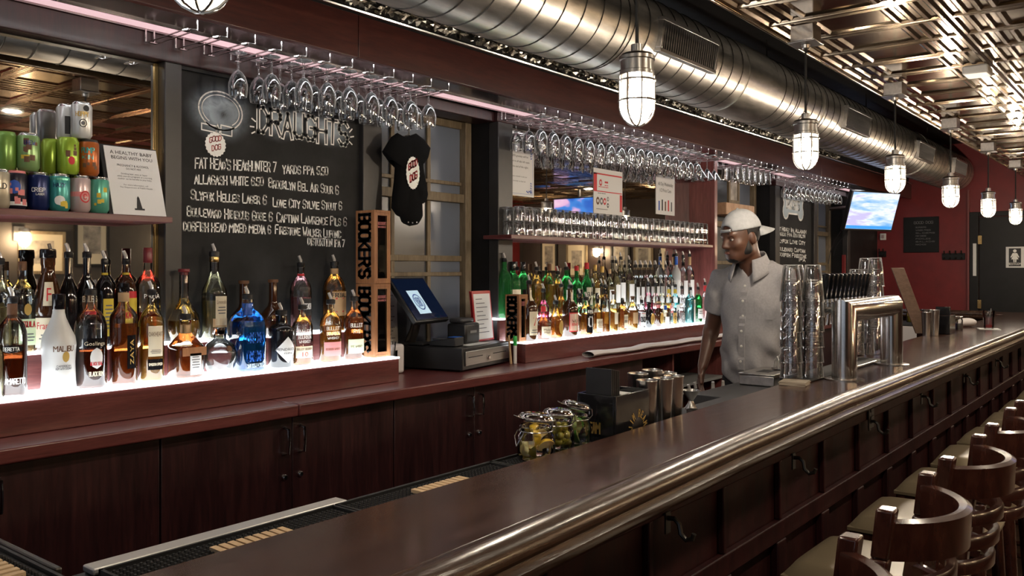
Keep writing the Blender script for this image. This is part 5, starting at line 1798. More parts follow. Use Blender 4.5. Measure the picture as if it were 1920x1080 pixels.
def menu(x, y, z, rz, label, lean):
    t = thing('menu_board', label, 'menu', (x, y, z), rz, 'red-edged menus by the register')
    f = lambda u, v, d: (u, v * lean + d, v)
    obj('backing', MB().prism([(0, 0), (.20, 0), (.20, .265), (0, .265)], 0, .006, f), 'red_plastic', t, smooth=False)
    pg = obj('page', MB().prism([(.012, .010), (.188, .010), (.188, .250), (.012, .250)], -.0015, -.0002, f), 'paper', t, smooth=False)
    mb = MB()
    for i in range(9):
        v = .22 - i * .022
        mb.add([f(.03, v, -.002), f(.10 + .05 * ((i * 7) % 3) / 2, v, -.002), f(.10 + .05 * ((i * 7) % 3) / 2, v + .004, -.002), f(.03, v + .004, -.002)], [(0, 1, 2, 3)])
    obj('lettering', mb, 'ink_gray', pg, smooth=False)
    return t


menu(3.395, 2.925, ZD + .001, A, 'front red-edged menu with white page behind the printer', .10)
menu(3.41, 2.95, ZD + .001, A, 'rear red-edged menu tucked behind the other menu', .10)
t = thing('marker_pen', 'bright green marker pen standing at the register corner', 'pen', (3.555, 2.79, ZCNT + .001))
obj('barrel', MB().lathe([(.009, 0), (.0095, .004), (.0095, .095)], 14), 'white_plastic', t)
obj('cap', MB().lathe([(.0105, .0955), (.0108, .10), (.0108, .142), (.009, .146)], 14), 'green_plastic', t)
t = thing('wooden_pick', 'orange-brown wooden stick beside the green marker', 'stick', (3.533, 2.80, ZCNT + .001))
obj('stick', MB().tube([(0, 0, 0), (-.006, .01, .15)], [.007, .005], 8), 'cork', t)

# shirt hanging in the window
YO_ = 2.93
def px2(x, y):
    q = on_y(x, y, YO_)
    return (q.x, q.z)


outl = [(733, 257), (745, 249), (757, 256), (769, 254), (780, 250), (792, 259), (805, 276), (801, 293), (792, 291), (791, 312), (796, 340), (800, 366), (797, 380),
        (788, 384), (790, 408), (783, 421), (768, 424), (756, 419), (752, 408), (744, 404), (736, 392), (737, 372), (741, 340), (743, 312), (741, 290), (731, 300), (718, 282)]
P = [px2(x, y) for x, y in outl]
cxm, czm = sum(p[0] for p in P) / len(P), sum(p[1] for p in P) / len(P)
t = thing('baby_bodysuit', 'black baby bodysuit with a round white print hanging in the window', 'clothing', (cxm, YO_, czm))
mb = MB()
rings = [(1.0, 0.0), (.96, .014), (.86, .022), (.6, .026), (.25, .028)]
n = len(P)
for sgn in (-1, 1):
    vs, fs = [], []
    for (s, dd) in rings:
        for i, (x, z) in enumerate(P):
            vs.append(((x - cxm) * s, sgn * (dd + .004 * sin(i * 1.7) * (1 - s)), (z - czm) * s))
    vs.append((0, sgn * .028, 0))
    for j in range(len(rings) - 1):
        for i in range(n):
            i2 = (i + 1) % n
            q = (j * n + i, j * n + i2, (j + 1) * n + i2, (j + 1) * n + i)
            fs.append(q if sgn > 0 else q[::-1])
    for i in range(n):
        fs.append((len(vs) - 1, (len(rings) - 1) * n + i, (len(rings) - 1) * n + (i + 1) % n))
    mb.add(vs, fs)
obj('cloth', mb, 'black_cloth', t, angle=80)
q = on_y(766, 325, YO_)
u0, v0 = q.x - cxm, q.z - czm
mb = MB()
PP = []
for i in range(44):
    a = 2 * pi * i / 44
    r = 1.0 + (.06 if i % 2 else 0)
    PP.append((u0 + .043 * r * cos(a), v0 + .075 * r * sin(a)))
mb.prism(PP, -.0305, -.0298, lambda u, v, d: (u, d, v))
pr_ = obj('round_print', mb, 'ink_white', t, smooth=False)
mb = MB()
strokes(mb, 'GOOD', .060, .030, lambda u, v, d: (u0 - .030 + u, -.0312, v0 + .012 + v + u * .5), .007, .08)
strokes(mb, 'DOG', .050, .034, lambda u, v, d: (u0 - .020 + u, -.0312, v0 - .046 + v + u * .5), .007, .08)
obj('red_lettering', mb, 'ink_red', pr_, smooth=False)
for i in range(3):
    q = px2(760 + i * 8, 417 + (i % 2))
    obj('snap', MB().ball((q[0] - cxm, -.020, q[1] - czm), .004, 8, 6), 'steel', t)
top = px2(762, 251)
t2 = obj('coat_hanger', MB().tube([(cxm - .08, YO_, top[1] - .03), (cxm, YO_, top[1] - .002), (cxm + .08, YO_, top[1] - .04)], .003, 6)
         .tube([(cxm, YO_, top[1] - .002), (cxm, YO_, top[1] + .06), (cxm + .012, YO_, top[1] + .075), (cxm + .02, YO_, top[1] + .06), (cxm + .012, YO_, ZR + .01), (cxm + .012, YO_, ZR + .008)], .003, 6), 'wire')
tag(t2, 'wire hanger carrying the black baby bodysuit', 'hanger')

# things beside the crates
p = on_z(741, 703, ZCNT)
t = thing('straw_glass', 'drinking glass holding black straws beside the wooden crates', 'glass', (p.x, p.y + .03, ZCNT + .001))
obj('glass', MB().lathe([(.0001, .006), (.026, .006), (.028, .0), (.030, .02), (.034, .115), (.0325, .115), (.0285, .022)], 20, cap0=False, cap1=False), 'glass', t)
for i in range(7):
    a = i * 2.4
    obj('straw', MB().tube([(.012 * cos(a), .012 * sin(a), .008), (.024 * cos(a + .4), .024 * sin(a + .4), .155)], .0028, 6), 'black_plastic', t)
p = on_y(762, 648, 3.18)
t, pl_ = sheet('drink_list', 'white printed list leaning against the window behind the register', 'paper', (2.89, 3.150, ZCNT + .003), .165, .42, 'paper', lean=.05, th=.002)
lines(t, pl_, [(.08, .38 - i * .018, .08 + .05 * ((i * 5) % 3) / 2, .005) for i in range(20)], 'ink_gray')
t = obj('napkin_stack', MB().box(-.045, .045, -.03, .03, 0, .14), 'cloth_white', None, loc=(2.865, 2.99, ZCNT + .001), bevel=.012)
tag(t, 'white upright stack of napkins right of the wooden crates', 'napkins')

# white towel along the back counter
mb = MB()
r = random.Random(5)
a, b2 = Vector((4.05, 2.66)), Vector((6.0, 2.665))


def towel(u, v):
    s = v * 2 * pi
    k = .5 + .5 * sin(u * 41) * .35 + .25 * sin(u * 17 + 1)
    rad_ = .012 + .006 * k
    return (a.x + (b2.x - a.x) * u, 2.655 + .012 * sin(u * 23) + cos(s) * .042, ZCNT + .002 + rad_ + sin(s) * rad_)


mb.grid(towel, 110, 12)
t = obj('bar_towel', mb, 'cloth_white')
tag(t, 'long rolled white towel lying on the back counter left of the bartender', 'towel')

# ------------------------------------------------------------------ things on and behind the bar
def fido(x, y, z, label, lid_tilt, lid_rz, R=.052, H=.075, group='clip-top glass jars'):
    t = thing('clip_top_jar', label, 'jar', (x, y, z), lid_rz, group)
    mb = MB().lathe([(.0001, .004), (R * .8, .004), (R * .92, .0), (R, .010), (R, H * .62), (R * .93, H * .80), (R * .80, H * .92), (R * .80, H), (R * .86, H + .003), (R * .86, H + .008), (R * .80, H + .010)], 28, cap0=False, cap1=False)
    obj('body', mb, 'glass', t, angle=60)
    mb = MB().lathe([(.0001, .010), (R * .55, .013), (R * .82, .010), (R * .93, .004), (R * .95, 0), (R * .93, -.005), (R * .80, -.008), (R * .6, -.004), (.0001, -.002)], 28, cap0=False, cap1=False)
    mt = Matrix.Translation((R * .92, 0, H + .018)) @ Matrix.Rotation(lid_tilt, 4, 'Y') @ Matrix.Translation((-R * .92, 0, .004))
    m2 = MB()
    m2.T = mt
    m2.add(mb.v, mb.f)
    lid = obj('lid', m2, 'glass', t, angle=60)
    m2 = MB()
    m2.T = mt
    m2.tube([(R * .97 * cos(2 * pi * i / 30), R * .97 * sin(2 * pi * i / 30), 0) for i in range(30)], .0014, 6, closed=True)
    m2.tube([(-R * .97, -.008, 0), (-R * 1.2, -.008, .004), (-R * 1.28, 0, .005), (-R * 1.2, .008, .004), (-R * .97, .008, 0)], .0014, 6)
    obj('lid_wire', m2, 'wire', lid)
    mb = MB().tube([(R * .88 * cos(2 * pi * i / 30), R * .88 * sin(2 * pi * i / 30), H - .004) for i in range(30)], .0014, 6, closed=True)
    mb.tube([(R * .88, -.010, H - .004), (R * 1.05, -.010, H + .004), (R * 1.02, -.010, H + .020), (R * 1.02, .010, H + .020), (R * 1.05, .010, H + .004), (R * .88, .010, H - .004)], .0014, 6)
    mb.tube([(-R * .88, -.02, H - .004), (-R * 1.04, -.02, H * .75), (-R * 1.10, 0, H * .45), (-R * 1.04, .02, H * .75), (-R * .88, .02, H - .004)], .0014, 6)
    obj('clasp_wire', mb, 'wire', t)
    return t, R, H


def wedge_mesh(r, skin, flesh):
    mb = MB()
    n = 10
    vs = [(0, -r * .0, 0)]
    for s in (-1, 1):
        o = len(mb.v)
        a = s * .55
        pts = [(0, 0, 0)]
        mb.mi = 0
        arc = [(r * cos(t_) * cos(a), r * cos(t_) * sin(a), r * sin(t_)) for t_ in [-pi / 2 + pi * i / n for i in range(n + 1)]]
        mb.add(arc, [tuple(range(n + 1)) if s > 0 else tuple(range(n, -1, -1))])
    mb.mi = 1
    mb.grid(lambda u, v: (r * cos(-pi / 2 + pi * v) * cos(-.55 + 1.1 * u), r * cos(-pi / 2 + pi * v) * sin(-.55 + 1.1 * u), r * sin(-pi / 2 + pi * v)), 5, n)
    return mb.mesh('wedge', [flesh, skin])


plain('lemon_flesh', (.80, .66, .34), .35, sss=.2)
plain('lemon_skin', (.80, .52, .04), .4)
plain('lime_flesh', (.52, .58, .26), .35, sss=.2)
plain('lime_skin', (.08, .25, .03), .4)
plain('olive', (.36, .33, .05), .3)
lw = wedge_mesh(.023, 'lemon_skin', 'lemon_flesh')
mw = wedge_mesh(.020, 'lime_skin', 'lime_flesh')
om = MB().ball((0, 0, 0), (.0095, .0095, .012), 12, 8).mesh('olive', 'olive')


def fill(jx, jy, jz, R, H, me, name, label, cat, group, n, size, seed):
    r = random.Random(seed)
    spots = []
    tries = 0
    while len(spots) < n and tries < 6000:
        tries += 1
        a, q, z = r.uniform(0, 2 * pi), (R - .006 - size) * math.sqrt(r.random()), r.uniform(.006 + size, H * .90)
        if z > H * .6:
            q *= .72
        p = Vector((jx + q * cos(a), jy + q * sin(a), jz + z))
        if all((p - s).length > size * 1.45 for s in spots):
            spots.append(p)
    for p in spots:
        o = obj(name, me, None, loc=p)
        o.rotation_euler = (r.uniform(0, 6), r.uniform(0, 6), r.uniform(0, 6))
        tag(o, label, cat, group)


j1 = on_y(1001, 860, 1.325)
j2 = on_y(1046, 845, 1.335)
j3 = on_y(1091, 825, 1.345)
_, R_, H_ = fido(1.768, 1.318, ZCNT + .014, 'nearest clip-top jar, full of lemon wedges, lid ajar', .10, -.5, .050)
fill(1.768, 1.318, ZCNT + .014, R_, H_, lw, 'lemon_wedge', 'lemon wedge inside the nearest clip-top jar', 'lemon', 'lemon wedges in the jar', 16, .0165, 3)
_, R_, H_ = fido(1.874, 1.324, ZCNT + .014, 'middle clip-top jar holding green olives', .05, -.5, .044)
fill(1.874, 1.324, ZCNT + .014, R_, H_, om, 'olive', 'green olive inside the middle clip-top jar', 'olive', 'olives in the jar', 26, .011, 4)
_, R_, H_ = fido(1.974, 1.335, ZCNT + .014, 'third clip-top jar with lime wedges, lid tipped open', .20, -.6, .044)
fill(1.974, 1.335, ZCNT + .014, R_, H_, mw, 'lime_wedge', 'lime wedge inside the third clip-top jar', 'lime', 'lime wedges in the jar', 14, .0145, 5)
bar_mat(1.665, 1.985, 1.258, 1.388, 'black rubber mat under the clip-top jars', None)

t = thing('bar_caddy', 'black napkin caddy with gold arched lettering beside the jars', 'caddy', (2.07, 1.262, ZCNT + .001), .03)
mb = MB().box(0, .20, 0, .008, 0, .14).box(0, .20, .122, .13, 0, .14).box(0, .008, .008, .122, 0, .14).box(.192, .20, .008, .122, 0, .14).box(.008, .192, .008, .122, 0, .006).box(.07, .076, .008, .122, .006, .135)
obj('tray', mb, 'black_gloss', t, bevel=.002)
mb = MB().box(.012, .066, .012, .118, .0065, .10)
obj('pad', mb, 'black_plastic', t)
mb = MB()
for i, ch in enumerate('JIM BEAM'):
    a = pi * .93 - (pi * .86) * i / 7
    strokes(mb, ch, .010, .020, lambda u, v, d: (.128 + (.036 + v) * cos(a) + (u - .005) * sin(a), -.0008, .030 + (.036 + v) * sin(a) - (u - .005) * cos(a)), .0035)
obj('gold_lettering', mb, 'ink_gold', t, smooth=False)
mb = MB().prism([(.128 + .032 * cos(pi * i / 16), .030 + .032 * sin(pi * i / 16)) for i in range(17)], -.0012, -.0004, lambda u, v, d: (u, d, v))
obj('silver_dome', mb, 'steel', t, smooth=False)
mb = MB()
strokes(mb, 'BEAM', .05, .028, lambda u, v, d: (-.0008, .10 - u, .030 + v), .005)
obj('side_lettering', mb, 'ink_gold', t, smooth=False)
mb = MB()
for i in range(5):
    t2 = thing('bar_card', 'tall black drink card standing in the napkin caddy', 'card', (2.07 + .012 + .0095 * i, 1.285, ZCNT + .0085 + .094), .03, 'black cards in the caddy')
    obj('sheet', MB().box(0, .007, 0, .085, 0, .112 - .002 * i), 'black_plastic', t2)
t = obj('napkin_stack', MB().box(2.150, 2.250, 1.278, 1.376, ZCNT + .0075, ZCNT + .128), 'paper', bevel=.002)
tag(t, 'white napkins stacked inside the black caddy', 'napkins')

tin = MB().lathe([(.0001, .004), (.022, .004), (.024, 0), (.0325, .155), (.0335, .158), (.0325, .160), (.0315, .157), (.023, .008)], 24, cap0=False, cap1=False)
tin_me = tin.mesh('shaker_tin', 'steel')
TP = [(2.312, 1.300, 0), (2.365, 1.362, .012), (2.385, 1.284, 0), (2.445, 1.355, .016), (2.462, 1.287, 0), (2.525, 1.345, 0)]
tl = ['steel shaker tin with a blue reflection, right beside the black caddy', 'tallest steel shaker tin behind the first', 'second steel shaker tin in front along the bar edge', 'steel shaker tin at the back of the group',
      'third steel shaker tin in front along the bar edge', 'last steel shaker tin of the group, next to the jigger']
for i, (x, y, dz) in enumerate(TP):
    o = obj('shaker_tin', tin_me, None, loc=(x, y, ZCNT + .001))
    o.scale = (1, 1, 1 + dz * 6)
    tag(o, tl[i], 'tumbler', 'steel shaker tins by the caddy')

# ledge and cocktail station
P2 = [(3.202, bar_back(3.202) + .002), (3.95, bar_back(3.95) + .002), (3.95, 1.60), (3.202, 1.60)]
t = obj('service_ledge', MB().prism(P2, ZCNT - .05, ZCNT - .012, lambda u, v, d: (u, v, d)), 'dark_gray', bevel=.003)
tag(t, 'dark ledge behind the bar under the steel box and glass stacks', 'ledge')
ZST = .66
t = thing('cocktail_station', 'dark steel cocktail station behind the bar holding the small bottles', 'counter', (0, 0, 0))
obj('top', MB().box(2.35, 3.99, 1.605, 2.05, ZST - .03, ZST).box(2.35, 3.19, 1.44, 1.605, ZST - .03, ZST), 'dark_metal', t)
obj('cabinet', MB().box(2.36, 3.98, 1.62, 2.04, .06, ZST - .031), 'dark_gray', t)
for (x, y) in ((2.42, 1.68), (3.92, 1.68), (2.42, 1.98), (3.92, 1.98)):
    obj('leg', MB().lathe([(.018, 0.001), (.018, .06)], 12, (x, y, 0)), 'steel', t)


def small_bottle(px, ytop, Y, wpx, label, body, lab, capm, spout=True):
    p = on_y(px, ytop, Y)
    d = depth(p)
    R = wpx / FPX * d / 2
    H = p.z - ZST
    t = thing('bitters_bottle', label, 'bottle', (p.x, Y, ZST + .001), 0, 'small bottles on the cocktail station')
    obj('body', MB().lathe([(R * .95, 0), (R, .006), (R, H * .62), (R * .8, H * .70), (R * .42, H * .76), (R * .40, H * .84)], 18, cap1=True), body, t)
    if lab:
        obj('label', MB().lathe([(R * 1.02, H * .12), (R * 1.02, H * .56)], 18, cap0=False, cap1=False), lab, t)
    obj('cap', MB().lathe([(R * .46, H * .80), (R * .5, H * .805), (R * .5, H * .885), (R * .42, H * .89)], 14), capm, t)
    if spout:
        obj('spout', MB().tube([(0, 0, H * .89), (0, 0, H * .92), (-.008, .002, H)], [.008, .008, .007], 8), 'pour_plastic', t)
    return t


small_bottle(1279, 722, 1.69, 15, 'small bottle with a yellow label and pourer behind the bar edge', 'bottle_brown', 'yellow_label', 'bottle_black')
small_bottle(1293, 721, 1.80, 12, 'small bottle with a dark patterned label between the yellow and red ones', 'bottle_brown', 'ink_white', 'bottle_black')
small_bottle(1304, 717, 1.955, 14, 'small bottle with a red label under the bartender\'s hand', 'bottle_brown', 'ink_red', 'bottle_black')
small_bottle(1245, 724, 1.66, 14, 'small bottle with a pale label beside the steel tins', 'white_bottle', None, 'bottle_black')
for (px, yt, m_, lab) in ((1337, 716, 'can_cream', 'beige juice carton with a dark pourer behind the bar'), (1356, 714, 'paper_cream', 'pale juice carton with a clear pourer behind the bar')):
    p = on_y(px, yt, 1.72)
    H = p.z - ZST
    t = thing('juice_carton', lab, 'carton', (p.x, 1.72, ZST + .001), .3, 'juice cartons behind the bar')
    obj('box', MB().box(-.034, .034, -.034, .034, 0, H - .045), m_, t, bevel=.003)
    obj('pourer', MB().tube([(0, 0, H - .045), (0, 0, H - .03), (-.008, 0, H)], [.011, .009, .007], 8), 'pour_plastic', t)
p = on_y(1258, 739, 1.47)
t = thing('jigger', 'steel hourglass jigger behind the bar edge', 'jigger', (p.x, 1.47, ZST + .001))
t.location = (p.x, 1.39, ZCNT + .001)
p = on_y(1258, 741, 1.39)
H = p.z - ZCNT
obj('cups', MB().lathe([(.024, 0), (.008, H * .42), (.008, H * .46), (.034, H), (.033, H), (.006, H * .5)], 24, cap0=False, cap1=False), 'steel', t)
t = thing('jigger', 'small steel measure lying low beside the jigger', 'jigger', (2.62, 1.30, ZCNT + .001))
obj('cups', MB().lathe([(.020, 0), (.020, .03), (.019, .03), (.019, .004), (.0001, .004)], 20, cap0=False, cap1=False), 'steel', t)

t = thing('garnish_box', 'flat steel box with a lid behind the bar before the bartender', 'box', (3.60, 1.40, ZCNT - .011))
obj('box', MB().box(0, .27, 0, .16, 0, .045), 'brushed_steel', t, bevel=.004)
obj('lid', MB().box(-.004, .274, -.004, .164, .0455, .054), 'brushed_steel', t, bevel=.003)
obj('opening', MB().box(.06, .16, .05, .11, .0542, .0548), 'ink', t)
t = thing('strainer', 'white looped cocktail strainer resting on the flat steel box', 'strainer', (3.80, 1.45, ZCNT + .045), .6)
mb = MB().lathe([(.036, .002), (.040, .004), (.040, .007), (.036, .007)], 24, cap0=True)
obj('disc', mb, 'steel', t)
mb = MB().tube([(-.03, .0, .006), (-.05, .0, .05), (-.03, .0, .075), (.01, .01, .05), (.035, .01, .012)], .004, 8).tube([(-.02, .012, .006), (-.035, .015, .045), (-.015, .015, .06), (.015, .02, .04), (.03, .02, .01)], .003, 8)
obj('loop_handle', mb, 'white_plastic', t)

# beer tower, taps, drip mat, pint stacks
t = thing('beer_tower', 'polished steel square-arch beer tower standing on the bar', 'beer tower', (0, 0, 0))
x0, x1, y0, r, zc = 3.575, 4.285, 1.097, .049, ZBAR + .278
vs, fs, n = [], [], 36
for (fn) in (lambda c, s: (x0 + r * c, y0 + r * s, ZBAR + .006), lambda c, s: (x0 + r * c, y0 + r * s, zc - r * c), lambda c, s: (x1 - r * c, y0 + r * s, zc - r * c), lambda c, s: (x1 - r * c, y0 + r * s, ZBAR + .006)):
    vs += [fn(cos(2 * pi * i / n), sin(2 * pi * i / n)) for i in range(n)]
for j in range(3):
    for i in range(n):
        i2 = (i + 1) % n
        fs.append((j * n + i, j * n + i2, (j + 1) * n + i2, (j + 1) * n + i))
obj('arch', MB().add(vs, fs), 'tower_steel', t, angle=35)
for x in (x0, x1):
    obj('flange', MB().lathe([(.078, .0005), (.078, .004), (.074, .006), (.05, .007)], 32, (x, y0, ZBAR), cap1=False), 'steel', t)
obj('drip_rail', MB().tube([(x0 + .06, 1.16, ZBAR + .012), (x1 - .02, 1.16, ZBAR + .012)], .006, 8), 'steel', t)
for i in range(11):
    x = x0 + .075 + i * .058
    f = obj('faucet', MB().tube([(x, y0 + r - .002, zc + .0), (x, y0 + r + .05, zc + .0), (x, y0 + r + .075, zc - .02), (x, y0 + r + .08, zc - .07)], [.011, .011, .010, .008], 10)
            .lathe([(.013, 0), (.013, .03), (.007, .034), (.007, .05)], 10, (x, y0 + r + .06, zc - .004)), 'chrome', t)
    h = MB().prism([(-.012, 0), (.012, 0), (.017, .105), (.0, .112), (-.017, .105)], -.008, .008, lambda u, v, d: (x + d, y0 + r + .06 + u * 1.0 - v * .12, zc + .044 + v))
    obj('tap_handle', h, 'black_gloss', f, bevel=.003)
t = obj('drip_mat', MB().box(3.40, 4.44, 1.172, 1.30, ZBAR + .0005, ZBAR + .008), 'black_rubber', bevel=.002)
tag(t, 'thin black mat on the bar behind the beer tower', 'mat')

pint = MB().lathe([(.0001, .138), (.026, .137), (.0288, .13), (.0347, .09), (.0425, .0005), (.044, 0), (.0445, .003), (.0365, .10), (.031, .146), (.029, .15), (.012, .147), (.0001, .146)], 22, cap0=False, cap1=False)
pint.tube([(.0438 * cos(2 * pi * i / 22), .0438 * sin(2 * pi * i / 22), .0018) for i in range(22)], .0018, 6, closed=True)
pint.mi = 1
pint.grid(lambda a, b: ((.0418 - .0020 * b) * sin(.30 * (1 - .25 * b) * cos(2 * pi * a) - .7), -(.0418 - .0020 * b) * cos(.30 * (1 - .25 * b) * cos(2 * pi * a) - .7), .036 + .013 * (1 - .25 * b) * sin(2 * pi * a)), 18, 1)
pint_me = pint.mesh('pint_glass', ['rim_glass', 'logo_print'])
stacks = [(3.425, 1.262, 6), (3.50, 1.200, 6), (3.535, 1.285, 6), (3.60, 1.245, 5), (4.66, 1.37, 6), (4.72, 1.29, 7), (4.80, 1.36, 7)]
sl = ['leftmost stack of upturned pint glasses', 'front stack of upturned pint glasses touching the tower side', 'rear left stack of upturned pint glasses before the tower', 'low rear stack of upturned pint glasses before the tower',
      'left stack of upturned pint glasses seen behind the tower arch', 'middle stack of upturned pint glasses seen behind the tower arch', 'right stack of upturned pint glasses seen behind the tower arch']
for (x, y, n_), lab in zip(stacks, sl):
    for k in range(n_):
        o = obj('pint_glass', pint_me, None, loc=(x + rnd.uniform(-.002, .002), y + rnd.uniform(-.002, .002), ZBAR + .009 + k * .062 if x < 4.45 else ZBAR + .001 + k * .060))
        o.rotation_euler = (0, 0, rnd.uniform(-.8, .8))
        ordn_ = ['bottom', 'second', 'third', 'fourth', 'fifth', 'sixth', 'seventh'][k]
        tag(o, ('topmost pint glass of the ' if k == n_ - 1 else ordn_ + ' pint glass from the bar of the ' if k else 'bottom pint glass of the ') + sl[stacks.index((x, y, n_))].replace(' of upturned pint glasses', ''), 'glass', 'stacked pint glasses on the bar')
t = None
p = on_z(1490, 721, ZBAR)
for k in range(7):
    o = obj('coaster', MB().box(-.05, .05, -.05, .05, 0, .0018), 'coaster_board', None, loc=(p.x, p.y, ZBAR + .0005 + k * .0021), rz=.15 + rnd.uniform(-.06, .06))
    tag(o, 'square beer mat in the small pile before the pint glasses', 'coaster', 'beer mats in the pile')

# farther along the bar
for i, (px, py, dz) in enumerate(((1737, 630, 0), (1745, 626, .006), (1752, 630, 0))):
    q = on_z(px, py, ZBAR)
    o = obj('shaker_tin', tin_me, None, loc=(q.x, q.y, ZBAR + .001))
    o.scale = (1, 1, 1.0 + i * .05)
    tag(o, ['left steel shaker tin of the far trio on the bar', 'middle steel shaker tin of the far trio on the bar', 'right steel shaker tin of the far trio on the bar'][i], 'tumbler', 'far steel shaker tins')
q = on_z(1769, 627, ZBAR)
t = thing('bar_caddy', 'far black caddy on the bar with a leaning wooden paddle', 'caddy', (q.x, q.y, ZBAR + .001))
obj('tray', MB().box(0, .18, -.04, .05, 0, .13).box(.0, .03, -.04, .05, .131, .19), 'black_gloss', t, bevel=.003)
t = thing('wooden_paddle', 'long brown wooden board leaning behind the far steel tins', 'board', (q.x - .02, q.y + .13, ZBAR + .001), YAW - pi / 2)
obj('board', MB().prism([(-.045, 0), (.045, 0), (.045, .46), (-.045, .46)], 0, .012, lambda u, v, d: (u - v * .32, v * .12 + d, v)), 'flap_wood', t, bevel=.002)
for (px, m_, lab) in ((1781, 'yellow_label', 'small far jar with something yellow, right of the black caddy'), (1788, 'can_navy', 'small far jar with a dark mark beside the white towel'), (1797, 'gray', 'small far jar next to the white towel end')):
    q = on_z(px, 619, ZBAR)
    t = thing('jar', lab, 'jar', (q.x, q.y, ZBAR + .001), 0, 'small far jars on the bar')
    obj('body', MB().lathe([(.028, 0), (.030, .004), (.030, .075), (.026, .085)], 16), 'glass', t)
    obj('content', MB().lathe([(.026, .004), (.026, .05)], 14), m_, t)
    obj('lid', MB().lathe([(.029, .0855), (.030, .088), (.030, .10), (.027, .102)], 16), 'steel', t)
q = on_z(1812, 613, ZBAR)
t = obj('bar_towel', MB().ball((0, 0, .035), (.11, .05, .034), 16, 10), 'cloth_white', None, loc=(q.x, q.y, ZBAR + .001), rz=-.4)
tag(t, 'crumpled white towel on the far end of the bar', 'towel')
q = on_z(1854, 617, ZBAR)
t = thing('cocktail_glass', 'drinking glass of red cocktail with a straw on the far bar', 'drink', (q.x, q.y, ZBAR + .004))
obj('glass', MB().lathe([(.0001, .006), (.031, .006), (.033, 0), (.042, .135), (.0405, .135), (.033, .008)], 22, cap0=False, cap1=False), 'glass', t)
obj('drink', MB().lathe([(.031, .008), (.0375, .085)], 20), 'liq_rose', t)
obj('drink_base', MB().lathe([(.0315, .0085), (.034, .03)], 20), 'red_plastic', t)
for i in range(5):
    a = i * 1.3
    obj('ice_cube', MB().box(-.011, .011, -.011, .011, -.011, .011), 'glass', t, loc=(.017 * cos(a), .017 * sin(a), .085 + .012 * (i % 3)), rz=a, bevel=.003)
obj('straw', MB().tube([(-.02, 0, .012), (.034, -.01, .15)], .0035, 6), 'black_plastic', t)
t = obj('drink_napkin', MB().box(-.07, .07, -.07, .07, 0, .003), 'paper', None, loc=(q.x, q.y, ZBAR + .0005), rz=.3)
tag(t, 'white napkin under the red cocktail', 'napkin')
# side shelf beyond the taps with two jars
t = thing('side_table', 'dark narrow table before the red wall carrying two jars', 'table', (9.35, 2.13, 0))
obj('top', MB().box(-.18, .18, -.40, .40, .955, .985), 'dark_gray', t, bevel=.003)
for (x, y) in ((-.15, -.37), (.15, -.37), (-.15, .37), (.15, .37)):
    obj('leg', MB().box(x - .02, x + .02, y - .02, y + .02, .001, .954), 'dark_metal', t)
obj('white_panel', MB().box(-.1835, -.1805, -.02, .14, .45, .95), 'cloth_white', t)
for (px, m_, lab) in ((1711, 'yellow_label', 'far jar with yellow fruit on the narrow dark table'), (1735, 'ink_red', 'far jar with red fruit on the narrow dark table')):
    q = on_x(px, 595, 9.30)
    t = thing('jar', lab, 'jar', (9.30, q.y, .986), 0, 'jars on the narrow dark table')
    obj('body', MB().lathe([(.055, 0), (.06, .006), (.06, .09), (.05, .11)], 18), 'glass', t)
    obj('content', MB().lathe([(.053, .006), (.053, .06)], 16), m_, t)
    obj('lid', MB().lathe([(.052, .111), (.054, .114), (.054, .13), (.048, .134)], 18), 'steel', t)

# ------------------------------------------------------------------ television and the far red wall
tv = thing('television', 'lit flat television hanging tilted in the far corner above the bar', 'television', (9.43, 2.60, 2.13))
nh = Vector((-.42, -.907, 0)).normalized()
right = Vector((0, 0, 1)).cross(nh).normalized()     # to the viewer's right seen from the front
ti = radians(17)
nn = (nh * cos(ti) + Vector((0, 0, -1)) * sin(ti)).normalized()
upv = nn.cross(right).normalized()
if upv.z < 0:
    upv = -upv
WT, HT = .72, .425


def tvp(u, v, d):
    q = right * u + upv * v + nn * d
    return (q.x, q.y, q.z)


obj('housing', MB().prism([(-WT / 2, -HT / 2), (WT / 2, -HT / 2), (WT / 2, HT / 2), (-WT / 2, HT / 2)], -.05, 0, tvp), 'black_plastic', tv, bevel=.006)
m, nt, b = nodes_of('tv_picture')
mp = coords(nt, (1.5, 1.5, 9))
n1 = noise(nt, mp, 1.6, 3, .6)
r1 = ramp(nt, [(.32, (.16, .42, .80)), (.46, (.45, .62, .95)), (.55, (.78, .84, .98)), (.66, (.55, .50, .88))])
nt.links.new(n1.outputs[0], r1.inputs[0])
nt.links.new(r1.outputs[0], b.inputs['Emission Color'])
setp(b, color=(.02, .02, .02), rough=.2, estr=TV_E)
ps = obj('screen', MB().prism([(-WT / 2 + .014, -HT / 2 + .022), (WT / 2 - .014, -HT / 2 + .022), (WT / 2 - .014, HT / 2 - .012), (-WT / 2 + .014, HT / 2 - .012)], .0005, .0015, tvp), 'tv_picture', tv)
emit('tv_ticker', (.03, .22, .62), TV_E)
tk = obj('ticker', MB().prism([(-WT / 2 + .016, -HT / 2 + .024), (WT / 2 - .016, -HT / 2 + .024), (WT / 2 - .016, -HT / 2 + .058), (-WT / 2 + .016, -HT / 2 + .058)], .0018, .0022, tvp), 'tv_ticker', ps)
obj('mount', MB().tube([tvp(0, 0, -.05), tvp(0, 0, -.20), (0, YB - 2.60 - .01, .05)], .02, 8), 'dark_metal', tv)
mb = MB()
mb.tube([(-.05, .30, -.18), (-.06, .38, -.30), (.0, .44, -.42), (-.04, .45, -.55)], .005, 6).tube([(.10, .28, -.18), (.06, .40, -.36), (.10, .44, -.46)], .005, 6)
obj('cable', mb, 'black_plastic', tv)

XW = XE - .002


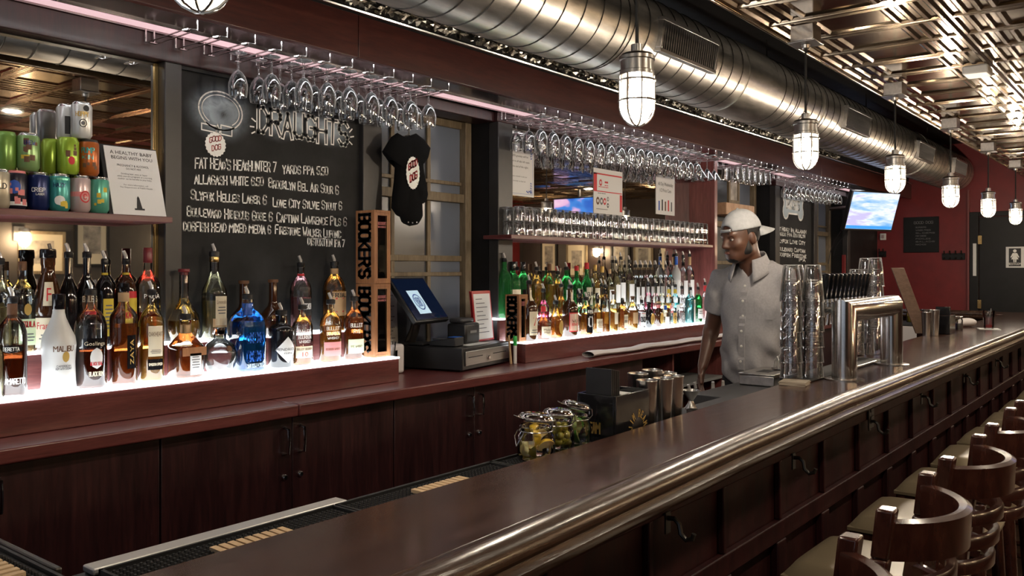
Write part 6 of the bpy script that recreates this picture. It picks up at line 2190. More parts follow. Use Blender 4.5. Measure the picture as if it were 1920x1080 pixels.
def wallbox(px0, py0, px1, py1):
    a, c = on_x(px0, py0, XW), on_x(px1, py1, XW)
    return a.y, c.y, c.z, a.z        # left y (larger), right y, low z, high z


def xplace(yl, z0):
    return lambda u, v, d: (XW - d, yl - u, z0 + v)


yl, yr, zl, zh = wallbox(1695, 408, 1761, 473)
t = thing('menu_sign', 'square black menu board on the red wall', 'sign', (0, 0, 0))
obj('board', MB().box(XW - .02, XW - .003, yr, yl, zl, zh), 'black_paint', t, bevel=.003)
mb = MB()
pw = xplace(yl, zl)
strokes(mb, 'GOOD DOG', .22, .03, lambda u, v, d: pw(.12 + u, .35 + v, .0215), .005, .03)
for i in range(7):
    strokes(mb, ['BURGERS', 'WINGS FRIES', 'SLIDERS', 'MAC CHEESE', 'PICKLES', 'SALADS', 'NACHOS'][i], .12 + .05 * (i % 3), .014, lambda u, v, d: pw(.14 + u, .30 - i * .035 + v, .0215), .003, .03)
obj('lettering', mb, 'gray', t, smooth=False)


def coat_rack(px0, px1, py0, py1, n_, label):
    yl, yr, zl, zh = wallbox(px0, py0, px1, py1)
    t = thing('coat_rack', label, 'coat rack', (0, 0, 0), 0, 'coat racks on the red wall')
    obj('plate', MB().box(XW - .02, XW - .003, yr, yl, zl, zh), 'black_paint', t, bevel=.003)
    for i in range(n_):
        y = yl - (yl - yr) * (i + .5) / n_
        obj('hook', MB().tube([(XW - .02, y, zh - .01), (XW - .06, y, zh - .005), (XW - .07, y, zh + .03)], .008, 6).tube([(XW - .02, y, zl + .02), (XW - .05, y, zl + .01), (XW - .06, y, zl + .03)], .007, 6), 'dark_metal', t)


coat_rack(1767, 1810, 475, 487, 4, 'long black coat rack on the red wall')
coat_rack(1648, 1662, 471, 482, 2, 'small black coat rack at the left of the red wall')
yl, yr, zl, zh = wallbox(1651, 438, 1662, 450)
t = thing('thermostat', 'small pale thermostat on the red wall under the television', 'thermostat', (0, 0, 0))
obj('case', MB().box(XW - .03, XW - .003, yr, yl, zl, zh), 'white_plastic', t, bevel=.005)
obj('dial_cover', MB().box(XW - .034, XW - .0305, yr + .02, yl - .02, zl + .02, zh - .02), 'can_pink', t)
p = on_y(1587, 478, 3.03)
t = obj('red_panel', MB().box(p.x - .08, p.x + .10, 3.02, YB - .003, 1.25, p.z), 'red_wall', bevel=.004)
tag(t, 'narrow upright red panel beside the dark window under the television', 'panel')

dr = bpy.data.objects.new('door_1', None)
COL.objects.link(dr)
dr['kind'] = 'structure'
yl = on_x(1819, 500, XW).y
zt = on_x(1830, 398, XW).z
obj('door_leaf', MB().box(XW - .03, XW - .003, yl - 1.30, yl - .10, .01, zt - .06), 'black_paint', dr, bevel=.004)
obj('door_frame', MB().box(XW - .05, XW - .003, yl - .095, yl, .001, zt).box(XW - .05, XW - .003, yl - 1.40, yl - 1.305, .001, zt).box(XW - .05, XW - .003, yl - 1.305, yl - .095, zt - .055, zt), 'black_paint', dr, bevel=.004)
obj('jamb_edge', MB().box(XW - .055, XW - .003, yl + .001, yl + .02, .001, 2.46), 'pipe_red', dr)
for (px, py) in ((1839, 450), (1838, 570)):
    q = on_x(px, py, XW)
    obj('hinge', MB().box(XW - .06, XW - .051, q.y - .02, q.y + .02, q.z - .05, q.z + .05), 'brass', dr)
q = on_x(1829, 487, XW)
obj('white_tape', MB().box(XW - .054, XW - .051, q.y - .018, q.y + .018, q.z - .19, q.z + .19), 'paper', dr)
yl2, yr2, zl2, zh2 = wallbox(1887, 463, 1921, 502)
t = thing('restroom_sign', 'white framed black restroom sign with a standing figure on the dark door', 'sign', (0, 0, 0))
X5 = XW - .034
obj('plate', MB().box(X5 - .004, X5, yr2, yl2, zl2, zh2), 'paper', t)
mg = .03
obj('black_field', MB().box(X5 - .006, X5 - .0045, yr2 + mg, yl2 - mg, zl2 + mg * .6, zh2 - mg * .6), 'ink', t)
ym, hz = (yl2 + yr2) / 2, zh2 - zl2
fg = lambda u, v, d: (X5 - .0065 - d, ym - u, zl2 + v)
mb = MB().prism([(.018 * cos(2 * pi * i / 14), hz * .80 + .018 * sin(2 * pi * i / 14)) for i in range(14)], 0, .001, fg)
mb.prism([(-.022, hz * .70), (.022, hz * .70), (.045, hz * .50), (.036, hz * .48), (.018, hz * .58), (.036, hz * .40), (.016, hz * .40), (.014, hz * .26), (.003, hz * .26), (.003, hz * .40),
          (-.003, hz * .40), (-.003, hz * .26), (-.014, hz * .26), (-.016, hz * .40), (-.036, hz * .40), (-.018, hz * .58), (-.036, hz * .48), (-.045, hz * .50)], 0, .001, fg)
obj('figure', mb, 'ink_white', t, smooth=False)
mb = MB()
strokes(mb, 'RESTROOM', .13, .022, lambda u, v, d: fg(u - .065, hz * .14 + v, .001), .004)
obj('lettering', mb, 'ink_white', t, smooth=False)
t = thing('wall_shelf', 'short pale wooden shelf high behind the bartender\'s cap', 'shelf', (0, 0, 0))
a_, b_ = on_y(1347, 402, 3.10), on_y(1392, 388, 3.10)
obj('board', MB().box(a_.x, b_.x + .1, 3.03, 3.205, a_.z, a_.z + .10), 'pine', t, bevel=.003)
a2 = on_y(1363, 388, 3.08)
b2_ = on_y(1383, 334, 3.08)
t = thing('picture_frame', 'small wooden framed picture on the short pale shelf', 'picture', (0, 0, 0))
zb = a_.z + .1015
obj('frame', MB().box(a2.x, a2.x + .03, 3.06, 3.08, zb, b2_.z).box(b2_.x - .03, b2_.x, 3.06, 3.08, zb, b2_.z).box(a2.x + .03, b2_.x - .03, 3.06, 3.08, zb, zb + .03).box(a2.x + .03, b2_.x - .03, 3.06, 3.08, b2_.z - .03, b2_.z), 'window_wood', t)
obj('picture', MB().box(a2.x + .03, b2_.x - .03, 3.068, 3.074, zb + .03, b2_.z - .03), 'picture_art', t)

# ------------------------------------------------------------------ bar stools
ZSEAT = .74


def stool():
    t = thing('bar_stool', '', 'stool', (0, 0, 0), 0, 'bar stools along the bar')
    mb = MB()
    n_ = 16

    def cush(u, v):
        x, y = (u * 2 - 1), (v * 2 - 1)
        k = (1 - abs(x) ** 6) * (1 - abs(y) ** 6)
        return (x * .185 * (1 - .03 * y), y * .195, ZSEAT - .035 + .040 * k ** .35 if k > 0 else ZSEAT - .035)
    mb.grid(cush, n_, n_)
    mb.box(-.183, .183, -.193, .193, ZSEAT - .045, ZSEAT - .0345)
    obj('seat', mb, 'seat_vinyl', t, angle=70)
    obj('seat_frame', MB().box(-.175, .175, -.185, .185, ZSEAT - .085, ZSEAT - .046), 'stool_wood', t, bevel=.006)
    for sx in (-1, 1):
        obj('leg', MB().tube([(sx * .16, .17, ZSEAT - .05), (sx * .19, .21, .0)], [.021, .015], 10), 'stool_wood', t)
        obj('leg', MB().tube([(sx * .16, -.17, ZSEAT - .05), (sx * .19, -.21, .0)], [.021, .015], 10), 'stool_wood', t)
        mb = MB()
        P = [(sx * .168, -.165, ZSEAT - .06), (sx * .172, -.178, ZSEAT + .10), (sx * .175, -.20, ZSEAT + .24), (sx * .176, -.212, ZSEAT + .335)]
        for (p, q) in zip(P[:-1], P[1:]):
            w0, w1 = .017, .019
            mb.add([(p[0] - w0, p[1] - .016, p[2]), (p[0] + w0, p[1] - .016, p[2]), (p[0] + w0, p[1] + .016, p[2]), (p[0] - w0, p[1] + .016, p[2]),
                    (q[0] - w1, q[1] - .017, q[2]), (q[0] + w1, q[1] - .017, q[2]), (q[0] + w1, q[1] + .017, q[2]), (q[0] - w1, q[1] + .017, q[2])],
                   [(0, 3, 2, 1), (4, 5, 6, 7), (0, 1, 5, 4), (1, 2, 6, 5), (2, 3, 7, 6), (3, 0, 4, 7)])
        obj('back_post', mb, 'stool_wood', t, bevel=.005)

    def arc(y, dep, hw=.165):
        return [(hw * sin(a) / sin(1.15), y - dep * (cos(a) - cos(1.15)) / (1 - cos(1.15)), 0) for a in [-1.15 + 2.3 * i / 20 for i in range(21)]]
    sec = [(-.011, 0), (-.013, .06), (-.010, .074), (.004, .078), (.014, .072), (.013, .06), (.010, 0)]
    obj('top_rail', MB().sweep([(x, y, ZSEAT + .235) for x, y, z in arc(-.205, .105)], sec), 'stool_wood', t)
    for z, y in ((ZSEAT + .165, -.195), (ZSEAT + .105, -.186), (ZSEAT + .045, -.176)):
        s2 = [(-.009, 0), (-.010, .026), (-.005, .032), (.006, .031), (.010, .024), (.009, 0)]
        obj('back_slat', MB().sweep([(x, yy, z) for x, yy, zz in arc(y, .092)], s2), 'stool_wood', t)
    for (a, b) in (((-.181, .195, .20), (.181, .195, .20)), ((-.181, -.195, .28), (.181, -.195, .28)), ((-.18, .19, .28), (-.18, -.19, .28)), ((.18, .19, .28), (.18, -.19, .28))):
        obj('stretcher', MB().tube([a, b], .011, 8), 'stool_wood', t)
    return t


st = stool()
so = ['nearest', 'second', 'third', 'fourth', 'fifth', 'sixth', 'seventh', 'eighth', 'ninth', 'tenth', 'eleventh', 'twelfth', 'thirteenth']
for i in range(13):
    o = st if i == 0 else dup(st)
    o.location = (1.295 + .555 * i, .652, .001)
    o.rotation_euler = (0, 0, [0, .02, -.02, .01, .0, .03, -.02, .02, 0, .04, -.03, .02, 0][i])
    o['label'] = 'dark wooden bar stool with tan vinyl seat, %s in the row from the camera' % so[i]

# ------------------------------------------------------------------ the bartender: one continuous body grown from a distance field
class Field:
    def __init__(self, lo, hi, h):
        self.lo, self.h = np.array(lo, np.float32), h
        self.n = [int(math.ceil((b - a) / h)) + 1 for a, b in zip(lo, hi)]
        self.D = np.full(self.n, 0.3, np.float32)

    def sub(self, lo, hi):
        i0 = [max(0, int((a - o) / self.h)) for a, o in zip(lo, self.lo)]
        i1 = [min(n, int((b - o) / self.h) + 2) for b, o, n in zip(hi, self.lo, self.n)]
        if any(a >= b for a, b in zip(i0, i1)):
            return None
        sl = tuple(slice(a, b) for a, b in zip(i0, i1))
        ax = [self.lo[k] + self.h * np.arange(i0[k], i1[k], dtype=np.float32) for k in range(3)]
        return sl, np.meshgrid(*ax, indexing='ij')

    def put(self, fn, lo, hi, k=.02, op='add'):
        m = .07 + k
        q = self.sub([a - m for a in lo], [b + m for b in hi])
        if q is None:
            return
        sl, P = q
        d = fn(*P).astype(np.float32)
        a = self.D[sl]
        if op == 'sub':
            d = -d
            hh = np.clip(.5 - .5 * (d - a) / -k if False else .5 + .5 * (d - a) / k, 0, 1)
            self.D[sl] = a * (1 - hh) + d * hh + k * hh * (1 - hh)
        else:
            hh = np.clip(.5 + .5 * (a - d) / k, 0, 1)
            self.D[sl] = a * (1 - hh) + d * hh - k * hh * (1 - hh)

    def ell(self, c, r, k=.02, op='add', rot=None):
        c = np.array(c)
        M = np.array(rot.to_3x3().inverted()) if rot is not None else np.eye(3)
        R = max(r)

        def fn(x, y, z):
            x, y, z = x - c[0], y - c[1], z - c[2]
            u, v, w_ = M[0][0] * x + M[0][1] * y + M[0][2] * z, M[1][0] * x + M[1][1] * y + M[1][2] * z, M[2][0] * x + M[2][1] * y + M[2][2] * z
            k0 = np.sqrt((u / r[0]) ** 2 + (v / r[1]) ** 2 + (w_ / r[2]) ** 2)
            k1 = np.sqrt((u / r[0] ** 2) ** 2 + (v / r[1] ** 2) ** 2 + (w_ / r[2] ** 2) ** 2)
            return np.where(k1 > 1e-6, k0 * (k0 - 1) / np.maximum(k1, 1e-6), -min(r))
        self.put(fn, [a - R for a in c], [a + R for a in c], k, op)

    def cap(self, a, b, ra, rb, k=.02, op='add'):
        a, b = np.array(a, float), np.array(b, float)
        ba = b - a
        L = float(ba @ ba)

        def fn(x, y, z):
            t_ = np.clip(((x - a[0]) * ba[0] + (y - a[1]) * ba[1] + (z - a[2]) * ba[2]) / L, 0, 1)
            return np.sqrt((x - a[0] - ba[0] * t_) ** 2 + (y - a[1] - ba[1] * t_) ** 2 + (z - a[2] - ba[2] * t_) ** 2) - (ra + (rb - ra) * t_)
        R = max(ra, rb)
        self.put(fn, np.minimum(a, b) - R, np.maximum(a, b) + R, k, op)

    def cut(self, fn):
        """keep only where fn <= 0"""
        ax = [self.lo[k] + self.h * np.arange(self.n[k], dtype=np.float32) for k in range(3)]
        P = np.meshgrid(*ax, indexing='ij')
        self.D = np.maximum(self.D, fn(*P).astype(np.float32))

    def wobble(self, fn):
        ax = [self.lo[k] + self.h * np.arange(self.n[k], dtype=np.float32) for k in range(3)]
        P = np.meshgrid(*ax, indexing='ij')
        self.D = self.D + fn(*P).astype(np.float32)

    def surface(self):
        D = self.D
        S = D < 0
        nx, ny, nz = D.shape
        cnt = np.zeros((nx - 1, ny - 1, nz - 1), np.int8)
        for i in (0, 1):
            for j in (0, 1):
                for k in (0, 1):
                    cnt += S[i:nx - 1 + i, j:ny - 1 + j, k:nz - 1 + k]
        act = (cnt > 0) & (cnt < 8)
        idx = np.argwhere(act)
        num = -np.ones(act.shape, np.int64)
        num[act] = np.arange(len(idx))
        acc = np.zeros((len(idx), 3))
        w_ = np.zeros(len(idx))
        cor = [(i, j, k) for i in (0, 1) for j in (0, 1) for k in (0, 1)]
        for a in cor:
            for b in cor:
                if sum(b) - sum(a) == 1 and all(q >= p_ for p_, q in zip(a, b)):
                    da = D[idx[:, 0] + a[0], idx[:, 1] + a[1], idx[:, 2] + a[2]]
                    db = D[idx[:, 0] + b[0], idx[:, 1] + b[1], idx[:, 2] + b[2]]
                    m = (da < 0) != (db < 0)
                    t_ = np.where(m, da / np.where(m, da - db, 1), 0)[:, None]
                    pa, pb = np.array(a, float), np.array(b, float)
                    acc += np.where(m[:, None], pa + (pb - pa) * t_, 0)
                    w_ += m
        V = (idx + acc / w_[:, None]) * self.h + self.lo
        F = []
        for ax in range(3):
            u, v = [(1, 2), (2, 0), (0, 1)][ax]
            sa = [slice(1, -1)] * 3
            sb = [slice(1, -1)] * 3
            sa[ax], sb[ax] = slice(0, -1), slice(1, None)
            A, B = S[tuple(sa)], S[tuple(sb)]
            e = np.argwhere(A != B)
            if not len(e):
                continue
            inside = A[e[:, 0], e[:, 1], e[:, 2]]
            o = np.ones(3, int)
            o[ax] = 0
            c = e + o
            du, dv = np.zeros(3, int), np.zeros(3, int)
            du[u], dv[v] = 1, 1
            q = [num[tuple((c - du - dv).T)], num[tuple((c - dv).T)], num[tuple(c.T)], num[tuple((c - du).T)]]
            Q = np.stack(q, 1)
            Q[~inside] = Q[~inside][:, ::-1]
            F.append(Q)
        return V, np.concatenate(F)


def field_obj(name, fl, mat, parent):
    V, F = fl.surface()
    me = bpy.data.meshes.new(name)
    me.from_pydata(V.tolist(), [], F.tolist())
    me.materials.append(MATS[mat])
    me.polygons.foreach_set('use_smooth', [True] * len(me.polygons))
    me.update()
    o = bpy.data.objects.new(name, me)
    COL.objects.link(o)
    o.parent = parent
    md = o.modifiers.new('relax', 'SMOOTH')
    md.factor = .5
    md.iterations = 2
    return o


mottled('skin', (.072, .031, .019), (.110, .048, .029), 14, (.38, .5), 0.0, (1, 1, 1), .02, sss=.05)
mottled('shirt_cloth', (.27, .262, .275), (.33, .32, .335), 90, (.8, .95), 0.0, (1, 1, 1), .1)
mottled('cap_cloth', (.34, .35, .37), (.42, .43, .45), 60, (.8, .95), 0.0, (1, 1, 1), .1)
plain('hair_black', (.008, .006, .006), .7)
plain('eye_white', (.55, .52, .50), .2)
plain('lip', (.16, .055, .045), .4)
plain('shirt_button', (.70, .68, .64), .3)

BX, BY = 4.195, 1.725
pers = thing('person', 'person in grey short-sleeved shirt and backwards grey cap, looking down behind the bar', 'person', (BX, BY, .002), radians(175))

HR = Matrix.Translation((.074, -.028, 1.617)) @ Matrix.Rotation(radians(-24), 4, 'Z') @ Matrix.Rotation(radians(13), 4, 'Y') @ Matrix.Translation((-.045, 0, -1.60))


def hp(x, y, z):
    return tuple(HR @ Vector((x, y, z)))


def arm_pts(side):
    if side < 0:
        return [(.0, -.195, 1.452), (-.025, -.275, 1.185), (.085, -.262, 1.01)]
    return [(.0, .195, 1.452), (-.045, .262, 1.185), (.045, .285, .955)]


fb = Field((-.30, -.40, -.01), (.36, .42, 1.84), .006)
fb.ell((0, 0, .96), (.115, .155, .12), .03)
fb.ell((.012, 0, 1.12), (.108, .140, .17), .05)
fb.ell((.0, 0, 1.32), (.115, .165, .18), .05)
fb.cap((-.01, -.15, 1.445), (-.01, .15, 1.445), .055, .055, .05)
fb.cap((.0, 0, 1.44), (.058, -.022, 1.62), .062, .056, .03)
for s in (-1, 1):
    fb.cap((-.005, s * .04, 1.52), (-.01, s * .14, 1.465), .03, .03, .03)
    sh, el, wr = arm_pts(s)
    fb.cap(sh, el, .052, .041, .02)
    fb.cap(el, wr, .042, .026, .012)
    fw = (Vector(wr) - Vector(el)).normalized()
    fw = (fw + Vector((.0, 0, -.7))).normalized()
    w0 = Vector(wr)
    side = Vector((0.35, -s * .0, 0)) if s > 0 else Vector((.55, .15, 0.1))
    ax = side.normalized()
    ax = (ax - fw * ax.dot(fw)).normalized()          # across the knuckles
    nr = fw.cross(ax)
    kn = w0 + fw * .085
    for q in (-.024, -.008, .008, .024):
        fb.cap(w0 + fw * .01 + ax * q * .6, kn + ax * q, .014, .012, .010)
    ln = [.062, .074, .078, .068]
    for i, q in enumerate((-.027, -.009, .009, .027)):
        k0 = kn + ax * q
        bend = nr * (.012 * s) + ax * q * .10
        k1 = k0 + (fw * ln[i] * .45) + bend * .5
        k2 = k1 + (fw * ln[i] * .32 + bend)
        k3 = k2 + (fw * ln[i] * .22 + bend)
        fb.cap(k0, k1, .0098, .0092, .004)
        fb.cap(k1, k2, .0092, .0086, .004)
        fb.cap(k2, k3, .0086, .0076, .004)
    t0 = w0 + fw * .025 + ax * .018
    t1 = t0 + fw * .035 + ax * .030 + nr * (.010 * s)
    t2 = t1 + fw * .040 + ax * .004 + nr * (.010 * s)
    fb.cap(t0, t1, .014, .0115, .010)
    fb.cap(t1, t2, .0112, .009, .005)
    fb.cap((.0, s * .085, .93), (.012, s * .095, .50), .080, .055, .03)
    fb.cap((.012, s * .095, .50), (-.02, s * .10, .09), .052, .036, .02)
    fb.cap((-.045, s * .10, .045), (.13, s * .115, .035), .040, .032, .02)
# head
fb.ell(hp(.045, 0, 1.690), (.096, .074, .100), .02, rot=HR)
fb.ell(hp(.080, 0, 1.632), (.070, .060, .078), .03, rot=HR)
fb.ell(hp(.118, 0, 1.580), (.030, .030, .026), .03, rot=HR)
fb.cap(hp(.060, -.045, 1.600), hp(.112, -.018, 1.578), .026, .022, .03)
fb.cap(hp(.060, .045, 1.600), hp(.112, .018, 1.578), .026, .022, .03)
fb.cap(hp(.128, -.034, 1.694), hp(.128, .034, 1.694), .015, .015, .02)
for s in (-1, 1):
    fb.ell(hp(.146, s * .031, 1.672), (.016, .017, .011), .012, 'sub', rot=HR)
    fb.ell(hp(.108, s * .043, 1.640), (.026, .020, .022), .02, rot=HR)
    fb.ell(hp(.150, s * .013, 1.634), (.011, .009, .009), .008, rot=HR)
    fb.ell(hp(.038, s * .077, 1.655), (.020, .010, .032), .006, rot=HR)
fb.cap(hp(.140, 0, 1.680), hp(.163, 0, 1.640), .011, .013, .012)
fb.ell(hp(.140, 0, 1.609), (.016, .026, .008), .008, rot=HR)
fb.ell(hp(.137, 0, 1.596), (.016, .023, .008), .008, rot=HR)
body = field_obj('body', fb, 'skin', pers)

# shirt
fs_ = Field((-.30, -.40, .88), (.30, .42, 1.62), .0075)
fs_.ell((0.004, 0, .99), (.145, .178, .16), .04)
fs_.ell((.016, 0, 1.14), (.140, .170, .19), .06)
fs_.ell((.004, 0, 1.32), (.136, .182, .19), .06)
fs_.cap((-.01, -.14, 1.45), (-.01, .14, 1.45), .068, .068, .05)
fs_.cap((.0, 0, 1.46), (.018, 0, 1.545), .082, .074, .03)
for s in (-1, 1):
    sh, el, wr = arm_pts(s)
    e2 = Vector(sh) + (Vector(el) - Vector(sh)) * .64
    fs_.cap((-.005, s * .05, 1.53), (-.01, s * .15, 1.475), .04, .045, .04)
    fs_.cap(sh, tuple(e2), .070, .064, .02)


def shirt_cut(x, y, z):
    d = .975 + .035 * np.cos(np.clip(np.abs(y) / .17, 0, 1) * pi) * -1 - .02 - z     # hem, longer in front
    for s in (-1, 1):
        sh, el, wr = arm_pts(s)
        a = np.array(el) - np.array(sh)
        L_ = np.linalg.norm(a)
        a = a / L_
        t_ = (x - sh[0]) * a[0] + (y - sh[1]) * a[1] + (z - sh[2]) * a[2]
        r_ = np.sqrt(np.maximum(0, (x - sh[0] - a[0] * t_) ** 2 + (y - sh[1] - a[1] * t_) ** 2 + (z - sh[2] - a[2] * t_) ** 2))
        c_ = np.where((np.abs(y) > .195) & (r_ < .12), t_ - L_ * .60, -1)
        d = np.maximum(d, c_)
    # open collar: a wedge in front of the throat
    w_ = np.maximum(np.maximum((1.475 + np.abs(y) * 1.4) - z, .035 - x), -1)
    d = np.maximum(d, -np.maximum(w_, np.abs(y) - .06))
    d = np.maximum(d, z - (1.555 - (x - .0) * .35))
    return d


fs_.wobble(lambda x, y, z: .007 * np.sin(38 * z + 30 * np.abs(y) + 9 * x) * np.clip((1.30 - z) * 4, 0, 1) + .006 * np.sin(55 * (y + .6 * z) + 3) * np.clip((1.25 - z) * 5, 0, 1)
           + .006 * np.sin(60 * (np.abs(y) * .8 - z * .5 + x)) * np.clip((np.abs(y) - .10) * 10, 0, 1) + .002 * np.sin(90 * x + 40 * z))
fs_.cut(shirt_cut)
shirt = field_obj('shirt', fs_, 'shirt_cloth', pers)


def front_x(y, z):
    """front of the shirt at (y, z)"""
    i = int(round((y - fs_.lo[1]) / fs_.h))
    k = int(round((z - fs_.lo[2]) / fs_.h))
    col = fs_.D[:, i, k]
    ins = np.where(col < 0)[0]
    return float(fs_.lo[0] + fs_.h * ins[-1]) + .004 if len(ins) else .12


mb = MB()
zs_ = [1.44 - .012 * i for i in range(39)]
for (za, zb) in zip(zs_[:-1], zs_[1:]):
    xa, xb = front_x(0, za) + .002, front_x(0, zb) + .002
    mb.add([(xa, -.016, za), (xa, .016, za), (xb, .016, zb), (xb, -.016, zb), (xa - .006, -.018, za), (xa - .006, .018, za), (xb - .006, .018, zb), (xb - .006, -.018, zb)],
           [(0, 1, 2, 3), (1, 5, 6, 2), (4, 0, 3, 7)])
obj('placket', mb, 'shirt_cloth', shirt)
for z in (1.435, 1.36, 1.285, 1.21, 1.135, 1.06, 1.0):
    mb = MB()
    mb.T = Matrix.Translation((front_x(0, z) + .002, 0, z)) @ Matrix.Rotation(pi / 2, 4, 'Y')
    mb.lathe([(.0065, 0), (.0065, .0025), (.005, .0032)], 12)
    obj('button', mb, 'shirt_button', shirt)
mb = MB()
for s in (-1, 1):
    def cl(u, v, s=s):
        a = u * 2.55
        r0 = .074 + .034 * v
        x, y = .030 - r0 * cos(a) * .98, -.012 + s * r0 * sin(a)
        top_ = 1.612 - .060 * max(0, u - .2)
        low = 1.556 - .105 * u ** 1.5
        return (x + .012 * u, y, top_ + (low - top_) * v)
    mb.grid(cl, 14, 4)
c_ = obj('collar', mb, 'shirt_cloth', shirt)
md = c_.modifiers.new('thick', 'SOLIDIFY')
md.thickness = .004
mb = MB()
for (za, zb, ya, yb_) in ((1.375, 1.27, .055, .145),):
    mb.grid(lambda u, v: (front_x(ya + (yb_ - ya) * u, za + (zb - za) * v) + .001, ya + (yb_ - ya) * u, za + (zb - za) * v), 8, 8)
c_ = obj('chest_pocket', mb, 'shirt_cloth', shirt)

# trousers and shoes
ft = Field((-.20, -.26, .04), (.22, .28, 1.03), .009)
ft.ell((0, 0, .96), (.128, .168, .13), .03)
for s in (-1, 1):
    ft.cap((.0, s * .085, .93), (.012, s * .095, .50), .095, .072, .03)
    ft.cap((.012, s * .095, .50), (-.02, s * .10, .07), .070, .058, .02)
ft.cut(lambda x, y, z: z - 1.005)
obj_t = field_obj('trousers', ft, 'navy_cloth', pers)
for s in (-1, 1):
    fsh = Field((-.12, s * .105 - .09, -.006), (.24, s * .105 + .09, .13), .006)
    fsh.cap((-.045, s * .10, .050), (.135, s * .115, .040), .052, .042, .02)
    fsh.cap((-.03, s * .10, .06), (-.02, s * .10, .11), .045, .05, .02)
    fsh.cut(lambda x, y, z: .0 - z)
    field_obj('shoe', fsh, 'black_plastic', pers)

# cap, hair, beard, brows, eyes
fc = Field((-.14, -.16, 1.62), (.22, .16, 1.86), .0055)
fc.ell(hp(.040, 0, 1.700), (.108, .086, .110), .01, rot=HR)
inv = HR.inverted()
I = np.array(inv)


def loc(x, y, z):
    return (I[0][0] * x + I[0][1] * y + I[0][2] * z + I[0][3], I[1][0] * x + I[1][1] * y + I[1][2] * z + I[1][3], I[2][0] * x + I[2][1] * y + I[2][2] * z + I[2][3])


def cap_cut(x, y, z):
    u, v, w_ = loc(x, y, z)
    d = 1.706 + .05 * (u - .04) - w_
    hole = np.sqrt(((v) / .040) ** 2 + ((w_ - 1.712) / .030) ** 2) - 1
    return np.maximum(d, np.where(u > .09, -hole * .03, -1))


fc.cut(cap_cut)
cp = field_obj('cap', fc, 'cap_cloth', pers)
mb = MB()


def brim(u, v):
    a = pi - 1.02 + 2.04 * u
    r = .092 + .075 * v * (sin(pi * u) ** .6 if 0 < u < 1 else 0)
    return hp(.040 + 1.08 * r * cos(a), .92 * r * sin(a), 1.704 - .035 * v - .012 * (2 * u - 1) ** 2)


mb.grid(brim, 20, 6)
c_ = obj('brim', mb, 'cap_cloth', cp)
md = c_.modifiers.new('thick', 'SOLIDIFY')
md.thickness = .005
mb = MB()
mb.grid(lambda u, v: hp(.040 + .110 * cos(-.5 + u), .088 * sin(-.5 + u), 1.710 + .014 * v), 12, 1)
c_ = obj('strap', mb, 'cap_cloth', cp)
md = c_.modifiers.new('thick', 'SOLIDIFY')
md.thickness = .004
obj('button', MB().ball(hp(.040, 0, 1.808), .008, 10, 6), 'cap_cloth', cp)

fh = Field((-.14, -.16, 1.50), (.26, .16, 1.80), .005)
fh.ell(hp(.042, 0, 1.690), (.0985, .0775, .102), .01, rot=HR)


def hair_cut(x, y, z):
    u, v, w_ = loc(x, y, z)
    d = np.maximum(w_ - 1.735, u - (.062 + .0 * w_))
    d = np.maximum(d, 1.622 + .20 * (u + .06) - w_)
    ear = np.sqrt(((u - .040) / .026) ** 2 + ((w_ - 1.652) / .036) ** 2) - 1
    fore = np.where(w_ > 1.685, -1, -ear * .03)
    return np.maximum(d, fore)


fh.cut(hair_cut)
field_obj('hair', fh, 'hair_black', pers)
fd = Field((-.10, -.20, 1.50), (.26, .16, 1.72), .005)
fd.ell(hp(.118, 0, 1.578), (.034, .034, .026), .02, rot=HR)
fd.cap(hp(.066, -.050, 1.606), hp(.114, -.018, 1.575), .026, .024, .02)
fd.cap(hp(.066, .050, 1.606), hp(.114, .018, 1.575), .026, .024, .02)
fd.cap(hp(.064, -.064, 1.650), hp(.066, -.054, 1.606), .009, .018, .02)
fd.cap(hp(.064, .064, 1.650), hp(.066, .054, 1.606), .009, .018, .02)


def beard_cut(x, y, z):
    u, v, w_ = loc(x, y, z)
    return np.maximum(w_ - (1.590 + np.clip((.105 - u), 0, .05) * 1.5), u - .150)


fd.cut(beard_cut)
field_obj('beard', fd, 'hair_black', pers)
obj('moustache', MB().tube([hp(.134, -.030, 1.612), hp(.147, -.014, 1.620), hp(.149, .0, 1.621), hp(.147, .014, 1.620), hp(.134, .030, 1.612)], [.003, .0045, .004, .0045, .003], 8), 'hair_black', pers)
for s in (-1, 1):
    obj('eyebrow', MB().tube([hp(.142, s * .014, 1.698), hp(.141, s * .030, 1.702), hp(.126, s * .048, 1.696)], [.004, .0045, .003], 8), 'hair_black', pers)
    e_ = obj('eye', MB().ball(hp(.126, s * .031, 1.673), .0125, 14, 10), 'eye_white', pers)
    obj('iris', MB().ball(hp(.1345, s * .0315, 1.671), .0055, 10, 8), 'hair_black', e_)
    obj('eyelid', MB().ball(hp(.1255, s * .031, 1.6765), (.0135, .0135, .0115), 14, 10), 'skin', e_)
obj('lips', MB().tube([hp(.140, -.022, 1.603), hp(.153, -.010, 1.605), hp(.1555, 0, 1.604), hp(.153, .010, 1.605), hp(.140, .022, 1.603)], [.003, .006, .0062, .006, .003], 8), 'lip', pers)

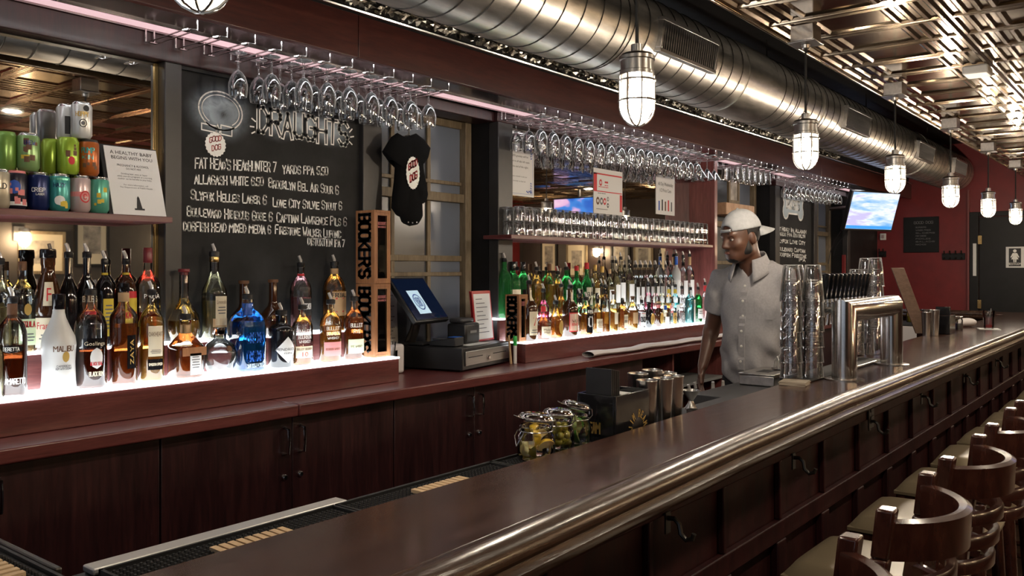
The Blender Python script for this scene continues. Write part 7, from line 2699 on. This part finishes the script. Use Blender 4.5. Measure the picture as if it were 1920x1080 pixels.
# ------------------------------------------------------------------ the customers' side, seen in the mirrors
def sconce(x, label, loc=None, rz=0):
    t = thing('wall_sconce', label, 'lamp', loc or (x, YO + .001, 1.86), rz, 'jar lamps on the opposite wall')
    obj('plate', MB().box(-.05, .05, 0, .02, -.07, .07), 'fixture_metal', t, bevel=.004)
    obj('arm', MB().tube([(0, .02, 0), (0, .08, .01), (0, .12, .03), (0, .13, .05)], .010, 8), 'fixture_metal', t)
    obj('cap', MB().lathe([(.012, .05), (.045, .045), (.05, .02), (.048, 0)], 20, (0, .13, 0)), 'fixture_metal', t)
    obj('globe', MB().lathe([(.044, 0), (.048, -.06), (.04, -.10), (.015, -.125), (.0001, -.128)], 20, (0, .13, 0), cap1=False), 'sconce_glow', t)


od = ['first', 'second', 'third', 'fourth', 'fifth', 'sixth', 'seventh']
for i, x in enumerate((1.2, 2.55, 3.45, 5.2, 6.9, 8.6, 10.1)):
    sconce(x, 'lit jar sconce reflected in the mirrors, %s along the opposite wall' % od[i])
rp = random.Random(11)
for i in range(12):
    x = .7 + i * .86
    if min(abs(x - q) for q in (1.2, 2.55, 3.45, 5.2, 6.9, 8.6, 10.1)) < .22:
        x += .38
    w_, h_, z = rp.uniform(.34, .46), rp.uniform(.40, .56), rp.uniform(1.42, 1.60)
    t = thing('picture_frame', 'framed picture reflected in the mirrors, number %d from the near end of the opposite wall' % (i + 1), 'picture', (x, YO + .001, z), 0, 'pictures on the opposite wall')
    obj('frame', MB().box(-w_ / 2, w_ / 2, 0, .02, 0, .03).box(-w_ / 2, w_ / 2, 0, .02, h_ - .03, h_).box(-w_ / 2, -w_ / 2 + .03, 0, .02, .03, h_ - .03).box(w_ / 2 - .03, w_ / 2, 0, .02, .03, h_ - .03), 'black_paint' if i % 3 else 'window_wood', t)
    obj('mat_board', MB().box(-w_ / 2 + .03, w_ / 2 - .03, 0, .008, .03, h_ - .03), 'paper_cream', t)
    obj('picture', MB().box(-w_ / 4, w_ / 4, .0085, .010, h_ * .25, h_ * .78), 'picture_art', t)
for i, y in enumerate((.55, -1.05)):
    sconce(0, ['lit jar sconce on the far end wall, reflected in the middle mirror nearer the bar', 'lit jar sconce on the far end wall, reflected in the middle mirror nearer the tables'][i], (XE - .013, y, 1.84), pi / 2)
for i, y in enumerate((.95, .15, -.30, -.70, -1.5, -2.05)):
    w_, h_, z = rp.uniform(.30, .40), rp.uniform(.40, .56), rp.uniform(1.40, 1.55)
    t = thing('picture_frame', 'framed picture on the far end wall, reflected in the middle mirror, %s from the bar' % od[i], 'picture', (XE - .013, y, z), pi / 2, 'pictures on the far end wall')
    obj('frame', MB().box(-w_ / 2, w_ / 2, 0, .02, 0, .03).box(-w_ / 2, w_ / 2, 0, .02, h_ - .03, h_).box(-w_ / 2, -w_ / 2 + .03, 0, .02, .03, h_ - .03).box(w_ / 2 - .03, w_ / 2, 0, .02, .03, h_ - .03), 'black_paint' if i % 2 else 'window_wood', t)
    obj('mat_board', MB().box(-w_ / 2 + .03, w_ / 2 - .03, 0, .008, .03, h_ - .03), 'paper_cream' if i % 3 else 'gray', t)
    obj('picture', MB().box(-w_ / 4, w_ / 4, .0085, .010, h_ * .25, h_ * .78), 'picture_art', t)
t = struct('trim_12', MB().box(XN, XE, YO + .002, YO + .012, 2.12, ZC), 'red_wall')
t = struct('trim_13', MB().box(.2, 2.0, YO + .002, YO + .010, 1.06, 2.119).box(6.2, 7.6, YO + .002, YO + .010, 1.06, 2.119).box(10.2, 11.2, YO + .002, YO + .010, 1.06, 2.119), 'red_wall')
d0 = thing('downlight', '', 'lamp', (0, 0, ZC - .012), 0, 'added downlights lighting the stools')  # unseen lamps added to brighten the stool seats
obj('ring', MB().lathe([(.052, -.004), (.066, -.006), (.07, 0)], 24, cap0=False), 'white_plastic', d0)
obj('lens', MB().lathe([(.0001, -.002), (.052, -.002)], 24, cap0=False, cap1=False), 'stool_fill_glow', d0)
for i in range(7):
    o = d0 if i == 0 else dup(d0)
    o.location = (1.0 + 1.4 * i, -.05, ZC - .012)
    o['label'] = 'added round downlight out of view, lighting the stool seats, ' + od[i]
t = thing('television', 'second television hanging over the tables, reflected blue and pink in the mirror', 'television', (0, 0, 0))
obj('housing', MB().box(9.30, 9.35, -.55, .25, 2.03, 2.47), 'black_plastic', t, bevel=.006)
m, nt, b = nodes_of('tv_blue')
mp = coords(nt, (1, 2.2, 3))
n1 = noise(nt, mp, 1.5, 2, .5)
r1 = ramp(nt, [(.40, (.02, .12, .55)), (.52, (.05, .25, .75)), (.58, (.8, .45, .75)), (.7, (.9, .6, .8))])
nt.links.new(n1.outputs[0], r1.inputs[0])
nt.links.new(r1.outputs[0], b.inputs['Emission Color'])
setp(b, color=(.02, .02, .02), estr=TV_E)
obj('mount', MB().tube([(9.33, -.15, 2.47), (9.33, -.15, ZC - .02)], .02, 8), 'dark_metal', t)
obj('screen', MB().box(9.2975, 9.2995, -.53, .23, 2.05, 2.45), 'tv_blue', t)
